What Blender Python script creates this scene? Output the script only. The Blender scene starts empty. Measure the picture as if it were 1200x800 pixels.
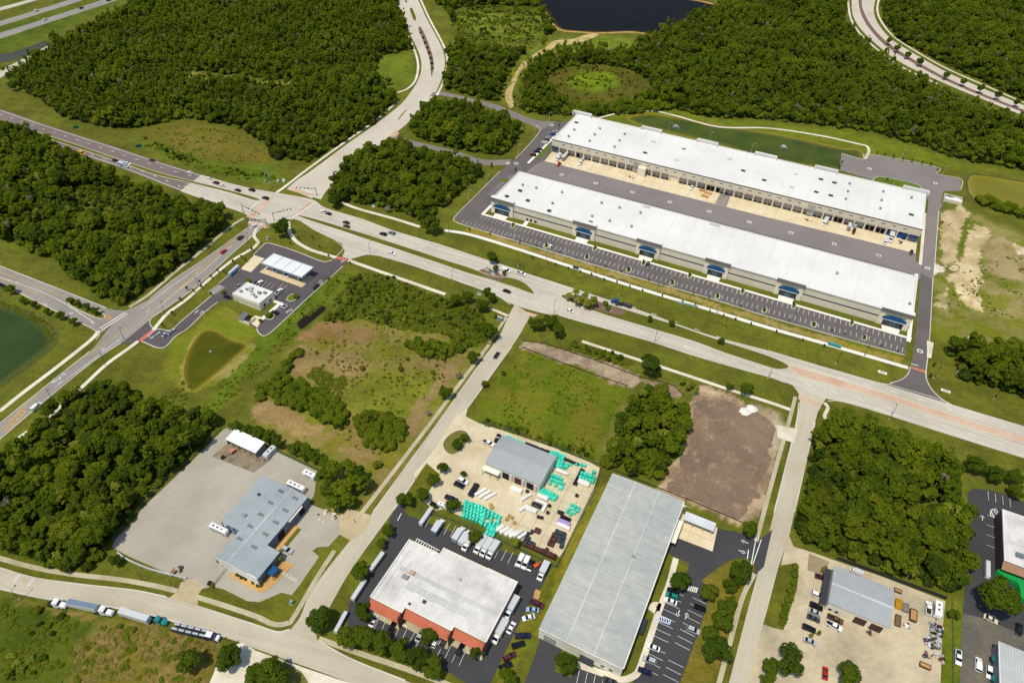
import bpy, math, random
import numpy as np
from mathutils import Vector, Matrix
from mathutils.geometry import tessellate_polygon
rnd = random.Random(7); nrs = np.random.RandomState(5)
SC = bpy.context.scene; COL = SC.collection
R = math.radians
# ------------------------------------------------------------ camera (drone, 240 m up)
H = 240.0; FPX = 814.0; PITCH = R(42.52); ROLL = R(-1.834)
fw = np.array([0, math.cos(PITCH), -math.sin(PITCH)]); rt0 = np.array([1., 0, 0]); up0 = np.array([0, math.sin(PITCH), math.cos(PITCH)])
RT = rt0*math.cos(ROLL) - up0*math.sin(ROLL); UP = rt0*math.sin(ROLL) + up0*math.cos(ROLL)
cd = bpy.data.cameras.new('camera'); cam = bpy.data.objects.new('camera', cd); COL.objects.link(cam)
cd.sensor_width = 36; cd.lens = 36*FPX/1200; cd.clip_start = 1; cd.clip_end = 20000
cam.matrix_world = Matrix(((RT[0], UP[0], -fw[0], 0), (RT[1], UP[1], -fw[1], 0), (RT[2], UP[2], -fw[2], H), (0, 0, 0, 1)))
SC.camera = cam
# ------------------------------------------------------------ sky, sun, exposure
SUN_EL, SUN_AZ = 68.0, 40.0      # shadows fall away from the camera and a little to the right
wd = bpy.data.worlds.new('World'); SC.world = wd; wd.use_nodes = True
nt = wd.node_tree; bg = nt.nodes['Background']; sk = nt.nodes.new('ShaderNodeTexSky')
sk.sky_type = 'NISHITA'; sk.sun_disc = False; sk.sun_elevation = R(SUN_EL); sk.sun_rotation = R(180+SUN_AZ)
sk.air_density = 1.0; sk.dust_density = 1.0; sk.ozone_density = 1.0
nt.links.new(sk.outputs[0], bg.inputs[0]); bg.inputs[1].default_value = 0.125
sl = bpy.data.lights.new('sun', 'SUN'); sl.energy = 3.3; sl.angle = R(0.53); sl.color = (1, 0.935, 0.79)
so = bpy.data.objects.new('sun', sl); COL.objects.link(so)
ld = Vector((math.sin(R(SUN_AZ))*math.cos(R(SUN_EL)), math.cos(R(SUN_AZ))*math.cos(R(SUN_EL)), -math.sin(R(SUN_EL))))
so.rotation_euler = ld.to_track_quat('-Z', 'Y').to_euler(); so.location = (-200, -100, 500)
SC.view_settings.view_transform = 'Standard'; SC.view_settings.look = 'None'; SC.view_settings.exposure = 0.0; SC.view_settings.gamma = 1
SC.render.engine = 'CYCLES'
SC.cycles.max_bounces = 8; SC.cycles.diffuse_bounces = 4; SC.cycles.glossy_bounces = 2; SC.cycles.transmission_bounces = 4
# ------------------------------------------------------------ photo pixel -> ground point
def G(x, y, z=0.0):
    d = fw*FPX + RT*(x-600) - UP*(y-400); t = (z-H)/d[2]
    return Vector((d[0]*t, d[1]*t, z))
def PX(P):
    d = np.array(P, float) - np.array([0, 0, H]); z = d@fw
    return 600 + FPX*(d@RT)/z, 400 - FPX*(d@UP)/z
A0 = R(-24.9); AU = Vector((math.cos(A0), math.sin(A0), 0)); AV = Vector((-AU.y, AU.x, 0))
# ------------------------------------------------------------ materials
def S(r, g, b):
    f = lambda c: (c/255/12.92 if c/255 <= .04045 else ((c/255+.055)/1.055)**2.4)
    return (f(r), f(g), f(b), 1)
def mix(nt, a, b, fac, mode='MIX'):
    m = nt.nodes.new('ShaderNodeMix'); m.data_type = 'RGBA'; m.blend_type = mode
    for s, v in ((0, fac), (6, a), (7, b)):
        if hasattr(v, 'type') and hasattr(v, 'is_linked'): nt.links.new(v, m.inputs[s])
        else: m.inputs[s].default_value = v
    return m.outputs[2]
def noise(nt, vec, scale, detail=3, rough=.55):
    n = nt.nodes.new('ShaderNodeTexNoise'); n.inputs['Scale'].default_value = scale; n.inputs['Detail'].default_value = detail; n.inputs['Roughness'].default_value = rough
    if vec is not None: nt.links.new(vec, n.inputs['Vector'])
    return n.outputs[0]
def ramp(nt, fac, a, b, ca=0., cb=1.):
    m = nt.nodes.new('ShaderNodeMapRange'); nt.links.new(fac, m.inputs[0])
    m.inputs[1].default_value = a; m.inputs[2].default_value = b; m.inputs[3].default_value = ca; m.inputs[4].default_value = cb
    return m.outputs[0]
def gray(nt, fac):
    c = nt.nodes.new('ShaderNodeCombineColor')
    for i in range(3): nt.links.new(fac, c.inputs[i])
    return c.outputs[0]
def newmat(name):
    m = bpy.data.materials.new(name); m.use_nodes = True
    return m, m.node_tree, m.node_tree.nodes['Principled BSDF']
MC = {}
def mat(name, col, rough=.8, var=.12, scale=.6, metal=0., spec=.3, col2=None, big=.05, bigvar=.15, rand=0., stripes=None, streak=None):
    """plain surface with fine and broad mottling; col2 = stain colour; stripes = (angle, period, strength)"""
    if name in MC: return MC[name]
    m, nt, p = newmat(name)
    g = nt.nodes.new('ShaderNodeNewGeometry'); pos = g.outputs['Position']
    c = mix(nt, col, col2 if col2 else tuple(x*.72 for x in col[:3])+(1,), ramp(nt, noise(nt, pos, big, 4, .6), .42, .72))
    if bigvar <= 0: 
        rgb = nt.nodes.new('ShaderNodeRGB'); rgb.outputs[0].default_value = col; c = rgb.outputs[0]
    if var > 0:
        c = mix(nt, c, gray(nt, ramp(nt, noise(nt, pos, scale, 4, .6), .25, .75, 1-var, 1+var)), 1., 'MULTIPLY')
    if streak:      # wear drawn out along the direction of travel or of the roof panels
        mp = nt.nodes.new('ShaderNodeMapping'); nt.links.new(pos, mp.inputs[0]); mp.vector_type = 'TEXTURE'
        mp.inputs['Rotation'].default_value = (0, 0, streak[0]); mp.inputs['Scale'].default_value = (streak[1], streak[2], 1)
        c = mix(nt, c, gray(nt, ramp(nt, noise(nt, mp.outputs[0], 1., 3, .6), .3, .7, 1-streak[3], 1+streak[3])), 1., 'MULTIPLY')
    if stripes:
        mp = nt.nodes.new('ShaderNodeMapping'); tc = nt.nodes.new('ShaderNodeTexCoord'); nt.links.new(tc.outputs['Object'], mp.inputs[0])
        mp.inputs['Rotation'].default_value = (0, 0, stripes[0])
        w = nt.nodes.new('ShaderNodeTexWave'); w.inputs['Scale'].default_value = 2*math.pi/stripes[1]/20*1.0; nt.links.new(mp.outputs[0], w.inputs[0])
        f = ramp(nt, w.outputs[1], .0, 1., 1-stripes[2], 1+stripes[2]*.5)
        c = mix(nt, c, gray(nt, f), 1., 'MULTIPLY')
        bp = nt.nodes.new('ShaderNodeBump'); bp.inputs['Strength'].default_value = .35; bp.inputs['Distance'].default_value = .05
        nt.links.new(w.outputs[1], bp.inputs['Height']); nt.links.new(bp.outputs[0], p.inputs['Normal'])
    if rand > 0:
        oi = nt.nodes.new('ShaderNodeObjectInfo')
        c = mix(nt, c, gray(nt, ramp(nt, oi.outputs['Random'], 0, 1, 1-rand, 1+rand)), 1., 'MULTIPLY')
    nt.links.new(c, p.inputs['Base Color'])
    p.inputs['Roughness'].default_value = rough; p.inputs['Metallic'].default_value = metal; p.inputs['Specular IOR Level'].default_value = spec
    MC[name] = m
    return m
def paint(name, col, rough=.25, metal=0.):
    if name in MC: return MC[name]
    m, nt, p = newmat(name); p.inputs['Base Color'].default_value = col; p.inputs['Roughness'].default_value = rough
    p.inputs['Metallic'].default_value = metal; p.inputs['Specular IOR Level'].default_value = .5
    MC[name] = m
    return m
# ------------------------------------------------------------ object helpers
def me_(name, v, f, m=None):
    me = bpy.data.meshes.new(name); me.from_pydata([tuple(x) for x in v], [], f)
    if m: me.materials.append(m)
    me.update(); return me
def link(name, me, parent=None):
    o = bpy.data.objects.new(name, me); COL.objects.link(o)
    if parent is not None: o.parent = parent
    return o
def tag(o, label=None, cat=None, group=None, kind=None):
    if label: o['label'] = label
    if cat: o['category'] = cat
    if group: o['group'] = group
    if kind: o['kind'] = kind
    return o
def thing(name, label, cat, loc=(0, 0, 0), rz=0., group=None):
    o = bpy.data.objects.new(name, None); COL.objects.link(o); o.location = loc; o.rotation_euler = (0, 0, rz); o.empty_display_size = .5
    return tag(o, label, cat, group)
def copytree(src, parent=None):
    c = src.copy(); COL.objects.link(c); c.parent = parent
    for ch in src.children: copytree(ch, c)
    return c
BOXF = [(0, 3, 2, 1), (4, 5, 6, 7), (0, 1, 5, 4), (1, 2, 6, 5), (2, 3, 7, 6), (3, 0, 4, 7)]
class MB:
    def __init__(s): s.v = []; s.f = []; s.mi = []
    def add(s, v, f, mi=0):
        k = len(s.v); s.v += [tuple(p) for p in v]; s.f += [tuple(i+k for i in q) for q in f]; s.mi += [mi]*len(f); return s
    def box(s, x0, x1, y0, y1, z0, z1, mi=0):
        return s.add([(x0, y0, z0), (x1, y0, z0), (x1, y1, z0), (x0, y1, z0), (x0, y0, z1), (x1, y0, z1), (x1, y1, z1), (x0, y1, z1)], BOXF, mi)
    def hexa(s, b, t, mi=0):   # bottom and top quads
        return s.add(list(b)+list(t), BOXF, mi)
    def cyl(s, a, b, r0, r1=None, n=8, mi=0, cap=True):
        a = Vector(a); b = Vector(b); r1 = r0 if r1 is None else r1; d = (b-a).normalized()
        x = d.orthogonal().normalized(); y = d.cross(x)
        v = [a+x*r0*math.cos(2*math.pi*i/n)+y*r0*math.sin(2*math.pi*i/n) for i in range(n)] + [b+x*r1*math.cos(2*math.pi*i/n)+y*r1*math.sin(2*math.pi*i/n) for i in range(n)]
        f = [(i, (i+1) % n, n+(i+1) % n, n+i) for i in range(n)]
        if cap: f += [tuple(range(n-1, -1, -1)), tuple(range(n, 2*n))]
        return s.add(v, f, mi)
    def mesh(s, name, *mats):
        me = me_(name, s.v, s.f)
        for m in mats: me.materials.append(m)
        if len(mats) > 1: me.polygons.foreach_set('material_index', s.mi)
        return me
    def obj(s, name, m, parent=None):
        return link(name, s.mesh(name, *(m if isinstance(m, (list, tuple)) else (m,))), parent)
def bx(name, x0, x1, y0, y1, z0, z1, m, parent=None): return MB().box(x0, x1, y0, y1, z0, z1).obj(name, m, parent)
def cr(pts, n=6, closed=False):
    """Catmull-Rom through 3D points"""
    P = [Vector(p) for p in pts]; k = len(P); out = []
    if k < 3 or n < 2: return P
    for i in range(k if closed else k-1):
        p0 = P[(i-1) % k] if closed or i > 0 else P[0]*2-P[1]
        p1 = P[i]; p2 = P[(i+1) % k]
        p3 = P[(i+2) % k] if closed or i+2 < k else P[-1]*2-P[-2]
        for j in range(n):
            t = j/n; out.append(.5*((2*p1)+(p2-p0)*t+(2*p0-5*p1+4*p2-p3)*t*t+(3*p1-p0-3*p2+p3)*t**3))
    if not closed: out.append(P[-1])
    return out
ISL = []; ZK = [0.012]
def nz(): ZK[0] += .002; return ZK[0]
def sheet(name, P, m, z=None, kind='structure', parent=None):
    z = nz() if z is None else z
    P = [Vector((p[0], p[1], z)) for p in P]
    tr = tessellate_polygon([P]); f = []
    for t in tr:
        a, b, c = (P[i] for i in t); f.append(tuple(t) if (b-a).cross(c-a).z > 0 else (t[0], t[2], t[1]))
    o = link(name, me_(name, P, f, m), parent)
    if parent is None: tag(o, kind=kind)
    return o
def gp(pts): return [G(*p) for p in pts]
def poly(name, pts, m, sm=0, z=None, parent=None):
    P = gp(pts)
    return sheet(name, cr(P, sm, True) if sm else P, m, z, parent=parent)
def road(name, left, right, m, n=6, z=None):
    return sheet(name, cr(gp(left), n) + cr(gp(right), n)[::-1], m, z)
def offs(P, d, closed=False):
    out = []; k = len(P)
    for i in range(k):
        a = P[i-1] if i > 0 or closed else P[i]; b = P[(i+1) % k] if i < k-1 or closed else P[i]
        t = (b-a); t.z = 0; t.normalize(); out.append(P[i]+Vector((-t.y, t.x, 0))*d)
    return out
def strip_mesh(P, w, z0, z1, m, name, closed=False):
    """solid band of width w along P"""
    L = offs(P, w/2, closed); Rr = offs(P, -w/2, closed); v = []; f = []; k = len(P)
    for a, b in zip(L, Rr): v += [(a.x, a.y, z0), (a.x, a.y, z1), (b.x, b.y, z1), (b.x, b.y, z0)]
    for i in range(k if closed else k-1):
        j = (i+1) % k
        f += [(4*i+1, 4*i+2, 4*j+2, 4*j+1), (4*i, 4*i+1, 4*j+1, 4*j), (4*i+2, 4*i+3, 4*j+3, 4*j+2)]
    if not closed: f += [(0, 3, 2, 1), (4*k-4, 4*k-3, 4*k-2, 4*k-1)]
    return me_(name, v, f, m)
def strip(name, pts, w, m, h=.1, sm=6, closed=False, kind='structure'):
    P = gp(pts) if not isinstance(pts[0], Vector) else pts
    if sm: P = cr(P, sm, closed)
    return tag(link(name, strip_mesh(P, w, -.02, h, m, name, closed)), kind=kind)
def kerb(pts, sm=6, closed=False, w=.42, h=.25): return strip('kerb', pts, w, M_KERB, h, sm, closed)
def island(pts, m, sm=4, name='median'):
    P = cr(gp(pts), sm, True) if sm else gp(pts)
    ar = sum(P[i].x*P[(i+1) % len(P)].y-P[(i+1) % len(P)].x*P[i].y for i in range(len(P)))
    if ar < 0: P = P[::-1]
    o = sheet(name, P, m, .262 + .0001*len(ISL)); ISL.append(1)
    tag(link('kerb', strip_mesh(P, .38, -.02, .275, M_KERB, 'kerb', True)), kind='structure')
    return o
def marks(name, segs, m, w=.14, dash=None, z=None):
    """painted lines: segs of world or pixel polylines"""
    z = nz() if z is None else z; v = []; f = []
    for s in segs:
        P = [p if isinstance(p, Vector) else G(*p) for p in s]
        if dash:
            on, off = dash; acc = 0.
            for a, b in zip(P[:-1], P[1:]):
                L = (b-a).length; d = (b-a)/L; t = (-acc) % (on+off); t = t-(on+off)
                while t < L:
                    s0 = max(t, 0); s1 = min(t+on, L)
                    if s1 > s0+.05:
                        n = Vector((-d.y, d.x, 0))*w/2; k = len(v)
                        for q in (a+d*s0+n, a+d*s0-n, a+d*s1-n, a+d*s1+n): v.append((q.x, q.y, z))
                        f.append((k, k+1, k+2, k+3))
                    t += on+off
                acc += L
        else:
            Lf = offs(P, w/2); Rg = offs(P, -w/2); k = len(v)
            for a, b in zip(Lf, Rg): v += [(a.x, a.y, z), (b.x, b.y, z)]
            for i in range(len(P)-1): f.append((k+2*i, k+2*i+1, k+2*i+3, k+2*i+2))
    return tag(link(name, me_(name, v, f, m)), kind='structure')
MR, WR, SR = A0, R(69.8), R(65.3)     # headings of the main road, the west road and the streets
# ------------------------------------------------------------ surface materials
M_KERB = mat('kerb_concrete', S(212, 206, 192), .85, .1, 1.5, bigvar=.1, col2=S(180, 172, 155))
M_CONC = mat('road_concrete', S(194, 186, 169), .85, .07, .5, col2=S(180, 171, 153), big=.03, streak=(MR, 70, 1.4, .15))
M_CONCN = mat('avenue_concrete', S(200, 191, 174), .85, .06, .5, col2=S(186, 176, 157), big=.03)
M_WALK = mat('sidewalk_concrete', S(222, 213, 193), .85, .1, .8, col2=S(192, 180, 152), big=.08)
M_WALKO = mat('old_sidewalk_concrete', S(188, 178, 148), .85, .12, .8, col2=S(160, 150, 118), big=.08)
M_WHITEC = mat('new_white_concrete', S(238, 233, 222), .8, .05, .8, col2=S(222, 215, 200))
M_ASPH = mat('grey_asphalt', S(148, 142, 133), .9, .08, .8, col2=S(132, 126, 117), big=.03, streak=(WR, 50, 1.3, .1))
M_ASPHB = mat('brown_asphalt', S(124, 111, 105), .9, .08, .8, col2=S(112, 99, 94), big=.03, streak=(MR, 60, 1.2, .1))
M_STREET = mat('street_asphalt', S(190, 181, 160), .9, .06, .8, col2=S(176, 166, 145), big=.03, streak=(SR, 40, 1.6, .06))
M_STREET2 = mat('lower_street_asphalt', S(190, 181, 160), .9, .06, .8, col2=S(176, 166, 145), big=.03, streak=(R(-13), 40, 1.6, .07))
M_LOT = mat('lot_asphalt', S(104, 98, 95), .9, .07, .7, col2=S(95, 89, 86), big=.04)
M_LOT2 = mat('court_asphalt', S(132, 125, 120), .9, .07, .7, col2=S(120, 113, 108), big=.03)
M_DARK = mat('new_asphalt', S(68, 67, 69), .85, .08, .7, col2=S(59, 58, 60), big=.05)
M_DARKG = mat('station_asphalt', S(92, 85, 86), .88, .08, .7, col2=S(80, 75, 76), big=.05)
M_WORN = mat('worn_asphalt', S(92, 88, 82), .9, .1, .7, col2=S(118, 110, 92), big=.09)
M_APRON = mat('cream_concrete', S(222, 206, 172), .85, .06, .5, col2=S(208, 188, 150), big=.09)
M_YARD = mat('yard_concrete', S(174, 167, 152), .9, .07, .4, col2=S(158, 150, 134), big=.05, streak=(R(35), 14, 1.2, .05))
M_YARD2 = mat('store_yard_concrete', S(210, 196, 164), .85, .08, .4, col2=S(188, 172, 136), big=.07)
M_YARD3 = mat('stained_yard_concrete', S(196, 182, 150), .9, .1, .4, col2=S(160, 148, 122), big=.06, streak=(R(20), 12, 1.5, .06))
M_PAVER = mat('salmon_pavers', S(204, 176, 150), .85, .12, .9, col2=S(188, 152, 124), big=.08)
M_BRICKP = mat('brick_crosswalk', S(190, 122, 92), .85, .1, 1.2, col2=S(170, 104, 78), big=.2)
M_MULCH = mat('mulch', S(122, 98, 82), .95, .2, 1.5, col2=S(105, 82, 68), big=.3)
M_WHITE = mat('white_road_paint', S(238, 236, 230), .7, .12, .7, bigvar=.1, col2=S(205, 200, 192))
M_YELLOW = mat('yellow_road_paint', S(222, 170, 60), .7, .1, .7, bigvar=.1, col2=S(190, 150, 70))
def grassmat(name, c1, c2, c3=None):
    m, nt, p = newmat(name); g = nt.nodes.new('ShaderNodeNewGeometry'); pos = g.outputs['Position']
    c = mix(nt, c1, c2, ramp(nt, noise(nt, pos, .09, 5, .65), .35, .68))
    c = mix(nt, c, gray(nt, ramp(nt, noise(nt, pos, .9, 4, .7), .2, .8, .72, 1.28)), 1., 'MULTIPLY')
    c = mix(nt, c, gray(nt, ramp(nt, noise(nt, pos, .022, 3, .6), .3, .7, .86, 1.14)), 1., 'MULTIPLY')
    nt.links.new(c, p.inputs['Base Color']); p.inputs['Roughness'].default_value = .95; p.inputs['Specular IOR Level'].default_value = .1
    bp = nt.nodes.new('ShaderNodeBump'); bp.inputs['Strength'].default_value = .5; bp.inputs['Distance'].default_value = .25
    nt.links.new(noise(nt, pos, 1.3, 4, .7), bp.inputs['Height']); nt.links.new(bp.outputs[0], p.inputs['Normal'])
    MC[name] = m; return m
M_GRASS = grassmat('mown_grass', S(101, 104, 31), S(88, 91, 30))
M_GRASSD = grassmat('dry_grass', S(122, 112, 56), S(100, 104, 44))
M_LUSH = grassmat('lush_grass', S(96, 114, 38), S(84, 102, 34))
# ------------------------------------------------------------ the ground: one sheet, colour zones carried per vertex
GRASS = (S(101, 104, 31), S(88, 91, 30))
FLOOR = (S(80, 92, 22), S(92, 96, 30))
FOREST = {   # woodland outlines in photo pixels (on the ground)
 'north_west': [(8, 92), (25, 104), (52, 121), (77, 139), (105, 145), (140, 152), (165, 149), (200, 142), (225, 138), (250, 144), (285, 152), (305, 165), (322, 186), (362, 191), (400, 166), (440, 144), (464, 120), (448, 103), (436, 84), (446, 66), (483, 58), (474, 32), (468, 14), (462, -12), (380, -12), (320, 6), (230, 4), (215, -12), (172, -2), (118, 31), (68, 54), (26, 82)],
 'west': [(-20, 148), (0, 152), (37, 158), (82, 187), (130, 209), (172, 229), (222, 243), (266, 257), (266, 265), (228, 297), (187, 331), (150, 356), (138, 358), (100, 338), (80, 320), (62, 304), (32, 291), (0, 281), (-25, 275)],
 'south_west': [(66, 488), (86, 466), (108, 461), (135, 456), (155, 462), (175, 472), (212, 484), (248, 492), (258, 503), (222, 538), (195, 560), (162, 595), (150, 614), (131, 629), (124, 654), (105, 668), (80, 671), (50, 659), (0, 645), (-25, 640), (-25, 562), (0, 548), (24, 527), (38, 515)],
 'corner_block': [(480, 146), (509, 121), (550, 128), (590, 142), (606, 152), (608, 162), (598, 172), (585, 183), (550, 178), (502, 166), (482, 158)],
 'middle_block': [(414, 194), (440, 179), (470, 174), (500, 183), (546, 193), (560, 201), (563, 206), (549, 217), (517, 245), (497, 262), (472, 249), (440, 241), (402, 238), (384, 238), (392, 212)],
 'north_middle': [(494, -12), (622, -12), (648, 36), (640, 48), (600, 50), (560, 46), (545, 50), (524, 60), (526, 80), (519, 104), (550, 112), (585, 120), (592, 92), (602, 74), (616, 62), (572, 58), (530, 26), (524, 14)],
 'north_east': [(603, 128), (594, 112), (606, 84), (624, 63), (648, 57), (668, 58), (690, 50), (760, 50), (772, 42), (792, 34), (812, 22), (838, 10), (906, -2), (992, -6), (988, 28), (1000, 48), (1022, 69), (1046, 87), (1090, 109), (1141, 128), (1196, 150), (1235, 161), (1235, 196), (1200, 200), (1125, 188), (1075, 170), (1012, 153), (962, 148), (900, 140), (825, 137), (787, 127), (750, 122), (715, 128), (690, 132), (640, 136)],
 'far_east': [(1036, -14), (1034, 22), (1052, 46), (1112, 78), (1200, 118), (1240, 132), (1240, -14)],
 'centre': [(752, 459), (776, 462), (802, 482), (798, 528), (778, 548), (774, 568), (742, 556), (706, 546), (714, 518), (732, 484)],
 'south_east': [(975, 503), (1007, 497), (1048, 513), (1075, 527), (1104, 549), (1122, 566), (1127, 600), (1133, 637), (1127, 690), (1106, 692), (1037, 669), (977, 648), (945, 639), (938, 628), (940, 590), (951, 528), (962, 510)],
 'east_clump': [(1104, 410), (1130, 406), (1240, 410), (1240, 478), (1200, 464), (1128, 446), (1120, 421)],
}
WET = [(636, 100), (642, 86), (664, 78), (700, 75), (735, 80), (757, 93), (768, 108), (748, 118), (715, 124), (680, 122), (650, 117)]
ZONES = []   # (outline, colour 1, colour 2, edge wobble in m, soft edge in cells)
def Z(pts, c1, c2, wob=4., soft=2): ZONES.append((pts, c1, c2, wob, soft))
for k in FOREST: Z(FOREST[k], *FLOOR, 3, 2)
Z([(166, 152), (205, 144), (250, 147), (290, 158), (312, 180), (322, 192), (290, 200), (258, 196), (225, 188), (190, 172)], S(98, 98, 31), S(112, 100, 38), 6, 3)
Z([(165, 165), (200, 185), (250, 200), (300, 214), (330, 214), (320, 192), (280, 196), (235, 186), (190, 168)], S(94, 112, 27), S(82, 100, 24), 4, 2)
Z([(200, 88), (225, 84), (300, 95), (345, 97), (345, 101), (300, 99), (230, 96)], S(140, 130, 66), S(110, 112, 36), 3, 2)
Z([(436, 84), (448, 66), (483, 60), (486, 82), (484, 98), (462, 102), (450, 100)], S(108, 118, 31), S(92, 104, 27), 3, 2)
Z(WET, S(84, 84, 27), S(98, 88, 33), 5, 3)
Z([(664, 95), (672, 87), (694, 83), (716, 87), (727, 95), (718, 104), (698, 107), (676, 104)], S(116, 134, 24), S(98, 116, 23), 6, 3)
Z([(530, 20), (560, 12), (640, 18), (636, 42), (600, 46), (560, 44)], S(116, 118, 37), S(86, 104, 25), 6, 3)
Z([(640, 48), (700, 40), (760, 48), (740, 62), (700, 62), (660, 66), (620, 80), (606, 100), (596, 122), (588, 118), (600, 84), (616, 62)], S(120, 124, 36), S(92, 110, 28), 4, 2)
Z([(700, 122), (740, 124), (790, 128), (840, 140), (900, 143), (1010, 156), (1075, 173), (1120, 190), (1130, 200), (1010, 178), (985, 200), (900, 182), (820, 160), (740, 148), (700, 134)], S(108, 118, 28), S(96, 104, 27), 3, 2)
# field in the middle: bare and grassy patches
Z([(300, 470), (330, 430), (352, 400), (395, 372), (440, 360), (520, 392), (560, 410), (566, 425), (520, 490), (470, 560), (440, 600), (405, 575), (360, 540), (300, 505)], S(130, 118, 62), S(110, 112, 33), 6, 2)
Z([(332, 432), (352, 405), (380, 410), (430, 418), (445, 446), (410, 440), (378, 426), (350, 446)], S(144, 122, 78), S(132, 114, 68), 4, 1)
Z([(292, 478), (310, 466), (340, 482), (378, 500), (372, 508), (355, 514), (330, 506), (296, 492)], S(154, 128, 84), S(140, 118, 74), 3, 1)
Z([(405, 450), (440, 432), (500, 440), (516, 455), (500, 480), (470, 495), (430, 488), (400, 476)], S(118, 120, 36), S(104, 108, 33), 5, 3)
Z([(366, 516), (410, 500), (436, 520), (470, 520), (476, 545), (440, 548), (400, 530)], S(138, 116, 72), S(118, 112, 38), 5, 2)
Z([(480, 425), (505, 418), (545, 412), (550, 425), (520, 452), (505, 470), (495, 500), (478, 520), (474, 500), (500, 460), (510, 440)], S(140, 118, 76), S(124, 112, 60), 4, 1)
Z([(345, 398), (362, 376), (400, 376), (440, 388), (445, 400), (400, 402)], S(138, 110, 72), S(122, 106, 43), 4, 1)
Z([(320, 372), (348, 360), (384, 330), (402, 316), (412, 322), (396, 350), (360, 384), (330, 400), (290, 440), (250, 490), (235, 484), (280, 425)], S(96, 112, 27), S(84, 102, 24), 4, 2)
Z([(200, 402), (255, 358), (285, 356), (306, 372), (300, 400), (270, 430), (225, 460), (190, 440)], S(110, 120, 30), S(124, 118, 40), 4, 2)
Z([(214, 432), (222, 402), (238, 385), (246, 398), (226, 430), (224, 460), (216, 455)], S(170, 152, 96), S(130, 128, 43), 2, 1)
Z([(225, 460), (245, 456), (290, 420), (300, 405), (290, 402), (262, 430)], S(150, 138, 80), S(116, 120, 37), 2, 1)
# green plot, mud plot and the strip beside them
Z([(566, 470), (614, 408), (736, 452), (728, 486), (702, 536), (690, 540), (560, 498)], S(92, 106, 21), S(110, 108, 31), 4, 2)
Z([(704, 532), (722, 490), (732, 470), (738, 470), (730, 492), (712, 530)], S(140, 126, 74), S(110, 112, 34), 2, 2)
Z([(612, 400), (640, 404), (700, 424), (740, 438), (752, 444), (738, 452), (690, 436), (640, 418), (612, 408)], S(140, 120, 98), S(166, 148, 124), 3, 1)
Z([(752, 446), (786, 448), (800, 460), (790, 466), (760, 452)], S(140, 118, 100), S(160, 140, 120), 2, 1)
Z([(808, 470), (815, 452), (830, 452), (862, 464), (895, 478), (912, 486), (915, 520), (905, 570), (892, 602), (872, 618), (845, 604), (800, 586), (776, 574), (778, 556), (798, 540), (806, 505)], S(176, 154, 122), S(140, 118, 92), 3, 1)
Z([(812, 474), (840, 468), (872, 478), (898, 492), (902, 520), (892, 560), (880, 590), (862, 604), (830, 592), (792, 576), (786, 566), (802, 544), (812, 505)], S(112, 92, 76), S(130, 106, 84), 3, 3)
Z([(880, 470), (912, 484), (924, 500), (914, 540), (902, 525), (900, 492)], S(190, 172, 140), S(160, 144, 110), 3, 2)
# graded land east of the warehouses
Z([(1095, 300), (1106, 244), (1132, 246), (1165, 262), (1205, 280), (1210, 378), (1150, 378), (1098, 372)], S(132, 124, 70), S(104, 112, 31), 5, 3)
Z([(1104, 300), (1104, 250), (1122, 240), (1134, 250), (1130, 275), (1122, 306), (1110, 312)], S(190, 170, 130), S(168, 148, 104), 4, 1)
Z([(1128, 306), (1132, 268), (1142, 262), (1160, 268), (1152, 290), (1152, 330), (1146, 362), (1128, 356), (1116, 340), (1108, 322), (1118, 312)], S(204, 186, 146), S(180, 160, 116), 4, 1)
Z([(1150, 280), (1178, 278), (1200, 300), (1208, 330), (1180, 330), (1152, 318)], S(160, 144, 104), S(140, 126, 78), 6, 2)
Z([(1096, 346), (1112, 344), (1110, 360), (1096, 358)], S(196, 178, 140), S(150, 136, 92), 3, 1)
Z([(1152, 340), (1188, 334), (1206, 348), (1206, 372), (1160, 366)], S(146, 132, 86), S(118, 118, 40), 5, 2)
Z([(1186, 284), (1200, 290), (1206, 300), (1192, 298)], S(220, 208, 180), S(176, 158, 120), 1, 1)
Z([(1122, 300), (1126, 280), (1131, 255), (1136, 252), (1134, 275), (1128, 300)], S(104, 112, 31), S(92, 100, 28), 1.5, 1)
Z([(1110, 330), (1120, 332), (1128, 372), (1122, 384), (1112, 360)], S(104, 110, 30), S(132, 124, 70), 2, 1)
Z([(1094, 306), (1100, 311), (1107, 312), (1108, 318), (1100, 318), (1094, 324)], S(226, 216, 194), S(210, 198, 172), .5, 1)
Z([(1092, 372), (1150, 376), (1205, 372), (1240, 380), (1240, 402), (1100, 402)], S(112, 116, 31), S(128, 122, 62), 4, 2)
# rough land bottom left
Z([(-20, 700), (20, 702), (60, 712), (120, 724), (180, 734), (265, 756), (258, 775), (240, 812), (-20, 812)], S(82, 92, 23), S(64, 80, 18), 3, 2)
Z([(92, 745), (110, 722), (180, 732), (265, 754), (258, 775), (240, 810), (70, 815), (92, 780)], S(126, 106, 60), S(104, 96, 33), 5, 2)
Z([(225, 775), (262, 755), (268, 770), (252, 792), (240, 805)], S(132, 112, 68), S(112, 100, 40), 3, 2)
Z([(20, 700), (70, 712), (180, 731), (262, 755), (262, 760), (180, 738), (70, 718), (20, 706)], S(132, 112, 66), S(104, 100, 33), 2, 1)
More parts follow.
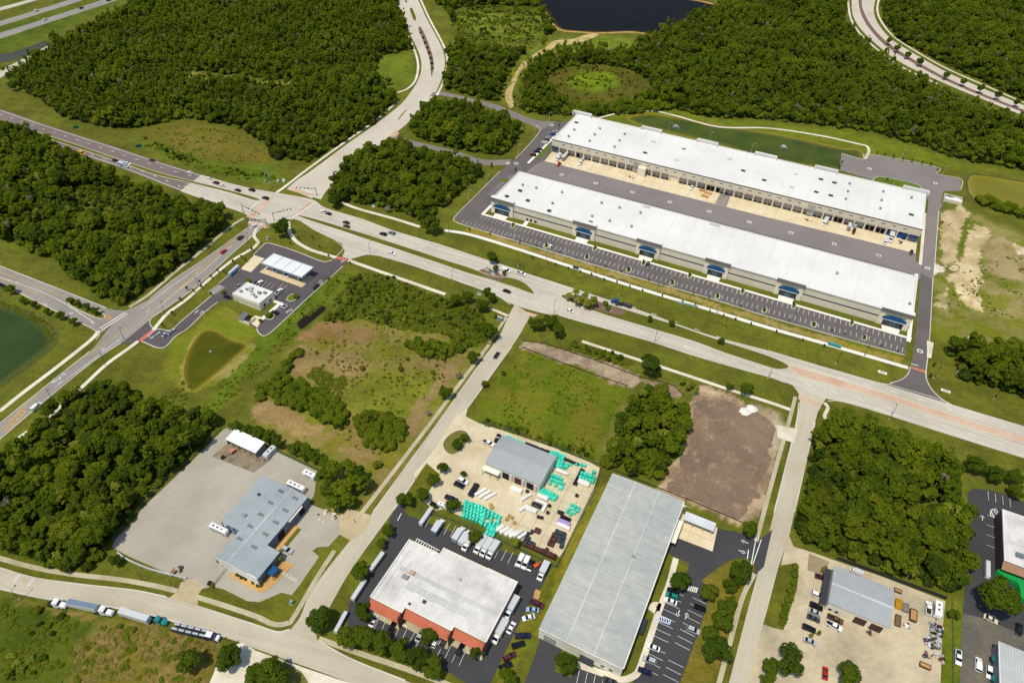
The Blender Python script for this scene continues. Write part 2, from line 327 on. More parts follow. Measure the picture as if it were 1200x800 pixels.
# verges and yard margins
Z([(560, 262), (600, 283), (700, 312), (900, 374), (1058, 420), (1052, 426), (900, 381), (700, 319), (600, 290), (540, 270)], S(132, 120, 41), S(150, 132, 78), 2, 1)
Z([(628, 742), (652, 668), (700, 575), (716, 560), (708, 585), (664, 668), (634, 738)], S(128, 120, 38), S(112, 112, 33), 2, 1)
Z([(588, 740), (640, 668), (652, 668), (630, 720), (616, 760), (590, 800), (578, 805)], S(96, 110, 25), S(112, 108, 33), 2, 1)
Z([(806, 690), (850, 660), (880, 656), (872, 690), (850, 760), (832, 805), (798, 805)], S(124, 110, 41), S(104, 100, 33), 2, 1)
Z([(-30, 60), (-30, 40), (60, 15), (150, -10), (170, -10), (60, 40), (0, 62)], S(90, 104, 25), S(78, 92, 24), 3, 2)
Z([(1128, 705), (1108, 700), (1104, 735), (1106, 805), (1128, 805)], S(92, 108, 24), S(112, 112, 31), 1, 1)
def inpoly(X, Y, P):
    r = np.zeros(X.shape, bool); n = len(P); j = n-1
    for i in range(n):
        xi, yi = P[i]; xj, yj = P[j]
        if yi != yj:
            c = ((yi > Y) != (yj > Y)) & (X < (xj-xi)*(Y-yi)/(yj-yi)+xi); r ^= c
        j = i
    return r
_lat = [np.random.RandomState(100+i).uniform(-1, 1, (256, 256)) for i in range(6)]
def vnoise(X, Y, k):
    X = np.asarray(X, float); Y = np.asarray(Y, float); i = np.floor(X).astype(int); j = np.floor(Y).astype(int); u = X-i; v = Y-j; u = u*u*(3-2*u); v = v*v*(3-2*v); T = _lat[int(k) % 6]; o = int(k*37)
    f = lambda a, b: T[(a+o) % 256, (b+3*o) % 256]
    return (f(i, j)*(1-u)+f(i+1, j)*u)*(1-v)+(f(i, j+1)*(1-u)+f(i+1, j+1)*u)*v
def wob(X, Y, s, k):
    X = np.asarray(X, float)/s; Y = np.asarray(Y, float)/s
    return (vnoise(X*.9, Y*.9, k)+.55*vnoise(X*2.1+7, Y*2.1, k+1)+.35*vnoise(X*4.7, Y*4.7+3, k+2))*1.1
gx = np.concatenate([[-7000, -3500, -2000, -1300, -950], np.concatenate([np.arange(-780, -330, 2.6), np.arange(-330, 330, 1.5), np.arange(330, 781, 2.6)]), [950, 1300, 2000, 3500, 7000]])
gy = np.concatenate([[-6000, -2500, -1000, -400, -120, 0, 40], np.concatenate([np.arange(66, 440, 1.5), np.arange(440, 960, 2.4)]), [1020, 1150, 1500, 2200, 4000, 9000]])
GX, GY = np.meshgrid(gx, gy); ny, nx = GX.shape
C1 = np.zeros((ny, nx, 3)); C2 = np.zeros((ny, nx, 3)); C1[:] = GRASS[0][:3]; C2[:] = GRASS[1][:3]
def blur(m, k):
    for _ in range(1):
        for ax in (0, 1):
            a = m.copy()
            for d in range(1, k+1): a += np.roll(m, d, ax)+np.roll(m, -d, ax)
            m = a/(2*k+1)
    return m
far = ~((np.abs(GX) < 779) & (GY > 66) & (GY < 959))
for zi, (pts, c1, c2, wb, sf) in enumerate(ZONES):
    P = [tuple(G(*p))[:2] for p in pts]
    x0, x1, y0, y1 = min(q[0] for q in P)-14, max(q[0] for q in P)+14, min(q[1] for q in P)-14, max(q[1] for q in P)+14
    ia, ib = np.searchsorted(gy, y0), np.searchsorted(gy, y1); ja, jb = np.searchsorted(gx, x0), np.searchsorted(gx, x1)
    sl_ = (slice(ia, ib), slice(ja, jb)); X_, Y_ = GX[sl_], GY[sl_]
    if X_.size == 0: continue
    WX = X_ + wb*.45*wob(X_, Y_, 11, zi) + wb*.28*wob(X_, Y_, 2.6, zi+5); WY = Y_ + wb*.45*wob(X_, Y_, 10, zi+9) + wb*.28*wob(X_, Y_, 2.4, zi+3)
    m = inpoly(WX, WY, P).astype(float); m = (blur(m, sf-1) if sf > 1 else m)[..., None]
    C1[sl_] = C1[sl_]*(1-m)+np.array(c1[:3])*m; C2[sl_] = C2[sl_]*(1-m)+np.array(c2[:3])*m
C1[far] = FLOOR[0][:3]; C2[far] = GRASS[1][:3]
V = np.stack([GX, GY, np.zeros_like(GX)], -1).reshape(-1, 3)
idx = np.arange(ny*nx).reshape(ny, nx); F = np.stack([idx[:-1, :-1], idx[:-1, 1:], idx[1:, 1:], idx[1:, :-1]], -1).reshape(-1, 4)
me = bpy.data.meshes.new('ground'); me.vertices.add(len(V)); me.vertices.foreach_set('co', V.ravel())
me.loops.add(F.size); me.loops.foreach_set('vertex_index', F.ravel()); me.polygons.add(len(F))
me.polygons.foreach_set('loop_start', np.arange(0, F.size, 4)); me.polygons.foreach_set('loop_total', np.full(len(F), 4)); me.update(); me.validate()
for nm, C in (('soil_a', C1), ('soil_b', C2)):
    a = me.attributes.new(nm, 'FLOAT_COLOR', 'POINT'); a.data.foreach_set('color', np.concatenate([C.reshape(-1, 3), np.ones((len(V), 1))], 1).ravel())
m, nt, p = newmat('ground'); g = nt.nodes.new('ShaderNodeNewGeometry'); pos = g.outputs['Position']
at = []
for nm in ('soil_a', 'soil_b'):
    a = nt.nodes.new('ShaderNodeAttribute'); a.attribute_name = nm; at.append(a.outputs['Color'])
n1 = noise(nt, pos, .07, 6, .68)
c = mix(nt, at[0], at[1], ramp(nt, n1, .44, .57))
c = mix(nt, c, gray(nt, ramp(nt, noise(nt, pos, .8, 4, .7), .2, .8, .68, 1.32)), 1., 'MULTIPLY')
c = mix(nt, c, gray(nt, ramp(nt, noise(nt, pos, .25, 4, .7), .25, .75, .82, 1.18)), 1., 'MULTIPLY')
c = mix(nt, c, gray(nt, ramp(nt, noise(nt, pos, .018, 3, .6), .3, .7, .84, 1.16)), 1., 'MULTIPLY')
mp = nt.nodes.new('ShaderNodeMapping'); nt.links.new(pos, mp.inputs[0]); mp.vector_type = 'TEXTURE'; mp.inputs['Rotation'].default_value = (0, 0, R(-18)); mp.inputs['Scale'].default_value = (40, 1.6, 1)
c = mix(nt, c, gray(nt, ramp(nt, noise(nt, mp.outputs[0], 1., 2, .6), .3, .7, .93, 1.07)), 1., 'MULTIPLY')     # mower passes
nt.links.new(c, p.inputs['Base Color']); p.inputs['Roughness'].default_value = .95; p.inputs['Specular IOR Level'].default_value = .1
bp = nt.nodes.new('ShaderNodeBump'); bp.inputs['Strength'].default_value = .5; bp.inputs['Distance'].default_value = .25
nt.links.new(noise(nt, pos, 1.1, 5, .7), bp.inputs['Height']); nt.links.new(bp.outputs[0], p.inputs['Normal'])
me.materials.append(m); tag(link('ground', me), kind='structure')
# ------------------------------------------------------------ water
def water(name, pts, c1, c2, label=None, sm=5, rough=.12, spec=.22, bank=None, bw=2.0, shallow=None, step=1.6):
    P = cr(gp(pts), sm, True)
    if bank:
        strip_mesh_o = link('pond_bank', strip_mesh(P, bw*2, -.02, .008, bank, 'pond_bank', True)); tag(strip_mesh_o, kind='structure')
    m, nt, p = newmat('water_'+name); g = nt.nodes.new('ShaderNodeNewGeometry'); pos = g.outputs['Position']
    nt.links.new(mix(nt, c1, c2, ramp(nt, noise(nt, pos, .03, 3, .6), .35, .65)), p.inputs['Base Color'])
    p.inputs['Roughness'].default_value = rough; p.inputs['IOR'].default_value = 1.33; p.inputs['Specular IOR Level'].default_value = spec
    bp = nt.nodes.new('ShaderNodeBump'); bp.inputs['Strength'].default_value = .06; bp.inputs['Distance'].default_value = .1
    nt.links.new(noise(nt, pos, .7, 3, .6), bp.inputs['Height']); nt.links.new(bp.outputs[0], p.inputs['Normal'])
    ar = sum(P[i].x*P[(i+1) % len(P)].y-P[(i+1) % len(P)].x*P[i].y for i in range(len(P)))
    if ar < 0: P = P[::-1]
    if shallow is None: return sheet('pond', P, m)
    for k in range(4):          # bed shows through the shallows: paler rings towards the bank
        t = k/3; mk, nk, pk = newmat('shallows_%s_%d' % (name, k)); gk = nk.nodes.new('ShaderNodeNewGeometry')
        ca = tuple(a*(1-t)+b*t for a, b in zip(shallow, c1)); cb = tuple(a*(1-t)+b*t for a, b in zip(shallow, c2))
        nk.links.new(mix(nk, ca, cb, ramp(nk, noise(nk, gk.outputs['Position'], .05, 4, .6), .35, .65)), pk.inputs['Base Color'])
        pk.inputs['Roughness'].default_value = rough; pk.inputs['IOR'].default_value = 1.33; pk.inputs['Specular IOR Level'].default_value = spec
        Q = offs(P, step*k, True)
        Q = [q+Vector((float(wob(q.x, q.y, 6., k)), float(wob(q.y, q.x, 6., k+2)), 0))*step*.5*(k > 0) for q in Q]
        o = sheet('pond', Q, mk)
    return o
B_YEL = grassmat('yellow_bank', S(150, 128, 50), S(116, 112, 44)); B_DRY = grassmat('sandy_bank', S(188, 152, 92), S(150, 120, 62)); B_DK = grassmat('reed_bank', S(72, 78, 32), S(96, 96, 44))
water('lake', [(624, -14), (640, 14), (655, 33), (680, 37), (706, 38), (740, 37), (772, 40), (790, 31), (800, 24), (822, 17), (838, 8), (820, 2), (790, -3), (740, -14)], S(13, 14, 13), S(20, 20, 17), spec=.04, rough=.35, bank=B_DRY, bw=4, shallow=S(66, 48, 20), step=1.4)
water('detention', [(737, 139), (760, 134), (790, 138), (850, 148), (930, 162), (985, 174), (1006, 176), (1010, 186), (990, 196), (978, 198), (900, 186), (830, 166), (760, 149)], S(76, 88, 22), S(60, 74, 18), spec=.12, rough=.15, bank=B_YEL, bw=1.4, shallow=S(106, 100, 28), step=1.4)
water('east', [(1136, 208), (1150, 206), (1200, 214), (1240, 222), (1240, 264), (1200, 252), (1165, 240), (1142, 232), (1135, 222)], S(124, 118, 30), S(114, 110, 32), spec=.15, rough=.2, bank=B_DK, shallow=S(136, 124, 44), step=1.2)
water('west', [(-30, 350), (0, 358), (30, 368), (50, 380), (62, 392), (60, 404), (36, 424), (0, 450), (-30, 462)], S(58, 74, 32), S(48, 66, 28), spec=.2, rough=.15, bank=B_DK, bw=2.5, shallow=S(78, 84, 36), step=1.2)
water('station', [(216, 430), (222, 410), (236, 390), (252, 388), (270, 398), (288, 404), (280, 414), (250, 440), (230, 456), (222, 456), (217, 446)], S(88, 88, 12), S(66, 72, 12), spec=.15, rough=.2, bank=B_YEL, bw=.7, shallow=S(108, 100, 24), step=.6)
water('ditch', [(350, 383), (349, 378), (358, 370), (370, 362), (380, 359), (381, 363), (372, 371), (360, 381), (354, 385)], S(34, 26, 20), S(42, 32, 22), bank=B_DK, bw=1)
water('canal', [(-30, 66), (0, 64), (20, 60), (50, 49), (56, 51), (50, 56), (24, 68), (0, 74), (-30, 80)], S(74, 78, 66), S(64, 68, 58), spec=.08, rough=.4)
water('marsh_pool', [(228, 3), (260, -3), (320, -6), (385, -4), (396, 3), (370, 8), (310, 9), (260, 7)], S(84, 70, 44), S(72, 64, 38), rough=.5)
water('wood_pool', [(940, 8), (960, 7), (978, 11), (984, 17), (970, 16), (948, 12)], S(70, 62, 24), S(60, 54, 22), rough=.3)
# ------------------------------------------------------------ lots and yards (lowest), then roads
# left repair yard
poly('yard', [(262, 503), (270, 500), (300, 518), (330, 532), (372, 552), (368, 580), (362, 590), (398, 604), (432, 616), (412, 633), (398, 626), (385, 640), (372, 641), (366, 645), (374, 652), (352, 684), (342, 697), (330, 694), (304, 705), (290, 704), (262, 690), (249, 687), (236, 690), (232, 697), (212, 694), (217, 680), (184, 666), (152, 652), (131, 641), (136, 630), (156, 612), (166, 596), (222, 543)], M_YARD)
poly('yard_apron', [(212, 682), (228, 678), (240, 686), (232, 696), (232, 711), (196, 702), (208, 693)], mat('sandy_concrete', S(196, 178, 140), .9, .08, .5))
# storage yard
poly('yard', [(537, 487), (542, 486), (562, 496), (588, 504), (648, 524), (690, 541), (703, 548), (696, 575), (678, 612), (664, 640), (656, 652), (614, 634), (586, 622), (560, 612), (538, 604), (522, 596), (510, 598), (496, 587), (505, 572), (516, 556), (498, 541), (497, 538), (520, 510)], M_YARD2)
# orange-trimmed building lot
poly('parking_lot', [(462, 600), (469, 596), (474, 602), (512, 616), (560, 636), (600, 649), (634, 660), (647, 663), (632, 692), (612, 722), (600, 748), (588, 772), (572, 806), (556, 806), (541, 797), (527, 788), (470, 766), (440, 752), (414, 744), (407, 735), (408, 708), (440, 660), (458, 624)], M_DARK)
# grey warehouse lots
poly('parking_lot', [(788, 628), (804, 600), (843, 614), (866, 624), (893, 630), (898, 636), (887, 672), (884, 660), (876, 654), (864, 653), (850, 659), (834, 670), (822, 680), (834, 690), (829, 707), (818, 742), (806, 775), (794, 806), (738, 806), (748, 788), (766, 742), (783, 690), (806, 668), (808, 660), (790, 652), (783, 648)], M_DARK)
poly('loading_pad', [(800, 590), (842, 613), (835, 646), (791, 629)], M_APRON)
poly('parking_lot', [(634, 746), (660, 757), (652, 776), (650, 786), (668, 793), (676, 783), (700, 790), (725, 799), (722, 808), (612, 808), (618, 792)], M_DARK)
# right repair yard
poly('yard', [(924, 626), (930, 640), (955, 648), (980, 657), (1030, 674), (1108, 704), (1104, 740), (1102, 808), (868, 808), (884, 758), (892, 730), (905, 735), (918, 738), (934, 690), (936, 668), (930, 660), (915, 662)], M_YARD3)
poly('yard_patch', [(948, 648), (972, 658), (966, 674), (946, 668)], mat('dark_patch', S(158, 142, 112), .9))
# far right lot
poly('parking_lot', [(1134, 576), (1142, 572), (1160, 574), (1182, 580), (1240, 606), (1240, 808), (1124, 808), (1128, 720), (1134, 655)], M_DARK)
poly('worn_lot', [(1128, 718), (1152, 724), (1180, 736), (1240, 756), (1240, 808), (1124, 808)], M_WORN)
# filling station lot and its driveway
poly('parking_lot', [(311, 285), (319, 286), (345, 294), (376, 306), (386, 306), (394, 301), (401, 301), (409, 305), (402, 312), (360, 350), (327, 381), (312, 393), (304, 391), (301, 385), (290, 380), (300, 369), (262, 352), (255, 354), (240, 366), (220, 385), (206, 394), (190, 408), (182, 406), (166, 400), (150, 402), (140, 404), (158, 388), (176, 375), (178, 382), (184, 386), (200, 387), (212, 377), (237, 356), (250, 345), (245, 341), (256, 333), (268, 323), (282, 316), (297, 299)], M_DARKG)
poly('fuel_pad', [(298, 299), (310, 303), (294, 319), (282, 315)], M_APRON)
poly('concrete_pad', [(256, 333), (264, 337), (250, 346), (244, 341)], M_ASPH)
# warehouse lots
poly('parking_lot', [(532, 254), (586, 201), (604, 186), (634, 152), (628, 146), (640, 146), (652, 144), (668, 142), (650, 168), (638, 188), (626, 196), (612, 214), (590, 234), (574, 246), (640, 268), (700, 286), (760, 304), (880, 340), (1060, 393), (1064, 396), (1060, 416), (1009, 402), (900, 371), (837, 351), (735, 322), (600, 281), (540, 263)], M_LOT)
poly('truck_court', [(626, 194), (638, 188), (678, 198), (737, 214), (840, 240), (900, 255), (992, 277), (1073, 297), (1080, 300), (1080, 326), (1072, 330), (800, 262), (606, 212)], M_LOT2)
poly('dock_apron', [(638, 189), (652, 172), (760, 195), (1076, 275), (1073, 297), (992, 277), (900, 255), (840, 240), (737, 214), (678, 199)], M_APRON)
poly('parking_lot', [(984, 200), (986, 180), (1012, 187), (1018, 181), (1097, 196), (1098, 204), (1126, 210), (1126, 224), (1106, 224), (1103, 232), (1103, 240), (1107, 236), (1101, 246), (1096, 300), (1092, 340), (1079, 340), (1082, 290), (1088, 236), (1084, 228)], M_LOT2)
road('service_road', [(1079, 320), (1072, 400), (1067, 428), (1064, 438), (1056, 445), (1043, 449), (1030, 449)], [(1093, 328), (1089, 400), (1085, 436), (1087, 448), (1094, 459), (1104, 468), (1116, 475)], M_LOT, 5)
poly('dock_ramp', [(837, 240), (851, 243.4), (859, 221), (849, 219)], M_ASPH)
# ------------------------------------------------------------ roads
road('highway', [(-30, 34), (0, 25), (40, 13), (90, -3), (110, -12)], [(-30, 40), (0, 31), (45, 17), (96, 1), (125, -10)], M_ASPH, 4)
road('highway', [(-30, 48), (0, 39), (60, 20), (120, 0), (140, -8)], [(-30, 55), (0, 46), (60, 26), (125, 5), (160, -8)], M_ASPH, 4)
road('highway_ramp', [(-30, 16), (0, 9), (40, -2), (60, -10)], [(-30, 20), (0, 13), (45, 0), (70, -10)], M_CONC, 4)
road('frontage_road', [(-30, 104), (0, 83), (20, 73), (60, 52), (95, 36), (140, 15), (170, -6)], [(-30, 114), (0, 92), (23, 77), (62, 56), (98, 39), (143, 19), (180, -6)], M_CONC, 6)
road('boulevard', [(1000, -14), (998, 0), (1000, 20), (1012, 38), (1035, 59), (1060, 76), (1100, 95), (1150, 116), (1240, 152)], [(1032, -14), (1026, 0), (1024, 14), (1029, 28), (1043, 45), (1064, 59), (1104, 82), (1152, 104), (1240, 140)], M_CONCN, 6)
road('avenue', [(336, 222), (347, 212), (365, 200), (407, 169), (440, 146), (468, 124), (480, 110), (490, 94), (494, 78), (490, 60), (478, 35), (466, 4), (461, -14)], [(376, 234), (384, 222), (405, 200), (445, 170), (470, 151), (488, 135), (502, 122), (512, 106), (520, 84), (521, 67), (515, 50), (500, 22), (490, 0), (484, -14)], M_CONCN, 6)
road('connector_road', [(508, 108), (520, 108), (550, 115), (582, 123), (604, 132), (628, 141), (652, 143)], [(502, 114), (516, 112), (550, 119), (578, 128), (600, 138), (620, 146), (634, 153)], M_LOT2, 5)
road('connector_road', [(460, 157), (480, 164), (500, 169), (537, 178), (565, 187), (600, 187)], [(452, 164), (478, 170), (500, 174), (537, 184), (560, 193), (596, 194)], M_LOT2, 5)
road('main_road', [(-40, 114), (0, 128), (55, 147), (130, 171), (190, 191), (236, 205), (270, 215), (300, 222), (330, 227), (366, 234), (382, 244), (425, 257), (460, 270), (517, 287), (550, 298), (600, 314), (619, 321), (675, 339), (750, 364), (825, 391), (900, 411), (1025, 447), (1115, 474), (1200, 500), (1260, 518)],
     [(-40, 138), (0, 151), (55, 168), (105, 185), (130, 193), (165, 206), (211, 224), (250, 238), (285, 250), (312, 262), (345, 257), (370, 271), (400, 285), (425, 297), (447, 300), (487, 312), (550, 334), (582, 346), (604, 358), (640, 368), (655, 369), (682, 377), (760, 399), (825, 420), (900, 441), (925, 450), (965, 466), (985, 470), (1025, 481), (1100, 505), (1200, 536), (1260, 554)], M_CONC, 6)
poly('asphalt_overlay', [(-40, 114), (0, 128), (55, 147), (130, 171), (190, 191), (236, 205), (211, 224), (165, 206), (130, 193), (105, 185), (55, 168), (0, 151), (-40, 138)], M_ASPHB)
road('west_road', [(292, 254), (289, 268), (262, 288), (235, 307), (205, 327), (176, 350), (150, 363), (142, 366), (122, 392), (105, 412), (62, 446), (0, 496), (-40, 528)], [(318, 262), (304, 270), (275, 295), (230, 336), (197, 360), (177, 374), (160, 388), (142, 402), (120, 416), (100, 431), (50, 472), (0, 515), (-40, 548)], M_ASPH, 5)
road('side_road', [(-40, 297), (0, 312), (62, 336), (125, 361), (150, 364)], [(-40, 318), (0, 331), (20, 342), (70, 367), (100, 381), (118, 391)], M_ASPH, 4)
road('street', [(603, 357), (596, 370), (584, 396), (560, 430), (510, 500), (437, 600), (395, 652), (365, 692), (352, 722), (340, 738)], [(622, 368), (616, 380), (600, 406), (548, 478), (505, 536), (462, 597), (412, 667), (386, 712), (372, 740), (372, 752)], M_STREET, 5)
road('street', [(-40, 655), (0, 665), (42, 677), (100, 685), (155, 691), (195, 699), (232, 710), (300, 732), (325, 740), (345, 738), (374, 750), (412, 772), (475, 797), (500, 808)], [(-40, 684), (0, 690), (57, 702), (135, 712), (200, 727), (280, 752), (300, 760), (362, 782), (405, 798), (425, 808)], M_STREET2, 5)
road('street', [(929, 452), (937, 466), (932, 500), (907, 600), (899, 632), (880, 700), (854, 800), (850, 812)], [(968, 467), (961, 478), (955, 495), (931, 600), (924, 630), (912, 665), (899, 714), (888, 752), (876, 800), (873, 812)], M_STREET, 5)
# driveway mouths
poly('driveway', [(396, 279), (410, 285), (440, 296), (428, 299), (410, 304), (401, 301), (404, 295), (402, 288)], M_CONC)
poly('driveway', [(398, 604), (408, 596), (424, 600), (436, 604), (428, 622), (412, 634), (398, 626)], mat('sandy_concrete', S(196, 178, 140)))
poly('driveway', [(260, 762), (284, 752), (300, 762), (362, 784), (410, 800), (415, 812), (240, 812), (250, 790)], M_WALK)
poly('driveway', [(462, 598), (466, 590), (476, 592), (474, 604), (460, 616), (455, 612)], M_DARK)
poly('driveway', [(888, 634), (905, 620), (895, 664), (884, 674)], M_DARK)
poly('driveway', [(534, 488), (548, 478), (545, 492), (524, 520), (497, 545), (488, 560), (484, 556), (505, 532)], M_YARD2)
# medians
G1 = M_GRASS
island([(0, 141), (55, 158.5), (100, 173.5), (150, 190.5), (190, 203.5), (225, 212.5), (270, 223.5), (303, 233), (298, 235), (270, 226.5), (225, 215), (185, 206), (150, 194), (100, 177), (55, 162.5), (0, 144.5), (-35, 132), (-35, 129)], G1, 3)
island([(350, 252.5), (375, 258.5), (450, 281.5), (525, 306), (548, 313), (575, 323), (600, 326), (615, 332), (626, 343), (622, 344), (600, 336), (575, 328), (550, 321), (500, 304), (425, 279), (357, 256.5)], G1, 4)
island([(657, 347), (672, 345.5), (697, 352), (740, 365), (795, 382), (835, 396), (900, 417), (924, 429), (915, 433), (900, 430), (850, 414), (812, 400), (755, 383), (715, 371), (675, 357)], G1, 4)
island([(925, 429), (950, 435), (1000, 450), (1050, 465), (1125, 489), (1200, 513), (1250, 529), (1250, 535), (1200, 520), (1125, 497.5), (1050, 472), (995, 456.5), (940, 441.5)], M_PAVER, 3)
poly('mulch_bed', [(660, 347.6), (672, 346.5), (697, 353), (722, 361), (735, 365), (728, 370), (700, 364), (676, 356)], M_MULCH, z=.272)
poly('mulch_bed', [(560, 317.5), (572, 314), (592, 325), (586, 330), (570, 325)], M_MULCH, z=.272)
island([(480, 11), (483.5, 10.5), (488, 22.5), (484.5, 24)], G1, 3); island([(474, 1), (476, 0), (478, 3), (475.5, 4)], G1, 0)
island([(490, 34), (494, 33), (502, 50), (508.5, 72), (507, 88), (505, 89), (503, 70), (496, 50)], M_MULCH, 4)
island([(466, 140), (475, 129), (476, 130), (468, 140)], G1, 2)
island([(1012, -14), (1010, 4), (1014, 18), (1024, 34), (1040, 50), (1062, 65), (1102, 88), (1151, 110), (1240, 145), (1240, 148), (1150, 113), (1100, 91), (1060, 68.5), (1036, 53), (1020, 36), (1010, 20), (1006, 4), (1007, -14)], M_MULCH, 4)
island([(83, 352), (118, 366), (122, 373), (112, 372), (84, 359)], G1, 3)
island([(538, 504), (527, 509), (520, 517), (519, 523), (523, 530), (530, 533), (537, 530), (545, 522), (550, 513), (547, 506)], M_GRASSD, 4, 'planting_island')
island([(304, 776), (320, 770), (345, 781), (358, 792), (360, 812), (298, 812)], M_GRASSD, 4, 'planting_island')
# salmon paver crosswalks at the junction, brick ones at the driveways
for q in ([(316, 232), (322, 229), (296, 256), (288, 254), (302, 244)], [(339, 222), (344, 220), (368, 229), (366, 233)], [(364, 236), (368, 238), (342, 258), (338, 257), (346, 251)], [(292, 259), (309, 262), (317, 266), (312, 268), (290, 262)]):
    poly('crosswalk', q, M_PAVER)
poly('crosswalk', [(935.5, 463), (964, 473), (961, 477), (935.5, 468)], M_PAVER); poly('crosswalk', [(606, 362), (630, 369), (626, 372), (605, 365)], M_PAVER)
poly('crosswalk', [(395, 300.5), (407, 303), (405, 306.5), (393.5, 303)], mat('red_brick_walk', S(196, 110, 92)))
poly('crosswalk', [(1066.5, 429), (1085, 434), (1084.5, 437.5), (1066.5, 431.5)], M_BRICKP); poly('crosswalk', [(178, 386), (181, 388.5), (166, 400), (162, 399)], mat('red_brick_walk', S(196, 110, 92)))
poly('crosswalk', [(445, 168), (465, 153), (468, 157), (450, 168)], M_PAVER)
m, nt, p = newmat('churned_mud'); g = nt.nodes.new('ShaderNodeNewGeometry'); pos = g.outputs['Position']
wn = nt.nodes.new('ShaderNodeTexNoise'); wn.inputs['Scale'].default_value = .05; wn.inputs['Detail'].default_value = 2; wn.inputs['Distortion'].default_value = 3.5; nt.links.new(pos, wn.inputs[0]); wm = nt.nodes.new('ShaderNodeMath'); wm.operation = 'SINE'; w2 = nt.nodes.new('ShaderNodeMath'); w2.operation = 'MULTIPLY'; w2.inputs[1].default_value = 60; nt.links.new(wn.outputs[0], w2.inputs[0]); nt.links.new(w2.outputs[0], wm.inputs[0])
c = mix(nt, S(116, 98, 82), S(138, 116, 94), ramp(nt, noise(nt, pos, .06, 5, .65), .35, .65)); c = mix(nt, c, S(172, 152, 126), ramp(nt, noise(nt, pos, .13, 7, .78), .54, .72))
c = mix(nt, c, gray(nt, ramp(nt, wm.outputs[0], -1, 1, .91, 1.06)), 1., 'MULTIPLY'); c = mix(nt, c, gray(nt, ramp(nt, noise(nt, pos, .9, 4, .7), .2, .8, .78, 1.22)), 1., 'MULTIPLY')
nt.links.new(c, p.inputs['Base Color']); p.inputs['Roughness'].default_value = .95; p.inputs['Specular IOR Level'].default_value = .1
edge = cr(gp([(813, 474), (838, 466), (872, 479), (899, 492), (904, 520), (894, 560), (882, 590), (864, 606), (830, 594), (790, 578), (784, 567), (801, 545), (811, 505)]), 14, True)
edge = [q+Vector((float(wob(q.x, q.y, 4., 1.))*1.5, float(wob(q.y, q.x, 3.6, 2.))*1.5, 0)) for q in edge]
sheet('mud_plot', edge, m, .006)
# ------------------------------------------------------------ sidewalks
W1 = 1.9
for pts, w, mm in (
 ([(286, 256), (270, 266), (232, 298), (210, 315), (175, 345), (152, 360)], 2, M_WALKO), ([(303, 284), (298, 290), (290, 295), (270, 307), (240, 332), (220, 350), (197, 367), (187, 378), (180, 387)], 2, M_WALK),
 ([(162, 400), (150, 409), (125, 427), (98, 452), (60, 486), (20, 515), (0, 531), (-30, 552)], 2, M_WALK), ([(0, 482), (30, 458), (62, 434), (105, 400), (116, 388)], 2.2, M_WALK),
 ([(338, 260), (339, 270), (346, 282), (362, 292), (380, 298), (394, 302)], 2.2, M_WALK), ([(408, 305), (440, 316.5), (500, 337.5), (522, 345)], 2.2, M_WALK),
 ([(682, 400), (740, 419), (790, 435), (850, 455), (900, 471), (926, 480)], 1.8, M_WALK), ([(932, 465), (925, 492), (913, 534), (900, 582), (886, 634)], 1.7, M_WALKO), ([(884, 672), (870, 700), (856, 750), (842, 802)], 1.7, M_WALKO),
 ([(573, 404), (540, 448), (500, 502), (427, 597), (414, 612)], 1.8, M_WALKO), ([(392, 645), (372, 676), (345, 722), (337, 730), (320, 731), (300, 722), (262, 709), (230, 699)], 1.8, M_WALKO),
 ([(-30, 645), (0, 654), (37, 664), (80, 672), (140, 679), (180, 686), (208, 692.5)], 1.8, M_WALKO), ([(374, 748), (412, 762), (460, 778), (500, 792), (530, 804)], 1.8, M_WALKO),
 ([(401, 237.5), (420, 245), (460, 256), (492, 266)], 2.2, M_WALK), ([(520, 270), (550, 275), (600, 290), (675, 314.5), (750, 338.5), (825, 361), (900, 384), (957, 400), (1064, 431)], 2.3, M_WHITEC),
 ([(324, 226), (334, 219), (360, 199), (404, 167), (438, 143), (466, 119)], 2, M_WALK), ([(466, 109), (478, 104), (487, 94), (490, 77), (486, 60), (475, 36)], 2, M_WALK), ([(512, 112), (518, 100), (523, 84), (524, 67), (518, 50), (503, 22), (493, 0), (487, -12)], 2, M_WALK),
 ([(996, -12), (994, 2), (997, 22), (1008, 40), (1030, 60), (1055, 78), (1098, 98.5)], 2, M_WALK), ([(1036, -12), (1030, 0), (1028, 12), (1033, 26), (1046, 42), (1066, 56), (1106, 79), (1155, 101), (1235, 136)], 2, M_WALK),
 ([(700, 139), (730, 132), (762, 130), (792, 136), (842, 149), (900, 150.5), (960, 159), (1006, 169), (1016, 172), (1018, 178), (1014, 186)], 2, M_WALK),
 ([(792, 654), (784, 684), (772, 716), (760, 752), (749, 784), (742, 792), (730, 796), (716, 792), (690, 783), (676, 778)], 2.2, M_WALK), ([(774, 712), (768, 710), (763, 716)], 3.2, M_WALK), ([(966, 472), (970, 478), (966, 488), (972, 493)], 1.6, M_WALK), ([(596, 372), (592, 374), (574, 402)], 1.6, M_WALKO), ([(597, 371), (580, 364), (574, 362)], 1.6, M_WALK), ([(300, 268), (298, 277), (303, 284)], 1.8, M_WALK),
): strip('sidewalk', pts, w, mm, .235)
poly('trail', [(596, 126), (592, 110), (598, 98), (604, 86), (612, 74), (616, 72), (610, 84), (604, 98), (600, 110), (602, 124)], mat('sand_track', S(196, 172, 118), .95, .15, .4, col2=S(140, 130, 72), big=.15), 3)
poly('trail', [(610, 80), (612, 75), (624, 65), (641, 55.5), (645, 59.5), (628, 69), (617, 79)], mat('sand_track', S(196, 172, 118)), 3)
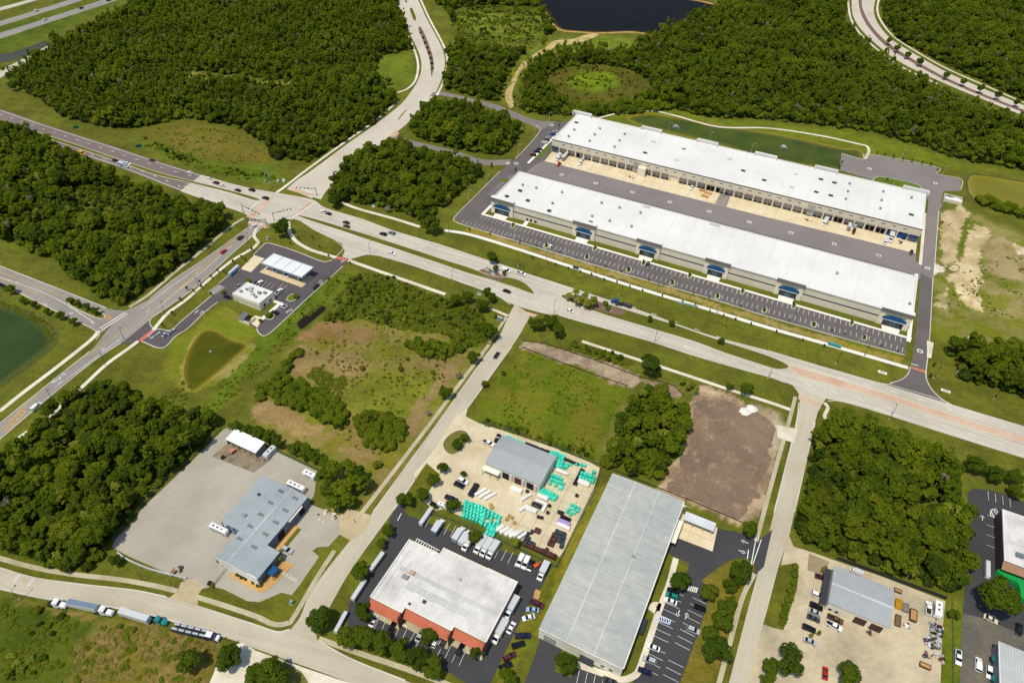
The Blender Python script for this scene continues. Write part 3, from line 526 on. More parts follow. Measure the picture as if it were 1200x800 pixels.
poly('trail', [(640, 56), (650, 48), (672, 46), (690, 40), (702, 41), (690, 47), (672, 52), (654, 54), (644, 59)], mat('sand_track', S(196, 172, 118)), 3)
# ------------------------------------------------------------ kerbs along the edges
for pts in ([(900, 411), (1025, 447.4), (1046, 449)], [(369, 237), (382, 244.4), (425, 257.4), (460, 270.4), (517, 287.4), (550, 298.4), (600, 314.4), (619, 321.4), (675, 339.4), (750, 364.4), (825, 391.4), (900, 411.4)],
            [(1117, 475), (1200, 500), (1250, 515)], [(970, 470), (985, 470.3), (1025, 481.3), (1100, 505.3), (1200, 536.3), (1250, 551)], [(655, 369.4), (682, 377.4), (760, 399.4), (825, 420.4), (900, 441.4), (920, 448.4)],
            [(447, 300.4), (487, 312.4), (550, 334.4), (582, 346.4), (598, 357)], [(437, 600), (510, 500), (560, 430), (588, 392)], [(600, 406), (548, 478)], [(462, 597), (486, 563)], [(907, 600), (932, 500), (936, 472)], [(931, 600), (955, 495)],
            [(0, 665), (42, 677), (100, 685), (155, 691), (195, 699)], [(232, 710), (300, 732), (325, 740), (340, 737)], [(374, 751), (412, 772), (475, 797)], [(0, 690), (57, 702), (135, 712), (200, 727), (262, 746)],
            [(289, 268), (262, 288), (235, 307), (205, 327), (176, 350)], [(304, 270), (275, 295), (230, 336), (197, 360), (178, 373), (176, 380), (180, 385)], [(105, 412), (62, 446), (0, 496)], [(142, 402), (120, 416), (100, 431), (50, 472), (0, 515)], [(0, 312), (62, 336), (125, 361)], [(20, 342), (70, 367), (100, 381), (116, 391), (113, 398)],
            [(586, 201), (560, 227), (533, 254.4), (536, 261), (541, 263)], [(541, 263), (600, 281.2), (735, 322.2), (837, 351.2), (900, 371.2), (1009, 402.2), (1060, 416)], [(604, 186), (620, 170), (633, 153), (628, 147)],
            [(1093, 328), (1089, 400), (1085, 436), (1087, 448), (1094, 459), (1104, 468), (1116, 475)], [(1066.5, 430), (1064, 438), (1056, 445), (1043, 449)], [(1100, 247), (1096, 300), (1093, 328)], [(986, 180), (1012, 187), (1018, 181), (1097, 196), (1098, 204), (1126, 210), (1126, 222)],
            [(311, 285), (319, 286), (345, 294), (376, 306), (386, 306), (394, 302)], [(402, 312), (360, 350), (327, 381), (312, 393), (304, 391), (301, 385)], [(297, 299), (311, 285)], [(282, 316), (268, 323), (257, 332)], [(250, 345), (237, 356), (212, 377), (200, 387), (184, 386), (173, 395)], [(255, 354), (240, 366), (220, 385), (206, 394), (190, 408), (166, 400)],
            [(447, 300), (425, 298), (412, 303)], [(388, 306), (398, 297), (402, 290), (392, 281)]):
    kerb(pts, 5 if len(pts) > 2 else 0)
# ------------------------------------------------------------ road markings
def mid(a, b, t): return [G(*p).lerp(G(*q), t) for p, q in zip(a, b)]
N = [(382, 244), (425, 257), (460, 270), (517, 287), (550, 298), (600, 314), (675, 339), (750, 364), (825, 391), (900, 411), (1025, 447), (1115, 474), (1200, 500)]
Nm = [(375, 258.5), (415, 270.5), (450, 281.5), (507, 300), (540, 311), (590, 333), (664, 354), (740, 377), (812, 400), (890, 426), (1013, 456), (1105, 482), (1196, 513)]
marks('lane_markings', [cr([G(*p).lerp(G(*q), .55) for p, q in zip(N[:5], Nm[:5])], 4), cr([G(*p).lerp(G(*q), .5) for p, q in zip(N[9:], Nm[9:])], 4), cr(gp([(360, 262), (400, 276), (447, 291), (500, 309), (550, 327), (600, 347), (660, 363), (720, 381), (800, 405), (900, 435), (960, 455), (1050, 481), (1125, 505), (1200, 528)]), 4), cr(gp([(640, 338), (700, 347), (760, 366), (830, 391), (900, 413)]), 4)], M_WHITE, .3, (3, 9))
marks('edge_lines', [cr(offs(cr(gp([(985, 470), (1025, 481), (1100, 505), (1200, 536), (1250, 552)]), 3), 1.2), 1), cr(gp([(1043, 451), (1100, 467.5), (1116, 476.5)]), 3)], M_WHITE, .25)
marks('lane_markings', [cr(gp([(0, 134), (55, 152.5), (130, 177), (190, 197), (230, 208), (300, 227.5)]), 3), cr(gp([(25, 155), (75, 171.5), (130, 189), (170, 202), (212, 219)]), 3), cr(gp([(215, 218), (250, 230), (292, 245)]), 3), cr(gp([(225, 215.5), (260, 226), (300, 239)]), 3)], M_WHITE, .3, (3, 9))
marks('edge_lines', [cr(gp([(0, 129.5), (55, 148.5), (130, 172.5), (190, 192.5), (236, 206.5)]), 3), cr(gp([(0, 149.5), (55, 166.5), (105, 183.5), (130, 191.5), (165, 204.5), (211, 222.5), (282, 247)]), 3)], M_WHITE, .3)
marks('edge_lines', [cr(gp([(274, 281), (240, 311), (205, 343), (172, 370)]), 4), cr(gp([(150, 386), (128, 398), (100, 418), (58, 449), (0, 505)]), 4), [(275.3, 281), (241.5, 311), (206.5, 343)]], M_YELLOW, .3)
marks('yellow_hatching', [[(27, 479), (30, 484)], [(22, 483), (26, 488)], [(17, 487), (21, 493)], [(12, 491), (15, 498)], [(4, 506), (28, 478.5)], [(8, 506), (29, 485)]], M_YELLOW, .4)
marks('stop_lines', [[(343, 255.5), (369, 237.5)], [(288.5, 249.5), (304, 236)], [(346, 218.5), (366, 226)], [(298, 270), (308, 262)], [(117, 385), (147, 366)], [(119.5, 387), (149.5, 367.5)], [(1067.5, 426.5), (1076, 428.5)], [(16, 681.5), (23, 673.5)], [(33, 686.5), (40.5, 678)]], M_WHITE, .55)
marks('lane_markings', [cr(gp([(272, 288), (240, 316), (210, 340), (186, 360)]), 4), cr(gp([(235, 312), (205, 333), (178, 353), (166, 362)]), 4), [(65, 454), (140, 398)], cr(gp([(0, 325), (60, 347), (110, 378)]), 3)], M_WHITE, .25)
marks('lane_markings', [cr(gp([(0, 319), (60, 342), (88, 353)]), 3), cr(gp([(0, 326), (55, 349)]), 3)], M_YELLOW, .25)
marks('turn_box', [[(61, 449), (64, 445.5)], [(64, 448), (72, 441)], [(70, 445), (74, 438)], [(72, 440), (78, 438)]], M_WHITE, .5)
poly('manhole_plate', [(24, 680), (29, 676.5), (34, 678.5), (28.5, 684)], M_WALKO)
marks('yellow_box', [[(119, 371), (128, 375)], [(128, 375), (131, 371.5)], [(122, 369), (131, 371.5)], [(119, 371), (122, 369)], [(122, 373), (126, 369.8)], [(125, 374.5), (129, 371)]], M_YELLOW, .35)
marks('lane_markings', [cr(gp([(372, 232), (404, 207), (440, 178)]), 3), cr(gp([(365, 212), (420, 172), (468, 137)]), 3), cr(gp([(356, 216), (405, 180), (440, 155)]), 3)], M_WHITE, .25, (3, 9))
marks('lane_markings', [cr(gp([(-20, 33), (40, 15), (95, -1)]), 3), cr(gp([(-20, 49), (60, 23), (122, 2)]), 3)], M_WHITE, .25, (3, 9))
def arrow(mesh_segs, p, q, s=1.0):
    a = G(*p); b = G(*q); d = (b-a).normalized(); n = Vector((-d.y, d.x, 0))
    mesh_segs += [[a-d*1.6*s, a+d*.6*s], [a+d*.5*s-n*.9*s, a+d*1.9*s, a+d*.5*s+n*.9*s]]
segs = []
for p, q in (((219, 216), (240, 222)), ((248, 232), (268, 238)), ((262, 296), (252, 304)), ((230, 321), (221, 328)), ((53, 357), (75, 366)), ((83, 367), (98, 373)), ((108, 378), (118, 382)), ((12, 329), (2, 326)), ((21, 331), (11, 328)), ((174, 364), (166, 371)), ((71, 448), (62, 455)), ((121, 409), (113, 416)), ((466, 141), (471, 136)), ((458, 146), (452, 151)),
          ((402, 306), (394, 312)), ((375, 330), (382, 323)), ((377, 331.5), (370, 338)), ((231, 365), (224, 371)), ((236, 366.5), (243, 361)), ((795, 718), (792, 726)), ((804, 722), (807, 714)), ((873, 635), (868, 633)), ((869, 646), (874, 648)), ((1138.5, 602), (1138, 612)), ((1151, 607), (1151, 597)), ((337, 365), (332, 371)), ((340.5, 364), (346, 359)), ((179, 395), (174, 398)), ((185, 391), (190, 387))):
    arrow(segs, p, q, .75)
marks('lane_arrows', segs, M_WHITE, .3)
# square hydrant boxes painted in the truck lanes
segs = []
for p in ((658, 205), (698, 215), (741, 225.5), (785, 237), (831, 248), (878, 260.5), (927, 273), (977.5, 286), (1029.5, 299.5), (1087, 314.5), (1078, 411.5), (1096, 215), (1019, 198), (646.5, 147), (605, 192), (595, 191.5)):
    c = G(*p)
    for k in range(4):
        a, b = [(-1, -1), (1, -1), (1, 1), (-1, 1)][k], [(1, -1), (1, 1), (-1, 1), (-1, -1)][k]
        segs.append([c+AU*a[0]*1.1+AV*a[1]*1.1, c+AU*b[0]*1.1+AV*b[1]*1.1])
marks('hydrant_boxes', segs, M_WHITE, .55)
# saw-cut joints in the pale slabs
def joints(name, org, L, D, sp, sq, m):
    o = G(*org); sg = [[o+AU*x, o+AU*x+AV*D] for x in np.arange(0, L+.1, sp)]+[[o+AV*y, o+AV*y+AU*L] for y in np.arange(0, D+.1, sq)]; marks(name, sg, m, .09)
M_JOINT = mat('slab_joint', S(168, 152, 118), .9, .1)
joints('slab_joints', (640, 189.5), 236, 19, 6.4, 9.5, M_JOINT); joints('slab_joints', (600, 628), 22, 42, 5.5, 6., M_JOINT); joints('slab_joints', (792, 628.5), 13, 13, 4.4, 4.4, M_JOINT)
# stalls
def stalls(name, a, b, depth, pitch=2.74, side=1, m=None, w=.13, skip=()):
    A = G(*a); B = G(*b); d = (B-A); L = d.length; d /= L; n = Vector((-d.y, d.x, 0))*side; k = int(L/pitch); sg = []
    for i in range(k+1):
        if i in skip: continue
        sg.append([A+d*pitch*i, A+d*pitch*i+n*depth])
    return marks(name, sg, m or M_WHITE, w)
fi = [(601, 264), (697, 291), (754, 308), (808, 323), (870, 341.5), (930, 358.5), (998, 378.5), (1060, 397)]
lo = [(536, 260), (640, 289.8), (687.5, 303.2), (736.5, 318.2), (787.5, 333.5), (840.5, 349), (895.5, 365.2), (953.5, 382.2), (1012.5, 397.6), (1061, 414)]
fa = (564, 252); prev = fa
for q in fi:
    stalls('stall_lines', (prev[0]+2.5, prev[1]+.9), (q[0]-4, q[1]-1.2), 4.2, side=-1, w=.17); prev = (q[0]+4, q[1]+1.2)
for a, b in zip(lo[:-1], lo[1:]): stalls('stall_lines', (a[0]+5, a[1]+1.7), (b[0]-4, b[1]-1.3), 3.7, side=1, w=.17)
for q in fi[:-1]: island([(q[0]-2.8, q[1]+2.2), (q[0]-.5, q[1]-2.4), (q[0]+3.2, q[1]-1.3), (q[0]+.5, q[1]+3.4)], M_LUSH, 3, 'planting_island')
for q in lo[1:-1]: island([(q[0]-3, q[1]+.2), (q[0]-.2, q[1]-4.8), (q[0]+3, q[1]-4), (q[0]+2, q[1]+1.2)], M_LUSH, 3, 'planting_island')
stalls('stall_lines', (604.5, 207), (576.5, 232), 5, 2.74, side=-1, w=.2)
stalls('stall_lines', (444.5, 723.5), (480, 735.3), 5.5, side=-1); stalls('stall_lines', (488, 737), (548, 763), 5.5, side=-1, skip=(2, 3))
stalls('stall_lines', (505, 605.5), (546, 620.5), 5.2, side=-1); stalls('stall_lines', (586, 641), (612, 651.5), 5.2, side=-1)
stalls('stall_lines', (784.5, 691), (764.5, 748), 5.4, side=1); stalls('stall_lines', (762, 757), (750, 790), 5.4, side=1); stalls('stall_lines', (828, 708), (806, 768), 5.4, side=-1); stalls('stall_lines', (801, 782), (795, 800), 5.4, side=-1)
stalls('stall_lines', (679, 785), (724, 799), 5.2, side=-1)
stalls('stall_lines', (1157.5, 575.5), (1190, 586), 5, side=-1); stalls('stall_lines', (1166, 607), (1165, 650), 3, 5.2, side=-1)
stalls('stall_lines', (302, 334), (318, 339.5), 4.5, side=1); stalls('stall_lines', (326, 338), (333, 340.5), 4.5, side=1); stalls('stall_lines', (333, 351), (318, 365), 4.5, side=1)
marks('driveway_lines', [[(878, 672), (886, 630)], [(875.5, 655), (877, 644)], [(882, 661), (892, 632)], [(466, 610), (470.5, 601.5)], [(1084.5, 436), (1085, 440)]], M_WHITE, .32)
cw = []
for k in range(5): cw.append([(806+2.3*k, 692+.6*k), (808+2.3*k, 686+.6*k)])
marks('crosswalk_bars', cw, M_WHITE, .45)
hb = [[(770.5, 721), (786, 726.5)], [(769.3, 726), (784.5, 731.4)], [(770.5, 721), (769.3, 726)], [(786, 726.5), (784.5, 731.4)]] + [[(772+2.8*k, 722+k), (772.4+2.8*k, 726.6+k)] for k in range(5)]
marks('wheelchair_bay_lines', hb, mat('blue_white_paint', S(205, 214, 236)), .35)
marks('loading_bars', [[(488.5, 631), (515, 645)], [(485, 637), (512, 649)]] + [[(489+3*k, 631.5+1.5*k), (485.8+3*k, 637+1.3*k)] for k in range(9)], M_WHITE, .3)
marks('bar_lines', [[(328, 668), (349, 679.5)], [(326.5, 670), (348, 682)]] + [[(329+3*k, 668.5+1.6*k), (327.6+3*k, 671+1.6*k)] for k in range(7)], M_WHITE, .25)
marks('bar_lines', [[(1160.5, 598), (1164.5, 605)], [(1163, 596), (1168, 604)], [(1166, 596), (1169, 601)], [(1160.5, 598), (1167, 596)], [(1160.5, 604), (1167, 607)], [(1160.5, 598), (1160.5, 604)]], M_WHITE, .4)
# ------------------------------------------------------------ buildings
M_ROOFW = mat('white_membrane_roof', S(227, 225, 219), .6, .03, .3, col2=S(214, 212, 206), big=.03, streak=(A0+R(90), 30, 3, .03))
M_ROOFW2 = mat('patched_white_roof', S(218, 214, 208), .7, .06, .7, col2=S(184, 180, 174), big=.10, streak=(A0+R(90), 6, .7, .07))
M_TILT = mat('beige_tilt_wall', S(218, 208, 184), .85, .04, .6, col2=S(208, 198, 174), big=.1)
M_TILT2 = mat('cream_wall', S(232, 221, 195), .85, .04, .6, col2=S(220, 207, 178), big=.1)
M_CORN = mat('grey_cornice', S(122, 117, 112), .8, .05)
M_NAVY = mat('navy_stripe', S(36, 48, 82), .7, .05)
M_BLUE = mat('blue_awning', S(14, 78, 128), .6, .06, .8, bigvar=0)
M_GLASS = paint('dark_window_glass', S(30, 40, 48), .08)
M_FRAME = mat('dark_frame', S(52, 54, 60), .6, .05)
M_DOOR = mat('grey_dock_door', S(172, 168, 160), .7, .05); M_DOORD = mat('open_dock_dark', S(34, 31, 30), .9, .05)
M_VENT = mat('grey_roof_vent', S(150, 150, 150), .6, .1); M_VENTD = mat('dark_roof_hatch', S(66, 68, 72), .6, .1); M_VENTL = mat('pale_skylight', S(196, 196, 194), .4, .1)
M_METG = mat('galvanised_metal_roof', S(184, 188, 184), .45, .08, .35, metal=.0, col2=S(168, 172, 168), big=.04, spec=.5, stripes=(0, .9, .10))
M_METG90 = mat('galvanised_metal_roof_cross', S(178, 179, 170), .5, .10, .35, col2=S(164, 168, 164), big=.05, spec=.4, stripes=(R(90), .9, .10), streak=(A0, 16, .8, .10))
M_METB = mat('blue_grey_metal_roof', S(160, 168, 170), .55, .07, .35, col2=S(146, 155, 158), big=.05, spec=.25, stripes=(R(90), 1.0, .12))
M_METS = mat('grey_metal_roof', S(164, 168, 168), .55, .06, .35, col2=S(152, 157, 158), big=.05, spec=.25, stripes=(0, .8, .08))
M_STEELW = mat('pale_metal_wall', S(206, 204, 192), .6, .05, .6, col2=S(190, 188, 176), big=.2)
M_CREAMW = mat('ivory_wall', S(234, 230, 212), .7, .04, .6, col2=S(220, 214, 192), big=.2)
M_BLUEW = mat('slate_blue_wall', S(104, 120, 140), .7, .05)
M_BROWNB = mat('brown_block_wall', S(112, 84, 72), .85, .1, 1.2, col2=S(96, 70, 60), big=.3)
M_ORANGE = mat('orange_awning', S(188, 104, 76), .7, .05, .7, col2=S(174, 94, 68), big=.2)
M_WTRIM = mat('white_trim', S(240, 238, 230), .6, .03)
M_SHED = mat('white_metal_roof', S(236, 236, 238), .4, .05, .5, col2=S(214, 214, 216), big=.1, stripes=(R(90), .9, .06))
def local(o, oz, p, z):
    d = G(*p, z)-G(*o, oz); return d.dot(AU), d.dot(AV)
def place(name, label, px, z, cat='building', rz=A0, group=None, loc=None):
    P = G(*px, z) if loc is None else loc
    return thing(name, label, cat, (P.x, P.y, 0), rz, group)
def boxvent(parent, name, x, y, z, sx, sy, h, m):
    o = MB().box(x-sx/2, x+sx/2, y-sy/2, y+sy/2, z-.1, z+h*.7).box(x-sx/2-.12, x+sx/2+.12, y-sy/2-.12, y+sy/2+.12, z+h*.7, z+h).obj(name, m, parent); return o
# ---- front warehouse
O1 = ((575.5, 231.5), 10.8); L1, D1, H1 = 247.4, 40.5, 9.6
w1 = place('warehouse', 'long white-roofed warehouse with six blue arched entrances facing the car park', *O1)
mb = MB().box(0, L1, .7, 1.1, 0, H1).box(0, L1, D1-.4, D1, 0, H1).box(0, .4, 1.1, D1-.4, 0, H1).box(L1-.4, L1, 1.1, D1-.4, 0, H1); mb.obj('wall', M_TILT, w1)
bx('roof', .4, L1-.4, 1.1, D1-.4, H1-1.2, H1-.45, M_ROOFW, w1)
mb = MB().box(-.05, L1+.05, .62, 1.25, H1, H1+.12).box(-.05, L1+.05, D1-.5, D1+.05, H1, H1+.12).box(-.05, .5, 1.25, D1-.5, H1, H1+.12).box(L1-.5, L1+.05, 1.25, D1-.5, H1, H1+.12); mb.obj('parapet_cap', M_ROOFW, w1)
tow = [(0., 15.4), (56.1, 70.4), (96.6, 111), (137.6, 151.4), (177.9, 192.5), (232.1, 247.4)]
edges = [t for ab in tow for t in ab]
for a, b in zip(edges[1:-1:2], edges[2:-1:2]):
    bx('stripe', a, b, .62, .72, 4.5, 5.15, M_NAVY, w1); bx('cornice', a, b, .45, .69, H1-.7, H1+.1, mat('pale_cornice', S(188, 182, 170), .8), w1)
    n = 5
    for i in range(1, n): bx('wall_joint', a+(b-a)*i/n-.06, a+(b-a)*i/n+.06, .64, .71, 0, H1-.8, M_TILT2, w1)
for ti, (a, b) in enumerate(tow):
    t = MB().box(a, b, -.05, 2.6, 8.6, 11.2).box(a, a+2.6, -.05, .75, 0, 8.6).box(b-2.6, b, -.05, .75, 0, 8.6).box(a+2.6, b-2.6, .45, .75, 0, 8.6).obj('entrance_tower', M_TILT2, w1)
    bx('cornice', a-.3, b+.3, -.5, -.055, 9.0, 11.2, M_CORN, t); bx('cornice_cap', a-.3, b+.3, -.2, 2.65, 11.2, 11.3, M_ROOFW, t)
    n = 10; v = []; f = []
    for i in range(n+1):
        s = i/n; x = a+1.7+(b-a-3.4)*s; zt = 5.9+1.5*math.sin(math.pi*s)**.7
        v += [(x, -.14, zt), (x, -.16, 5.0), (x, -.18, 4.5)]
    for i in range(n): f += [(3*i, 3*i+1, 3*i+4, 3*i+3), (3*i+1, 3*i+2, 3*i+5, 3*i+4)]
    link('awning', me_('awning', v, f, M_BLUE), t)
    bx('canopy_edge', a+1.7, b-1.7, -.3, -.05, 4.25, 4.48, M_WTRIM, t)
    nd = 6; ww = (b-a-5.2)/nd
    bx('storefront_frame', a+2.6, b-2.6, .2, .44, 0, 4.2, M_FRAME, t)
    for i in range(nd): bx('pane', a+2.6+ww*i+.12, a+2.6+ww*(i+1)-.12, .1, .19, .25, 3.9, M_GLASS if i not in (2, 3) else mat('teal_glass', S(62, 90, 88), .1, .02), t)
for x in (24.5, 27, 30.2): bx('window', x, x+1.5, .6, .68, 1.2, 2.8, M_GLASS, w1)
for i, (px, py) in enumerate([(594, 230), (618.5, 235), (643.5, 247), (692, 260.3), (609.5, 223.5)]):
    x, y = local(*O1, (px, py), H1); boxvent(w1, 'roof_hatch', x, y, H1-.45, 2.2, 1.5, .9, M_VENTD)
for px, py in [(612.5, 217), (628.5, 220.5), (647.5, 238.5), (658.5, 225.5), (705, 238), (726, 243.5), (750.5, 249.5), (694, 253.5), (714.5, 259), (740, 265.5), (981, 320.5), (1066, 356)]:
    x, y = local(*O1, (px, py), H1); boxvent(w1, 'roof_vent', x, y, H1-.45, 1.1, 1.1, 1.3, M_VENT)
for x0, x1 in ((88, 92), (130, 136)): bx('roof_unit', x0, x1, D1-3.2, D1-1.2, H1-.45, H1+.6, M_VENTL, w1)
for x in range(14, 246, 12): bx('membrane_seam', x, x+.14, 1.4, D1-.8, H1-.45, H1-.43, mat('seam', S(205, 205, 203), .7, .03), w1)
# front grass strip, walk and entrance pads
def lpoly(name, org, pts, m, z=None):
    o = G(*org[0], org[1]); return sheet(name, [Vector((o.x, o.y, 0))+AU*x+AV*y for x, y in pts], m, z)
lpoly('sidewalk', O1, [(-4.5, -5.6), (L1+3, -5.6), (L1+3, -3.9), (-4.5, -3.9)], M_WHITEC, .255); lpoly('sidewalk', O1, [(-4.5, -3.9), (-2.6, -3.9), (-2.6, D1-2), (-4.5, D1-2)], M_WHITEC, .253)
lpoly('sidewalk', O1, [(L1+.6, -8), (L1+2.6, -8), (L1+3.4, D1+18), (L1+1.4, D1+18)], M_WHITEC, .251)
lpoly('lawn', O1, [(-2.6, -3.9), (L1+.6, -3.9), (L1+.6, .7), (-2.6, .7)], M_GRASS, .249)
for a, b in tow: lpoly('entrance_pad', O1, [(a+3.5, -4.0), (b-3.5, -4.0), (b-3, .5), (a+3, .5)], M_WHITEC, .258)
lpoly('path', O1, [(24, -4), (26.5, -4), (26.5, .7), (24, .7)], M_WHITEC, .258)
lpoly('dock_paving', O1, [(0, D1+.2), (L1, D1+.2), (L1, D1+17), (0, D1+17)], mat('dark_dock_paving', S(98, 92, 88), .9, .08, .7, col2=S(88, 82, 79), big=.05), .2)
lpoly('lawn', O1, [(-14, D1-2), (-3, D1-2), (-3, D1+1.5), (-14, D1+1.5)], M_GRASS, .249)
# ---- rear warehouse with docks
O2 = ((647, 163), 10); L2, D2, H2 = 247., 48.5, 10.
w2 = place('warehouse', 'long white-roofed warehouse with a row of truck docks behind the blue-entrance one', *O2)
nb = 37; bw = (L2-12)/nb; DH = 4.9
MB().box(0, L2, 0, .5, DH, H2).box(0, L2, D2-.5, D2, 0, H2).box(0, .5, .5, D2-.5, 0, H2).box(L2-.5, L2, .5, D2-.5, 0, H2).obj('wall', M_TILT, w2)
bx('dock_wall', 0, L2, 1.2, 1.6, 0, DH+.4, M_TILT, w2); bx('cornice', 0, L2, -.15, .0, H2-.6, H2+.1, M_CORN, w2)
bx('roof', .5, L2-.5, .5, D2-.5, H2-1.1, H2-.4, M_ROOFW, w2)
MB().box(-.05, L2+.05, -.05, .65, H2, H2+.12).box(-.05, L2+.05, D2-.6, D2+.05, H2, H2+.12).box(-.05, .6, .65, D2-.6, H2, H2+.12).box(L2-.6, L2+.05, .65, D2-.6, H2, H2+.12).obj('parapet_cap', M_ROOFW, w2)
opened = {4, 20, 34, 35, 36, 60, 61, 66, 67, 68, 69}
for i in range(nb+1): bx('pilaster', 6+i*bw-.35, 6+i*bw+.35, -.2, .9, 0, DH, M_TILT2, w2)
for i in range(nb):
    x = 6+i*bw
    bx('high_window', x+bw*.32, x+bw*.68, -.06, 0, 7.4, 7.85, M_GLASS, w2)
    if i in (13, 35, 36): bx('entrance_recess', x+.5, x+bw-.5, .9, 1.19, 0, DH, M_BLUE if i > 30 else M_TILT2, w2); continue
    bx('dock_canopy', x+.5, x+bw-.5, -.9, .1, 4.55, 4.75, M_CORN, w2)
    for k in (0, 1):
        xa = x+.75+k*(bw-1)/2; d = bx('dock_door', xa, xa+2.3, 1.05, 1.18, 1.1, 4.2, M_DOORD if 2*i+k in opened else M_DOOR, w2)
        bx('dock_bumper', xa+.1, xa+2.2, .6, 1.2, .5, 1.05, M_FRAME, d)
for x0, x1 in ((0, 6), (L2-6, L2)): bx('office_bay', x0+.4, x1-.4, .3, 1.1, 0, DH, M_BLUEW, w2)
bx('entry_canopy', .3, 5.8, -1.2, .1, 4., 4.4, M_NAVY, w2); bx('entry_canopy', L2-9, L2-.3, -1.4, .1, 4., 4.4, M_NAVY, w2)
x, y = local(*O2, (744, 196), 5); bx('tall_dock_door', x-1.8, x+2.2, -.3, .02, 1, 8.4, M_DOOR, w2); bx('dock_shelter', x+2.6, x+8, -3.6, -.2, 0, 6.2, M_TILT2, w2)
x, y = local(*O2, (950, 246), 5); bx('tall_dock_door', x-1.8, x+2.2, -.3, .02, 1, 8.4, M_DOOR, w2)
for a, b in ((-3.2, 11.8), (51.6, 67), (93.6, 108.8), (135.1, 150.3), (176, 191), (232.4, 248.2)):
    t = MB().box(a, b, D2-.3, D2+.5, 8, 12).box(a, a+.5, D2-3, D2-.3, 9.4, 12).box(b-.5, b, D2-3, D2-.3, 9.4, 12).obj('rear_tower', M_ROOFW, w2)
    bx('tower_back', a+.5, b-.5, D2-.7, D2-.32, 9.4, 11.4, M_VENTL, t)
for px, py in [(675.5, 143.5), (711.5, 153.7)][:1]+[(756, 179), (871, 200), (895.5, 211), (956.5, 225), (962, 210), (978, 214), (973.5, 229), (1068, 251.5)]:
    x, y = local(*O2, (px, py), H2); boxvent(w2, 'roof_hatch', x, y, H2-.4, 2.6, 1.4, .7, M_VENTD)
for px, py in [(766, 166), (801.5, 174), (793, 187.5), (855, 186), (801, 174.5), (933, 204), (928, 219)]:
    x, y = local(*O2, (px, py), H2); boxvent(w2, 'skylight', x, y, H2-.4, 2.8, 1.4, .4, M_VENTL)
for px, py in [(666.5, 160), (673, 152.5), (691, 165.5), (697, 158), (703, 151), (720, 172.5), (726, 165), (732, 157.5), (991, 233.5), (993.5, 224.5), (995.5, 215.5), (1035, 224.8), (1033, 235), (1031.5, 244.5), (1068, 232)]:
    x, y = local(*O2, (px, py), H2); boxvent(w2, 'roof_vent', x, y, H2-.4, 1.2, 1.2, 1.3, M_VENT)
for x in range(10, 246, 12): bx('membrane_seam', x, x+.14, .8, D2-.8, H2-.4, H2-.38, mat('seam', S(226, 225, 222)), w2)
lpoly('lawn', O2, [(L2+.6, -21), (L2+2.2, -21), (L2+2.2, 0), (L2+.6, 0)], M_GRASS, .24); lpoly('sidewalk', O2, [(L2+2.4, -24), (L2+4.2, -24), (L2+4.2, D2-8), (L2+2.4, D2-8)], M_WALK, .25)
lpoly('lawn', O2, [(-6.5, -15), (-3.2, -15), (-3.2, 12), (-6.5, 4)], M_LUSH, .24); lpoly('sidewalk', O2, [(-8.4, -24), (-6.6, -24), (-6.6, 30), (-8.4, 30)], M_WHITEC, .25)
island([(1024, 210), (1027, 208), (1034, 207.6), (1070, 215), (1079, 220), (1078, 224), (1060, 222), (1026, 213.5)], M_LUSH, 4, 'planting_island')
# ---- gabled or flat metal sheds
def gable(label, px, z, L, D, h, rise, m_roof, m_wall, name='metal_building', along='x', over=.3, ridge_m=None):
    b = place(name, label, px, z)
    if along == 'x':   # ridge parallel to local x
        MB().box(0, L, 0, D, 0, h-.25).add([(0, 0, h-.25), (0, D, h-.25), (0, D/2, h+rise-.25)], [(0, 2, 1)]).add([(L, 0, h-.25), (L, D, h-.25), (L, D/2, h+rise-.25)], [(0, 1, 2)]).obj('wall', m_wall, b)
        for s in (0, 1):
            y0 = -over if s == 0 else D+over
            v = [(-over, y0, h-.1), (L+over, y0, h-.1), (L+over, D/2, h+rise), (-over, D/2, h+rise)]; v += [(x, y, zz-.14) for x, y, zz in v]
            MB().add(v, BOXF).obj('roof_slope', m_roof, b)
        MB().add([(-over, D/2-.35, h+rise-.03), (L+over, D/2-.35, h+rise-.03), (L+over, D/2, h+rise+.05), (-over, D/2, h+rise+.05), (L+over, D/2+.35, h+rise-.03), (-over, D/2+.35, h+rise-.03)], [(0, 1, 2, 3), (3, 2, 4, 5)]).obj('ridge_cap', ridge_m or m_roof, b)
    else:
        MB().box(0, L, 0, D, 0, h-.25).add([(0, 0, h-.25), (L, 0, h-.25), (L/2, 0, h+rise-.25)], [(0, 1, 2)]).add([(0, D, h-.25), (L, D, h-.25), (L/2, D, h+rise-.25)], [(0, 2, 1)]).obj('wall', m_wall, b)
        for s in (0, 1):
            x0 = -over if s == 0 else L+over
            v = [(x0, -over, h-.1), (x0, D+over, h-.1), (L/2, D+over, h+rise), (L/2, -over, h+rise)]; v += [(x, y, zz-.14) for x, y, zz in v]
            MB().add(v, BOXF).obj('roof_slope', m_roof, b)
        MB().add([(L/2-.35, -over, h+rise-.03), (L/2-.35, D+over, h+rise-.03), (L/2, D+over, h+rise+.05), (L/2, -over, h+rise+.05), (L/2+.35, D+over, h+rise-.03), (L/2+.35, -over, h+rise-.03)], [(0, 3, 2, 1), (3, 5, 4, 2)]).obj('ridge_cap', ridge_m or m_roof, b)
    return b
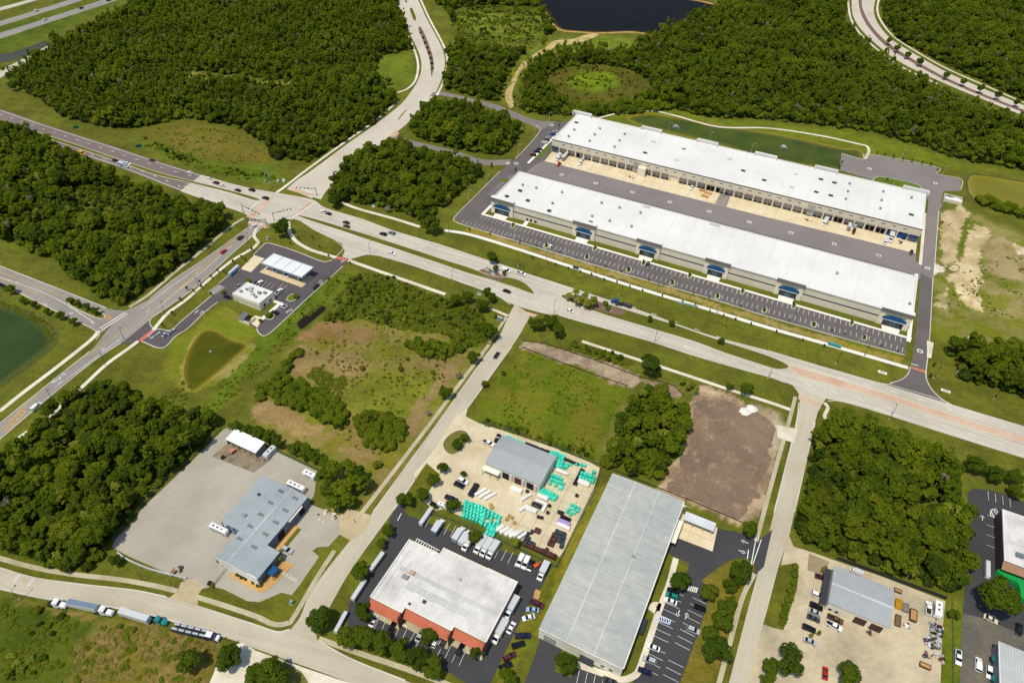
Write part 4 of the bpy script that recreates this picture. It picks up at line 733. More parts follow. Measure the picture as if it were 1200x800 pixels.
# big grey warehouse: three roof bays
gw = place('metal_warehouse', 'large ribbed grey metal warehouse beside the muddy plot', (632, 735), 7.5)
GL, GD, GH = 30.2, 72.8, 7.4
MB().box(0, GL, 0, GD, 0, GH-.1).obj('wall', M_CREAMW, gw)
for i, (a, b) in enumerate(((0, 10.1), (10.1, 20.1), (20.1, 30.2))):
    sl0, sl1 = ((GH, GH+.45), (GH+.45, GH+.45), (GH+.45, GH))[i]
    v = [(a, -.15, sl0), (b, -.15, sl1), (b, GD+.15, sl1), (a, GD+.15, sl0)]; v = [(x, y, zz-.2) for x, y, zz in v]+v
    MB().add(v, BOXF).obj('roof_panel', M_METG90, gw)
for x in (10.1, 20.1): bx('roof_seam', x-.17, x+.17, -.1, GD+.1, GH+.4, GH+.53, mat('pale_seam', S(204, 206, 200), .6, .05), gw)
bx('gutter', 0, GL, -.42, -.16, GH-.35, GH+.06, M_WTRIM, gw); bx('gutter', GL+.02, GL+.4, 0, GD, GH-.35, GH+.06, M_WTRIM, gw)
bx('entrance_canopy', 15.6, 20.6, -2.2, 0, 2.6, 3., M_FRAME, gw); bx('entrance_canopy', GL, GL+2.2, 16, 22, 2.6, 3., M_FRAME, gw)
for x in (23, 26): bx('window', x, x+1.3, -.06, .02, 1.2, 2.6, M_GLASS, gw)
bx('loading_door', 2, 6.5, -.08, .02, .2, 4.2, M_DOOR, gw); bx('dock_canopy', GL+.02, GL+2.4, 55, 66, 3.9, 4.2, M_CREAMW, gw)
boxvent(gw, 'roof_vent', 20.1, 40, GH+.4, .9, .9, .6, M_VENT)
# freight canopy on the pad
fc = place('freight_canopy', 'long low white canopy on the cream loading pad', (801, 607.5), 4)
for x in (0.4, 4, 8, 11.6):
    for y in (.3, 3.8): bx('post', x-.1, x+.1, y-.1, y+.1, 0, 3.6, M_STEELW, fc)
for s in (0, 1):
    y0 = 0 if s == 0 else 4.2; v = [(0, y0, 3.6), (12.2, y0, 3.6), (12.2, 2.1, 4.2), (0, 2.1, 4.2)]; v += [(a, b, c-.1) for a, b, c in v]; MB().add(v, BOXF).obj('roof_slope', M_SHED if s else mat('grey_white_metal', S(206, 212, 216), .5, .05), fc)
lpoly('lawn', ((801, 607.5), 4), [(-1, 5), (16, 5), (22, 7.6), (-1, 9)], M_GRASS)
# ---- orange-trimmed flat building
ob = place('flat_roof_building', 'flat white-roofed brown building with sloped orange awnings', (433.5, 699), 7.2)
OH = 7.0
for i, (a, b, f, r) in enumerate(((0, 13.1, 0, 25.8), (13.1, 31.7, 2.3, 28.6), (31.7, 44., 4.1, 28.8))):
    ov = .0 if i == 0 else .003
    MB().box(a+ov, b, f, r, 0, OH-.3).obj('wall', M_BROWNB, ob)
    bx('roof', a+.3*(i == 0), b-.3*(i == 2), f+.25, r-.25, OH-.3, OH-.12+.003*i, M_ROOFW2, ob)
    bx('parapet', a, b, f, f+.25, OH-.3, OH+.15, M_TILT2, ob); bx('parapet', a, b, r-.25, r, OH-.3, OH+.15, M_TILT2, ob)
    v = [(a+.3, f-.02, 6.3), (b-.3, f-.02, 6.3), (b-.3, f-2.6, 4.2), (a+.3, f-2.6, 4.2)]; v = [(x, y, zz-.15) for x, y, zz in v][::-1]+v[::-1]
    MB().add(v, BOXF).obj('awning', M_ORANGE, ob)
    MB().box(b-.25, b+.12, f-2.4, f, 0, OH+.5).obj('wing_wall', M_BROWNB, ob)
    nw = int((b-a)/2.6)
    for k in range(nw): bx('window', a+1+k*2.5, a+2.9+k*2.5, f-.05, f+.02, .8, 3., M_GLASS, ob)
bx('left_parapet', -.05, .4, .1, 25.7, OH-.3, OH+.5, M_WTRIM, ob); bx('inner_parapet', 2.2, 2.45, .3, 25.5, OH-.12, OH+.12, M_ROOFW2, ob); bx('right_parapet', 43.7, 44.05, 4.1, 28.8, OH-.3, OH+.2, M_WTRIM, ob)
for x, y, sx, sy, m in ((7, 12, 2.1, 1.4, M_VENT), (8.4, 14.5, 1.6, 1.4, mat('tan_patch', S(196, 168, 140), .8)), (18, 7, .9, .9, M_VENTD), (13.8, 4, .5, .5, M_VENTD), (25, 20, .7, .7, M_VENTL)): boxvent(ob, 'roof_unit', x, y, OH-.15, sx, sy, .9, m)
for k in range(9):     # repair strips of greyer membrane
    x0 = 3+4.4*k; bx('roof_patch', x0, x0+4.2, 13.5+.25*(k % 3), 15.4, OH-.12, OH-.1+.004, mat('grey_membrane', S(200, 200, 196), .7, .08, .8), ob)
for k in range(6): bx('roof_patch', 9+4.2*k, 13+4.2*k, 8.3+(k % 2)*.4, 11.3, OH-.12, OH-.1+.007, mat('grey_membrane', S(200, 200, 196)), ob)
lpoly('sidewalk', ((433.5, 699), 7.2), [(.5, -2.9), (13.1, -2.9), (13.1, 0), (.5, 0)], M_WALKO, .25); lpoly('sidewalk', ((433.5, 699), 7.2), [(13.1, -1.3), (31.7, -1.3), (31.7, 2.3), (13.1, 2.3)], M_WALKO, .25); lpoly('sidewalk', ((433.5, 699), 7.2), [(31.7, .6), (44, .6), (44, 4.1), (31.7, 4.1)], M_WALKO, .25)
for x, y in ((14.5, -.9), (24, -.9), (36, 1.0)): tag(MB().box(-1, 1, -.35, .35, .2, .5).box(-.9, -.7, -.3, .3, 0, .2).box(.7, .9, -.3, .3, 0, .2).obj('planter_bench', M_WALK), 'pale concrete bench under the orange awnings', 'bench', 'benches under the orange awnings').matrix_world = Matrix.Translation(G(433.5, 699, 7.2).to_2d().to_3d()+AU*x+AV*y+Vector((0, 0, .25))) @ Matrix.Rotation(A0, 4, 'Z')
# ---- blue-grey repair shop, L-shaped
rb = place('repair_shop', 'blue-grey metal repair shop with skylights in the gravel yard', (255, 652), 6)
MB().box(-.2, 18.4, 0, 12.1, 0, 5.6).box(-1, 12.6, 12.1, 36, 0, 5.6).box(-10.2, -1, 12.1, 36, 0, .3).obj('wall', M_BLUEW, rb)
for (x0, x1, y0, y1, za, zb) in ((-10.3, 5.1, 12., 36.2, 5.5, 6.5), (5.1, 12.8, 12., 36.2, 6.5, 5.8), (-.5, 5.1, -.3, 12., 6.15, 6.5), (5.1, 18.8, -.3, 12., 6.5, 5.6)):
    v = [(x0, y0, za), (x1, y0, zb), (x1, y1, zb), (x0, y1, za)]; v = [(a, b, c-.18) for a, b, c in v]+v; MB().add(v, BOXF).obj('roof_slope', M_METB, rb)
bx('ridge_cap', 4.9, 5.3, -.3, 36.2, 6.45, 6.56, mat('pale_ridge', S(196, 204, 208), .5), rb)
bx('front_wall', -.3, 18.5, -.36, -.02, 0, 5.9, M_WTRIM, rb)
for x, y in [local((255, 652), 6, p, 6) for p in ((329.5, 576), (317.5, 589.5), (306, 603.3), (293.5, 617), (281, 631.5), (346, 584), (334.5, 598), (323, 612), (311, 626), (298, 641))]:
    z = 6.5-abs(x-5.1)*.065 if x < 5.1 else 6.5-(x-5.1)*.08
    boxvent(rb, 'skylight', x, y, z-.12, 2.2, .9, .3, mat('dull_skylight', S(120, 122, 118), .5))
boxvent(rb, 'roof_vent', -5, 28, 5.85, .9, .9, .6, M_VENTD); boxvent(rb, 'roof_vent', -3.4, 18, 5.9, 1.4, 1.1, .9, M_VENT)
for x in (-10, -7, -4): bx('post', x-.12, x+.12, 12.2, 12.45, .3, 5.4, M_FRAME, rb)
bx('white_tarp', 12.7, 13.3, 24, 32, 4.6, 5.2, M_WTRIM, rb); bx('bay_door', 12.58, 12.7, 17.5, 21, 0, 4.2, M_DOORD, rb); bx('bay_door', 12.58, 12.7, 30, 33, 0, 4.2, M_DOORD, rb)
bx('window_band', 18.38, 18.5, 1.5, 10.5, 1., 2.8, M_GLASS, rb); bx('blue_awning', 18.4, 21.6, 3.8, 7.4, 3.1, 3.5, M_BLUE, rb)
for y in (4, 7.2): bx('awning_post', 21.3, 21.5, y-.1, y+.1, 0, 3.1, M_FRAME, rb)
orgR = ((255, 652), 6); M_BED = mat('orange_mulch', S(206, 160, 98), .95, .12, .9)
lpoly('planting_bed', orgR, [(6, -2.2), (20, -2.2), (22, 0), (24, 12), (18.5, 12), (18.5, -.4), (6, -.4)], M_BED, .24); lpoly('planting_bed', orgR, [(12.6, 12.3), (15, 12.3), (15, 26), (12.6, 26)], M_BED, .24); lpoly('lawn', orgR, [(15, 12.8), (16.6, 12.8), (16.6, 25.5), (15, 25.5)], M_GRASS, .25)
sh = place('storage_shed', 'open white-roofed shed at the corner of the gravel yard', (264.5, 514), 4)
v = [(-.2, -.2, 3.8), (16.4, -.2, 3.8), (16.4, 6.1, 4.4), (-.2, 6.1, 4.4)]; MB().add([(a, b, c-.15) for a, b, c in v]+v, BOXF).obj('roof', M_SHED, sh)
MB().box(0, 16.2, 5.7, 5.95, 0, 4.2).box(0, .2, 0, 5.7, 0, 3.8).box(16, 16.2, 0, 5.7, 0, 3.8).obj('wall', mat('shed_grey_wall', S(128, 130, 134), .7), sh)
for x in (3.2, 6.4, 9.6, 12.8): bx('post', x-.1, x+.1, 0, .2, 0, 3.75, M_FRAME, sh)
lpoly('stained_slab', ((264.5, 514), 4), [(-1.5, -8), (20, -6.5), (22, 3), (17, 6), (0, 5.6)], mat('stained_slab', S(142, 128, 104), .95, .2, .5, col2=S(110, 98, 80), big=.2), .2)
# ---- pale storage building in the wrapped-pallet yard
sb = gable('grey gabled metal building among teal-wrapped pallets', (569, 541), 6, 25, 16.2, 5.9, .9, M_METS, M_STEELW)
for i, x in enumerate((8, 13.6, 19.2)): bx('bay_door', x, x+3.2, -.08, .02, .1, 4, M_DOORD if i != 1 else mat('maroon_door', S(96, 44, 44), .7), sb); bx('bay_jamb', x+3.3, x+4.6, -.5, .02, 0, 4.6, M_STEELW, sb)
bx('lean_to_roof', -.5, 7, -2.4, -.05, 3.4, 3.6, M_CREAMW, sb)
for x in (-.2, 3.2, 6.7): bx('lean_to_post', x-.08, x+.08, -2.3, -2.1, 0, 3.4, M_FRAME, sb)
# ---- right yard shop
yb = gable('grey metal workshop in the stained concrete yard', (972, 705), 6, 20.3, 15.7, 5.9, .5, M_METS, M_TILT2, ridge_m=mat('pale_ridge', S(196, 204, 208), .5))
bx('awning', -2.6, -.35, .3, 15.4, 3.2, 3.5, mat('charcoal_awning', S(56, 58, 68), .6), yb)
for y in (1, 8, 15): bx('awning_post', -2.5, -2.35, y-.08, y+.08, 0, 3.2, M_FRAME, yb)
for x in (.9, 3.2): bx('window', x, x+1.1, -.05, .02, 1.3, 2.4, M_GLASS, yb)
bx('bay_door', 9.6, 13.6, -.08, .02, 0, 4, mat('rust_door', S(78, 50, 44), .8), yb); bx('bay_door', 15, 19, -.08, .02, 0, 4, mat('rust_door', S(78, 50, 44), .8), yb); bx('downpipe', 20.35, 20.6, 6.8, 7.6, .5, 5, M_WTRIM, yb)
# ---- far right building
fb = place('flat_roof_building', 'white-roofed building with dark plum walls beside a green canopy', (1177, 656), 7)
MB().box(0, 30, 0, 25.3, 0, 6.5).obj('wall', mat('plum_wall', S(82, 58, 66), .8), fb); bx('roof', .4, 29.6, .4, 24.9, 6.5, 6.7, M_ROOFW2, fb)
MB().box(0, 30, 0, .4, 6.5, 7.1).box(0, 30, 24.9, 25.3, 6.5, 7.1).box(0, .4, .4, 24.9, 6.5, 7.1).box(29.6, 30, .4, 24.9, 6.5, 7.1).obj('parapet', M_ROOFW, fb)
v = [(0, -2.6, 4.6), (30, -2.6, 4.6), (30, 0, 6.2), (0, 0, 6.2)]; MB().add([(a, b, c-.15) for a, b, c in v]+v, BOXF).obj('tile_awning', mat('brown_tile', S(164, 126, 96), .8), fb)
for x in (4, 8, 12, 16, 20): bx('awning_rib', x, x+.25, -2.62, -.02, 4.62, 6.24, mat('brown_rib', S(120, 92, 72), .8), fb) if False else None
boxvent(fb, 'roof_unit', 5.2, 4.6, 6.65, 2.4, 1.5, 1.2, mat('blue_grey_unit', S(112, 130, 130), .5)); bx('roof_patch', 2, 7, 9.5, 10.6, 6.7, 6.72, mat('grey_membrane', S(200, 200, 196)), fb)
gc = tag(link('green_canopy', strip_mesh(cr(gp([(1167, 670), (1172, 674), (1180, 678), (1190, 683), (1196, 692), (1198, 706)]), 5), 3.2, .25, 2.6, mat('green_canopy', S(20, 150, 70), .6, .04, bigvar=0), 'green_canopy')), 'bright green curved canopy by the plum-walled building', 'canopy')
# ---- bottom right building
brb = place('metal_building', 'pale ribbed metal building with green side doors', (1171, 752), 6)
MB().box(0, 26, -24, 0, 0, 5.8).obj('wall', mat('lilac_grey_wall', S(128, 126, 138), .7), brb); v = [(0, -24, 5.8), (26, -24, 5.8), (26, .3, 5.8), (0, .3, 5.8)]; MB().add(v+[(a, b, c+.25) for a, b, c in v], BOXF).obj('roof', M_METG, brb); bx('roof_trim', -.25, 0., -24, .3, 5.6, 6.1, M_WTRIM, brb)
for y in (-3.8, -11, -18): bx('side_door', -.9, -.02, y-2.2, y, 2.6, 2.9, mat('teal_door', S(20, 112, 100), .6), brb); bx('side_door', -.1, -.0, y-2.2, y, 0, 2.6, mat('teal_door', S(20, 112, 100), .6), brb)
# ---- filling station
st = place('convenience_store', 'cream flat-roofed filling station shop with rooftop units', (272, 344), 5)
MB().box(0, 18.3, 0, 11.4, 0, 4.6).obj('wall', M_TILT2, st); bx('roof', .3, 18, .3, 11.1, 4.6, 4.75, M_ROOFW, st)
MB().box(0, 18.3, 0, .3, 4.6, 5.2).box(0, 18.3, 11.1, 11.4, 4.6, 5.2).box(0, .3, .3, 11.1, 4.6, 5.2).box(18, 18.3, .3, 11.1, 4.6, 5.2).obj('parapet', M_WTRIM, st)
for k in range(9): bx('stone_pier', .6+2*k, 1.3+2*k, -.15, .0, 0, 4.2, M_TILT, st)
bx('stone_band', 0, 18.3, -.1, .0, 2.5, 2.9, mat('grey_stone', S(150, 140, 128), .9, .15, 2.), st)
for y in (2.5, 7): bx('window', 18.3, 18.36, y, y+1.8, 1, 2.6, M_GLASS, st)
for x, y, a, b in ((6, 8, 2, 1.6), (7.5, 6, 1.6, 1.2), (3, 3.5, 1.2, 1), (10, 4.5, 1.8, 1.2), (12.5, 7, 1.6, 1.4), (13, 3.5, 1.2, 1), (15, 8.4, 1.4, 1.2), (4.5, 6.2, 1, .8)): boxvent(st, 'roof_unit', x, y, 4.7, a, b, 1.1, M_VENTL if (x*7) % 2 < 1 else M_VENT)
cn = place('fuel_canopy', 'white slatted fuel canopy over the pump islands', (306, 308), 5.5)
M_CANW = mat('canopy_white', S(238, 240, 242), .5, .04)
MB().box(0, 28.4, 0, 10.4, 5., 5.4).box(-.2, 28.6, -.2, 0, 4.7, 5.7).box(-.2, 28.6, 10.4, 10.6, 4.7, 5.7).box(-.2, 0, 0, 10.4, 4.7, 5.7).box(28.4, 28.6, 0, 10.4, 4.7, 5.7).obj('deck', mat('canopy_grey', S(168, 176, 182), .5, .04), cn)
for i in range(4):
    for j in range(5): bx('deck_panel', .4+7*i, 6.9+7*i, .4+2*j, 2.1+2*j, 5.4, 5.5, M_CANW, cn)
for x in (5, 14, 23):
    for y in (2.6, 7.8): bx('column', x-.25, x+.25, y-.25, y+.25, 0, 5, M_CANW, cn)
for x in (5, 14, 23):
    for y in (2.6, 7.8): tag(MB().box(-.5, .5, -.3, .3, 0, 1.8).box(-.6, .6, -.4, .4, 1.8, 2).obj('fuel_pump', M_FRAME), 'grey fuel pump under the white slatted canopy', 'fuel pump', 'fuel pumps under the canopy').matrix_world = Matrix.Translation(Vector(cn.location)+AU*(x+1.4)+AV*y) @ Matrix.Rotation(A0, 4, 'Z')
lpoly('pump_pad', ((306, 308), 5.5), [(-.8, -2.2), (29, -2.2), (29, 8.5), (-.8, 8.5)], mat('pump_pad', S(208, 188, 150), .85), .22)
lpoly('lawn', ((272, 344), 5), [(-3, -5), (12, -8), (22.5, -6), (22.5, 3), (22.5, 9), (18.5, 9.5), (18.5, 0), (-3, 0)], M_GRASS, .2); lpoly('sidewalk', ((272, 344), 5), [(22, -6.5), (24.3, -6.5), (24.3, 10.5), (18.5, 10.5), (18.5, 8.6), (22, 8.6)], M_WHITEC, .23)
island([(336, 351), (341, 345), (346, 346.5), (347, 350), (342, 353.5)], M_LUSH, 4, 'planting_island'); island([(311, 371), (316, 366), (321, 368), (319, 374), (313, 374)], M_LUSH, 4, 'planting_island')
en = place('bin_enclosure', 'small dark-roofed bin enclosure below the filling station shop', (279, 373), 2)
MB().box(0, 7, 0, .25, 0, 2).box(0, .25, .25, 5, 0, 2).box(6.75, 7, .25, 5, 0, 2).obj('wall', M_TILT2, en); bx('bin', 1, 3, 1, 3, 0, 1.5, M_BROWNB, en); bx('bin', 3.6, 5.8, 1, 3, 0, 1.5, M_FRAME, en)
v = [(-.4, -.4, 2.2), (3.4, -.4, 2.2), (3.4, 5, 2.9), (-.4, 5, 2.9)]; MB().add(v+[(a, b, c+.12) for a, b, c in v], BOXF).obj('roof', mat('slate_roof', S(110, 108, 110), .7), en)
poly('bin_slab', [(290, 377), (299, 370), (308, 372), (302, 384)], M_APRON, z=.21)
# bin enclosure by the north east lot
ne = place('bin_enclosure', 'walled bin enclosure with a white roof panel at the lot corner', (1105, 236), 0)
MB().box(0, 11, 0, .3, 0, 2.2).box(0, 11, 7.7, 8, 0, 2.2).box(0, .3, .3, 7.7, 0, 2.2).box(10.7, 11, .3, 7.7, 0, 2.2).obj('wall', M_TILT, ne); bx('roof_panel', .5, 10.8, .2, 3.4, 2.2, 2.4, M_ROOFW, ne); bx('bin', 2, 4.5, 4, 6.5, 0, 1.8, M_BLUE, ne); bx('bin', 6, 9.5, 4, 6.5, 0, 1.6, M_WTRIM, ne)
# ------------------------------------------------------------ vegetation
def leafmat(name, c1, c2, c3, c4):
    m, nt, p = newmat(name); g = nt.nodes.new('ShaderNodeNewGeometry'); oi = nt.nodes.new('ShaderNodeObjectInfo')
    c = mix(nt, c1, c2, g.outputs['Random Per Island'])
    c = mix(nt, c, c3, ramp(nt, oi.outputs['Random'], .6, 1., 0., .85)); c = mix(nt, c, c4, ramp(nt, oi.outputs['Random'], .35, 0., 0., .85))
    c = mix(nt, c, gray(nt, ramp(nt, noise(nt, oi.outputs['Location'], .02, 2), .3, .7, .8, 1.2)), 1., 'MULTIPLY')
    nt.links.new(c, p.inputs['Base Color']); p.inputs['Roughness'].default_value = .7; p.inputs['Specular IOR Level'].default_value = .12
    tr = nt.nodes.new('ShaderNodeBsdfTranslucent'); nt.links.new(c, tr.inputs[0]); ms = nt.nodes.new('ShaderNodeMixShader'); ms.inputs[0].default_value = .5
    out = nt.nodes['Material Output']; nt.links.new(p.outputs[0], ms.inputs[1]); nt.links.new(tr.outputs[0], ms.inputs[2]); nt.links.new(ms.outputs[0], out.inputs[0])
    MC[name] = m; return m
LF_OAK = leafmat('oak_leaves', S(78, 100, 18), S(110, 128, 28), S(66, 92, 22), S(106, 120, 26))
LF_MIX = leafmat('broadleaf_leaves', S(96, 116, 18), S(132, 146, 30), S(76, 102, 22), S(132, 138, 32))
LF_PINE = leafmat('pine_needles', S(104, 124, 22), S(136, 150, 38), S(88, 114, 24), S(138, 144, 40))
LF_SHRUB = leafmat('shrub_leaves', S(102, 124, 20), S(134, 148, 34), S(88, 114, 24), S(132, 134, 36))
LF_PALM = leafmat('palm_fronds', S(118, 130, 34), S(156, 158, 56), S(104, 118, 34), S(140, 142, 46))
LF_DARK = leafmat('dark_shrub_leaves', S(66, 84, 24), S(88, 104, 32), S(70, 86, 26), S(90, 98, 32))
LF_DRY = leafmat('dry_twigs', S(150, 142, 120), S(176, 168, 144), S(140, 134, 108), S(160, 150, 126))
LF_DRYG = leafmat('dry_grass_blades', S(158, 142, 78), S(184, 166, 98), S(132, 128, 54), S(172, 154, 88))
LF_WEED = leafmat('weed_leaves', S(104, 122, 24), S(138, 148, 42), S(112, 124, 30), S(138, 134, 48))
M_BARK = mat('bark', S(112, 94, 74), .95, .2, 2.); M_BARKP = mat('palm_bark', S(140, 124, 100), .95, .2, 2.)
def quads(name, P, Nr, s, m, cust=None, asp=.62):
    n = len(P); rv = nrs.normal(size=(n, 3)); t = np.cross(Nr, rv); t /= np.linalg.norm(t, axis=1)[:, None]; b = np.cross(Nr, t)
    s = np.asarray(s).reshape(-1, 1)*np.ones((n, 1)); V = np.empty((n, 4, 3))
    for k, (a, c) in enumerate(((-1, -.35), (.2, -1), (1, .3), (-.15, 1))): V[:, k] = P+t*s*a*(1+.25*nrs.normal(size=(n, 1)))+b*s*c*asp*1.25*(1+.25*nrs.normal(size=(n, 1)))
    me = bpy.data.meshes.new(name); me.vertices.add(4*n); me.vertices.foreach_set('co', V.ravel()); me.loops.add(4*n); me.loops.foreach_set('vertex_index', np.arange(4*n))
    me.polygons.add(n); me.polygons.foreach_set('loop_start', np.arange(0, 4*n, 4)); me.polygons.foreach_set('loop_total', np.full(n, 4)); me.update()
    me.materials.append(m)
    if cust is not None:
        me.polygons.foreach_set('use_smooth', np.ones(n, bool))
        me.normals_split_custom_set_from_vertices([tuple(v) for v in np.repeat(cust, 4, 0)])
    return me
def crown_mesh(name, Rc, zc, hz, nb, n, leaf, m, seed, fill=.55, dens=.8, lobe=(.28, .5)):
    """leaf clumps spread over lobes; Rc crown radius, zc centre height, hz half height"""
    rs = np.random.RandomState(seed); C = []; rr = []
    for i in range(nb):
        d = rs.normal(size=3); d /= np.linalg.norm(d); q = rs.uniform(.25, 1)**.5
        C.append([d[0]*Rc*fill*q*1.15, d[1]*Rc*fill*q*1.15, zc+d[2]*hz*fill*q+.15*hz]); rr.append(Rc*rs.uniform(*lobe))
    C = np.array(C); rr = np.array(rr)
    w = rr**2/np.sum(rr**2); bi = rs.choice(nb, n, p=w); d = rs.normal(size=(n, 3)); d[:, 2] += .35; d /= np.linalg.norm(d, axis=1)[:, None]
    rad = rr[bi]*rs.uniform(.62, 1.06, n)**dens; P = C[bi]+d*rad[:, None]*np.array([1, 1, .85])
    Nr = d+.75*rs.normal(size=(n, 3)); Nr[:, 2] += .35; Nr /= np.linalg.norm(Nr, axis=1)[:, None]
    cc = P-np.array([0, 0, zc-.4*hz]); cc /= np.linalg.norm(cc, axis=1)[:, None]
    cu = d*.45+cc*.4+Nr*.65; cu[:, 2] += .5; cu /= np.linalg.norm(cu, axis=1)[:, None]
    return quads(name, P, Nr, leaf*rs.uniform(.6, 1.3, n), m, cu)
def trunk_mesh(name, h, r, spread, seed, m=None):
    rs = random.Random(seed); mb = MB().cyl((0, 0, -.1), (0, 0, h*.55), r, r*.7, 6)
    for i in range(4):
        a = rs.uniform(0, 6.28); mb.cyl((0, 0, h*rs.uniform(.35, .55)), (spread*math.cos(a), spread*math.sin(a), h*rs.uniform(.8, 1.)), r*.5, r*.15, 5)
    return mb.mesh(name, m or M_BARK)
def palm_meshes(h, seed):
    rs = random.Random(seed); tr = MB().cyl((0, 0, -.1), (0, 0, h), .2, .16, 7).mesh('trunk', M_BARKP); v = []; f = []
    for i in range(26):
        a = rs.uniform(0, 6.28); el = rs.uniform(-.5, 1.1); L = rs.uniform(1.3, 2.1); d = Vector((math.cos(a), math.sin(a), 0)); n = Vector((-d.y, d.x, 0)); k = len(v)
        for j in range(5):
            t = j/4; p = Vector((0, 0, h))+d*L*t*math.cos(el*.6)+Vector((0, 0, L*(math.sin(el)*t-.75*t*t))); w = .5*math.sin(math.pi*min(1, .15+t*.85))+.03
            v += [p+n*w+Vector((0, 0, -.18*w)), p, p-n*w+Vector((0, 0, -.18*w))]
        for j in range(4): f += [(k+3*j, k+3*j+1, k+3*j+4, k+3*j+3), (k+3*j+1, k+3*j+2, k+3*j+5, k+3*j+4)]
    return me_('crown', v, f, LF_PALM), tr
SPEC = {}
def spec(kind, items): SPEC[kind] = items
spec('oak', [(crown_mesh('crown', 3.6, 4.6, 2.7, 38, 4000, .27, LF_OAK, 10+i, .74, .8, (.16, .36)), trunk_mesh('trunk', 5, .28, 1.8, i)) for i in range(4)])
spec('broad', [(crown_mesh('crown', 3.5+.3*(i % 3), 6.4+.5*(i % 2), 3.2, 34+i, 3600, .3, LF_MIX if i % 3 else LF_OAK, 30+i, .78, .8, (.16, .34)), trunk_mesh('trunk', 7, .25, 1.6, 10+i)) for i in range(6)])
spec('pine', [(crown_mesh('crown', 2.3, 8.6+i*.6, 3.4, 22, 1300, .3, LF_PINE, 50+i, .82, .8, (.16, .34)), trunk_mesh('trunk', 9, .2, .7, 20+i)) for i in range(5)])
spec('shrub', [(crown_mesh('crown', 1.5, 1.0, .9, 9, 420, .26, LF_SHRUB if i < 2 else LF_DARK, 70+i), trunk_mesh('stem', 1.2, .07, .5, 30+i)) for i in range(4)])
spec('weed', [(crown_mesh('crown', 1.7, .45, .45, 10, 330, .24, LF_WEED, 170+i), None) for i in range(3)])
spec('drygrass', [(crown_mesh('crown', 1.6, .3, .35, 10, 260, .22, LF_DRYG, 190+i), None) for i in range(3)])
spec('snag', [(crown_mesh('crown', 2.0, 6.5, 3., 10, 260, .26, LF_DRY, 195+i, .7), trunk_mesh('trunk', 8, .2, 1.5, 70+i)) for i in range(2)])
spec('bush', [(crown_mesh('crown', 2.4, 1.7, 1.5, 14, 1000, .32, LF_SHRUB, 80+i), trunk_mesh('stem', 2, .1, .8, 40+i)) for i in range(2)])
spec('sapling', [(crown_mesh('crown', .75, 1.7, 1.2, 7, 220, .2, LF_DARK, 90+i, .6), trunk_mesh('trunk', 2, .05, .3, 50+i)) for i in range(2)])
spec('dry', [(crown_mesh('crown', 2.2, 2.2, 1.6, 16, 500, .2, LF_DRY, 95+i), trunk_mesh('trunk', 2.5, .1, 1., 60+i)) for i in range(2)])
spec('palm', [palm_meshes(4.2+.7*i, 5+i) for i in range(3)])
spec('palmetto', [palm_meshes(.9, 25+i) for i in range(2)])
NAME = {'oak': ('oak_tree', 'tree'), 'broad': ('broadleaf_tree', 'tree'), 'pine': ('pine_tree', 'tree'), 'shrub': ('shrub', 'shrub'), 'bush': ('bush', 'bush'), 'sapling': ('sapling', 'sapling'), 'dry': ('bare_bush', 'bush'), 'snag': ('dead_tree', 'tree'), 'palm': ('palm_tree', 'palm'), 'palmetto': ('palmetto', 'palm')}
def plant(kind, loc, sc, label, group=None, var=None, zs=1., z=0.):
    cm, tm = SPEC[kind][var if var is not None else rnd.randrange(len(SPEC[kind]))]
    nm, cat = NAME[kind]; o = thing(nm, label, cat, (loc[0], loc[1], z), rnd.uniform(0, 6.28), group); o.scale = (sc, sc, sc*zs)
    link('crown', cm, o); link('stem' if kind in ('shrub', 'bush', 'dry') else 'trunk', tm, o); return o
def base_at(px, h):    # pixel of a crown centre at height h -> ground point below it
    p = G(px[0], px[1], h); return p
# --- woodland: trees grown by outline; the 300 that show largest are things, the rest one mass per wood
LBL = {'north_west': 'wood north of the brown carriageway', 'west': 'wood between the main road and the side road', 'south_west': 'wood beside the gravel repair yard', 'corner_block': 'wood between the two connector roads', 'middle_block': 'wood between the junction and the warehouses', 'north_middle': 'scrubby wood beside the lake track', 'north_east': 'wood behind the detention pond', 'far_east': 'wood across the curved boulevard', 'centre': 'thicket between the green plot and the mud plot', 'south_east': 'wood behind the grey workshop', 'east_clump': 'clump beside the service road mouth'}
DENS = {'north_west': (3.7, 1.1, .8), 'west': (4.6, .15, .96), 'south_west': (4.4, .1, 1.0), 'corner_block': (4.2, .5, .82), 'middle_block': (4.4, .2, .88), 'north_middle': (5.0, .35, .8), 'north_east': (3.8, .75, .84), 'far_east': (3.9, .5, .84), 'centre': (4.2, 0., .8), 'south_east': (4.2, .05, .97), 'east_clump': (4.6, .1, 1.)}
HOLES = [WET, [(164, 154), (205, 142), (252, 147), (296, 160), (320, 192), (280, 200)], [(84, 222), (130, 218), (186, 237), (182, 262), (135, 262), (92, 258)], [(200, 87), (225, 83), (345, 95), (345, 102), (230, 98)], [(636, 50), (700, 42), (768, 46), (746, 60), (690, 62), (640, 68)], [(436, 84), (448, 68), (482, 62), (486, 82), (484, 98), (464, 102), (450, 100)], [(586, 130), (584, 112), (594, 90), (606, 76), (620, 64), (640, 54), (650, 60), (628, 72), (618, 88), (612, 104), (610, 130)], [(655, 118), (690, 122), (740, 120), (790, 124), (792, 141), (700, 138), (655, 138)], [(528, 12), (560, 6), (630, 8), (642, 46), (620, 62), (560, 62), (534, 40)]]
HW = [[tuple(G(*p))[:2] for p in h] for h in HOLES]
TREES = []
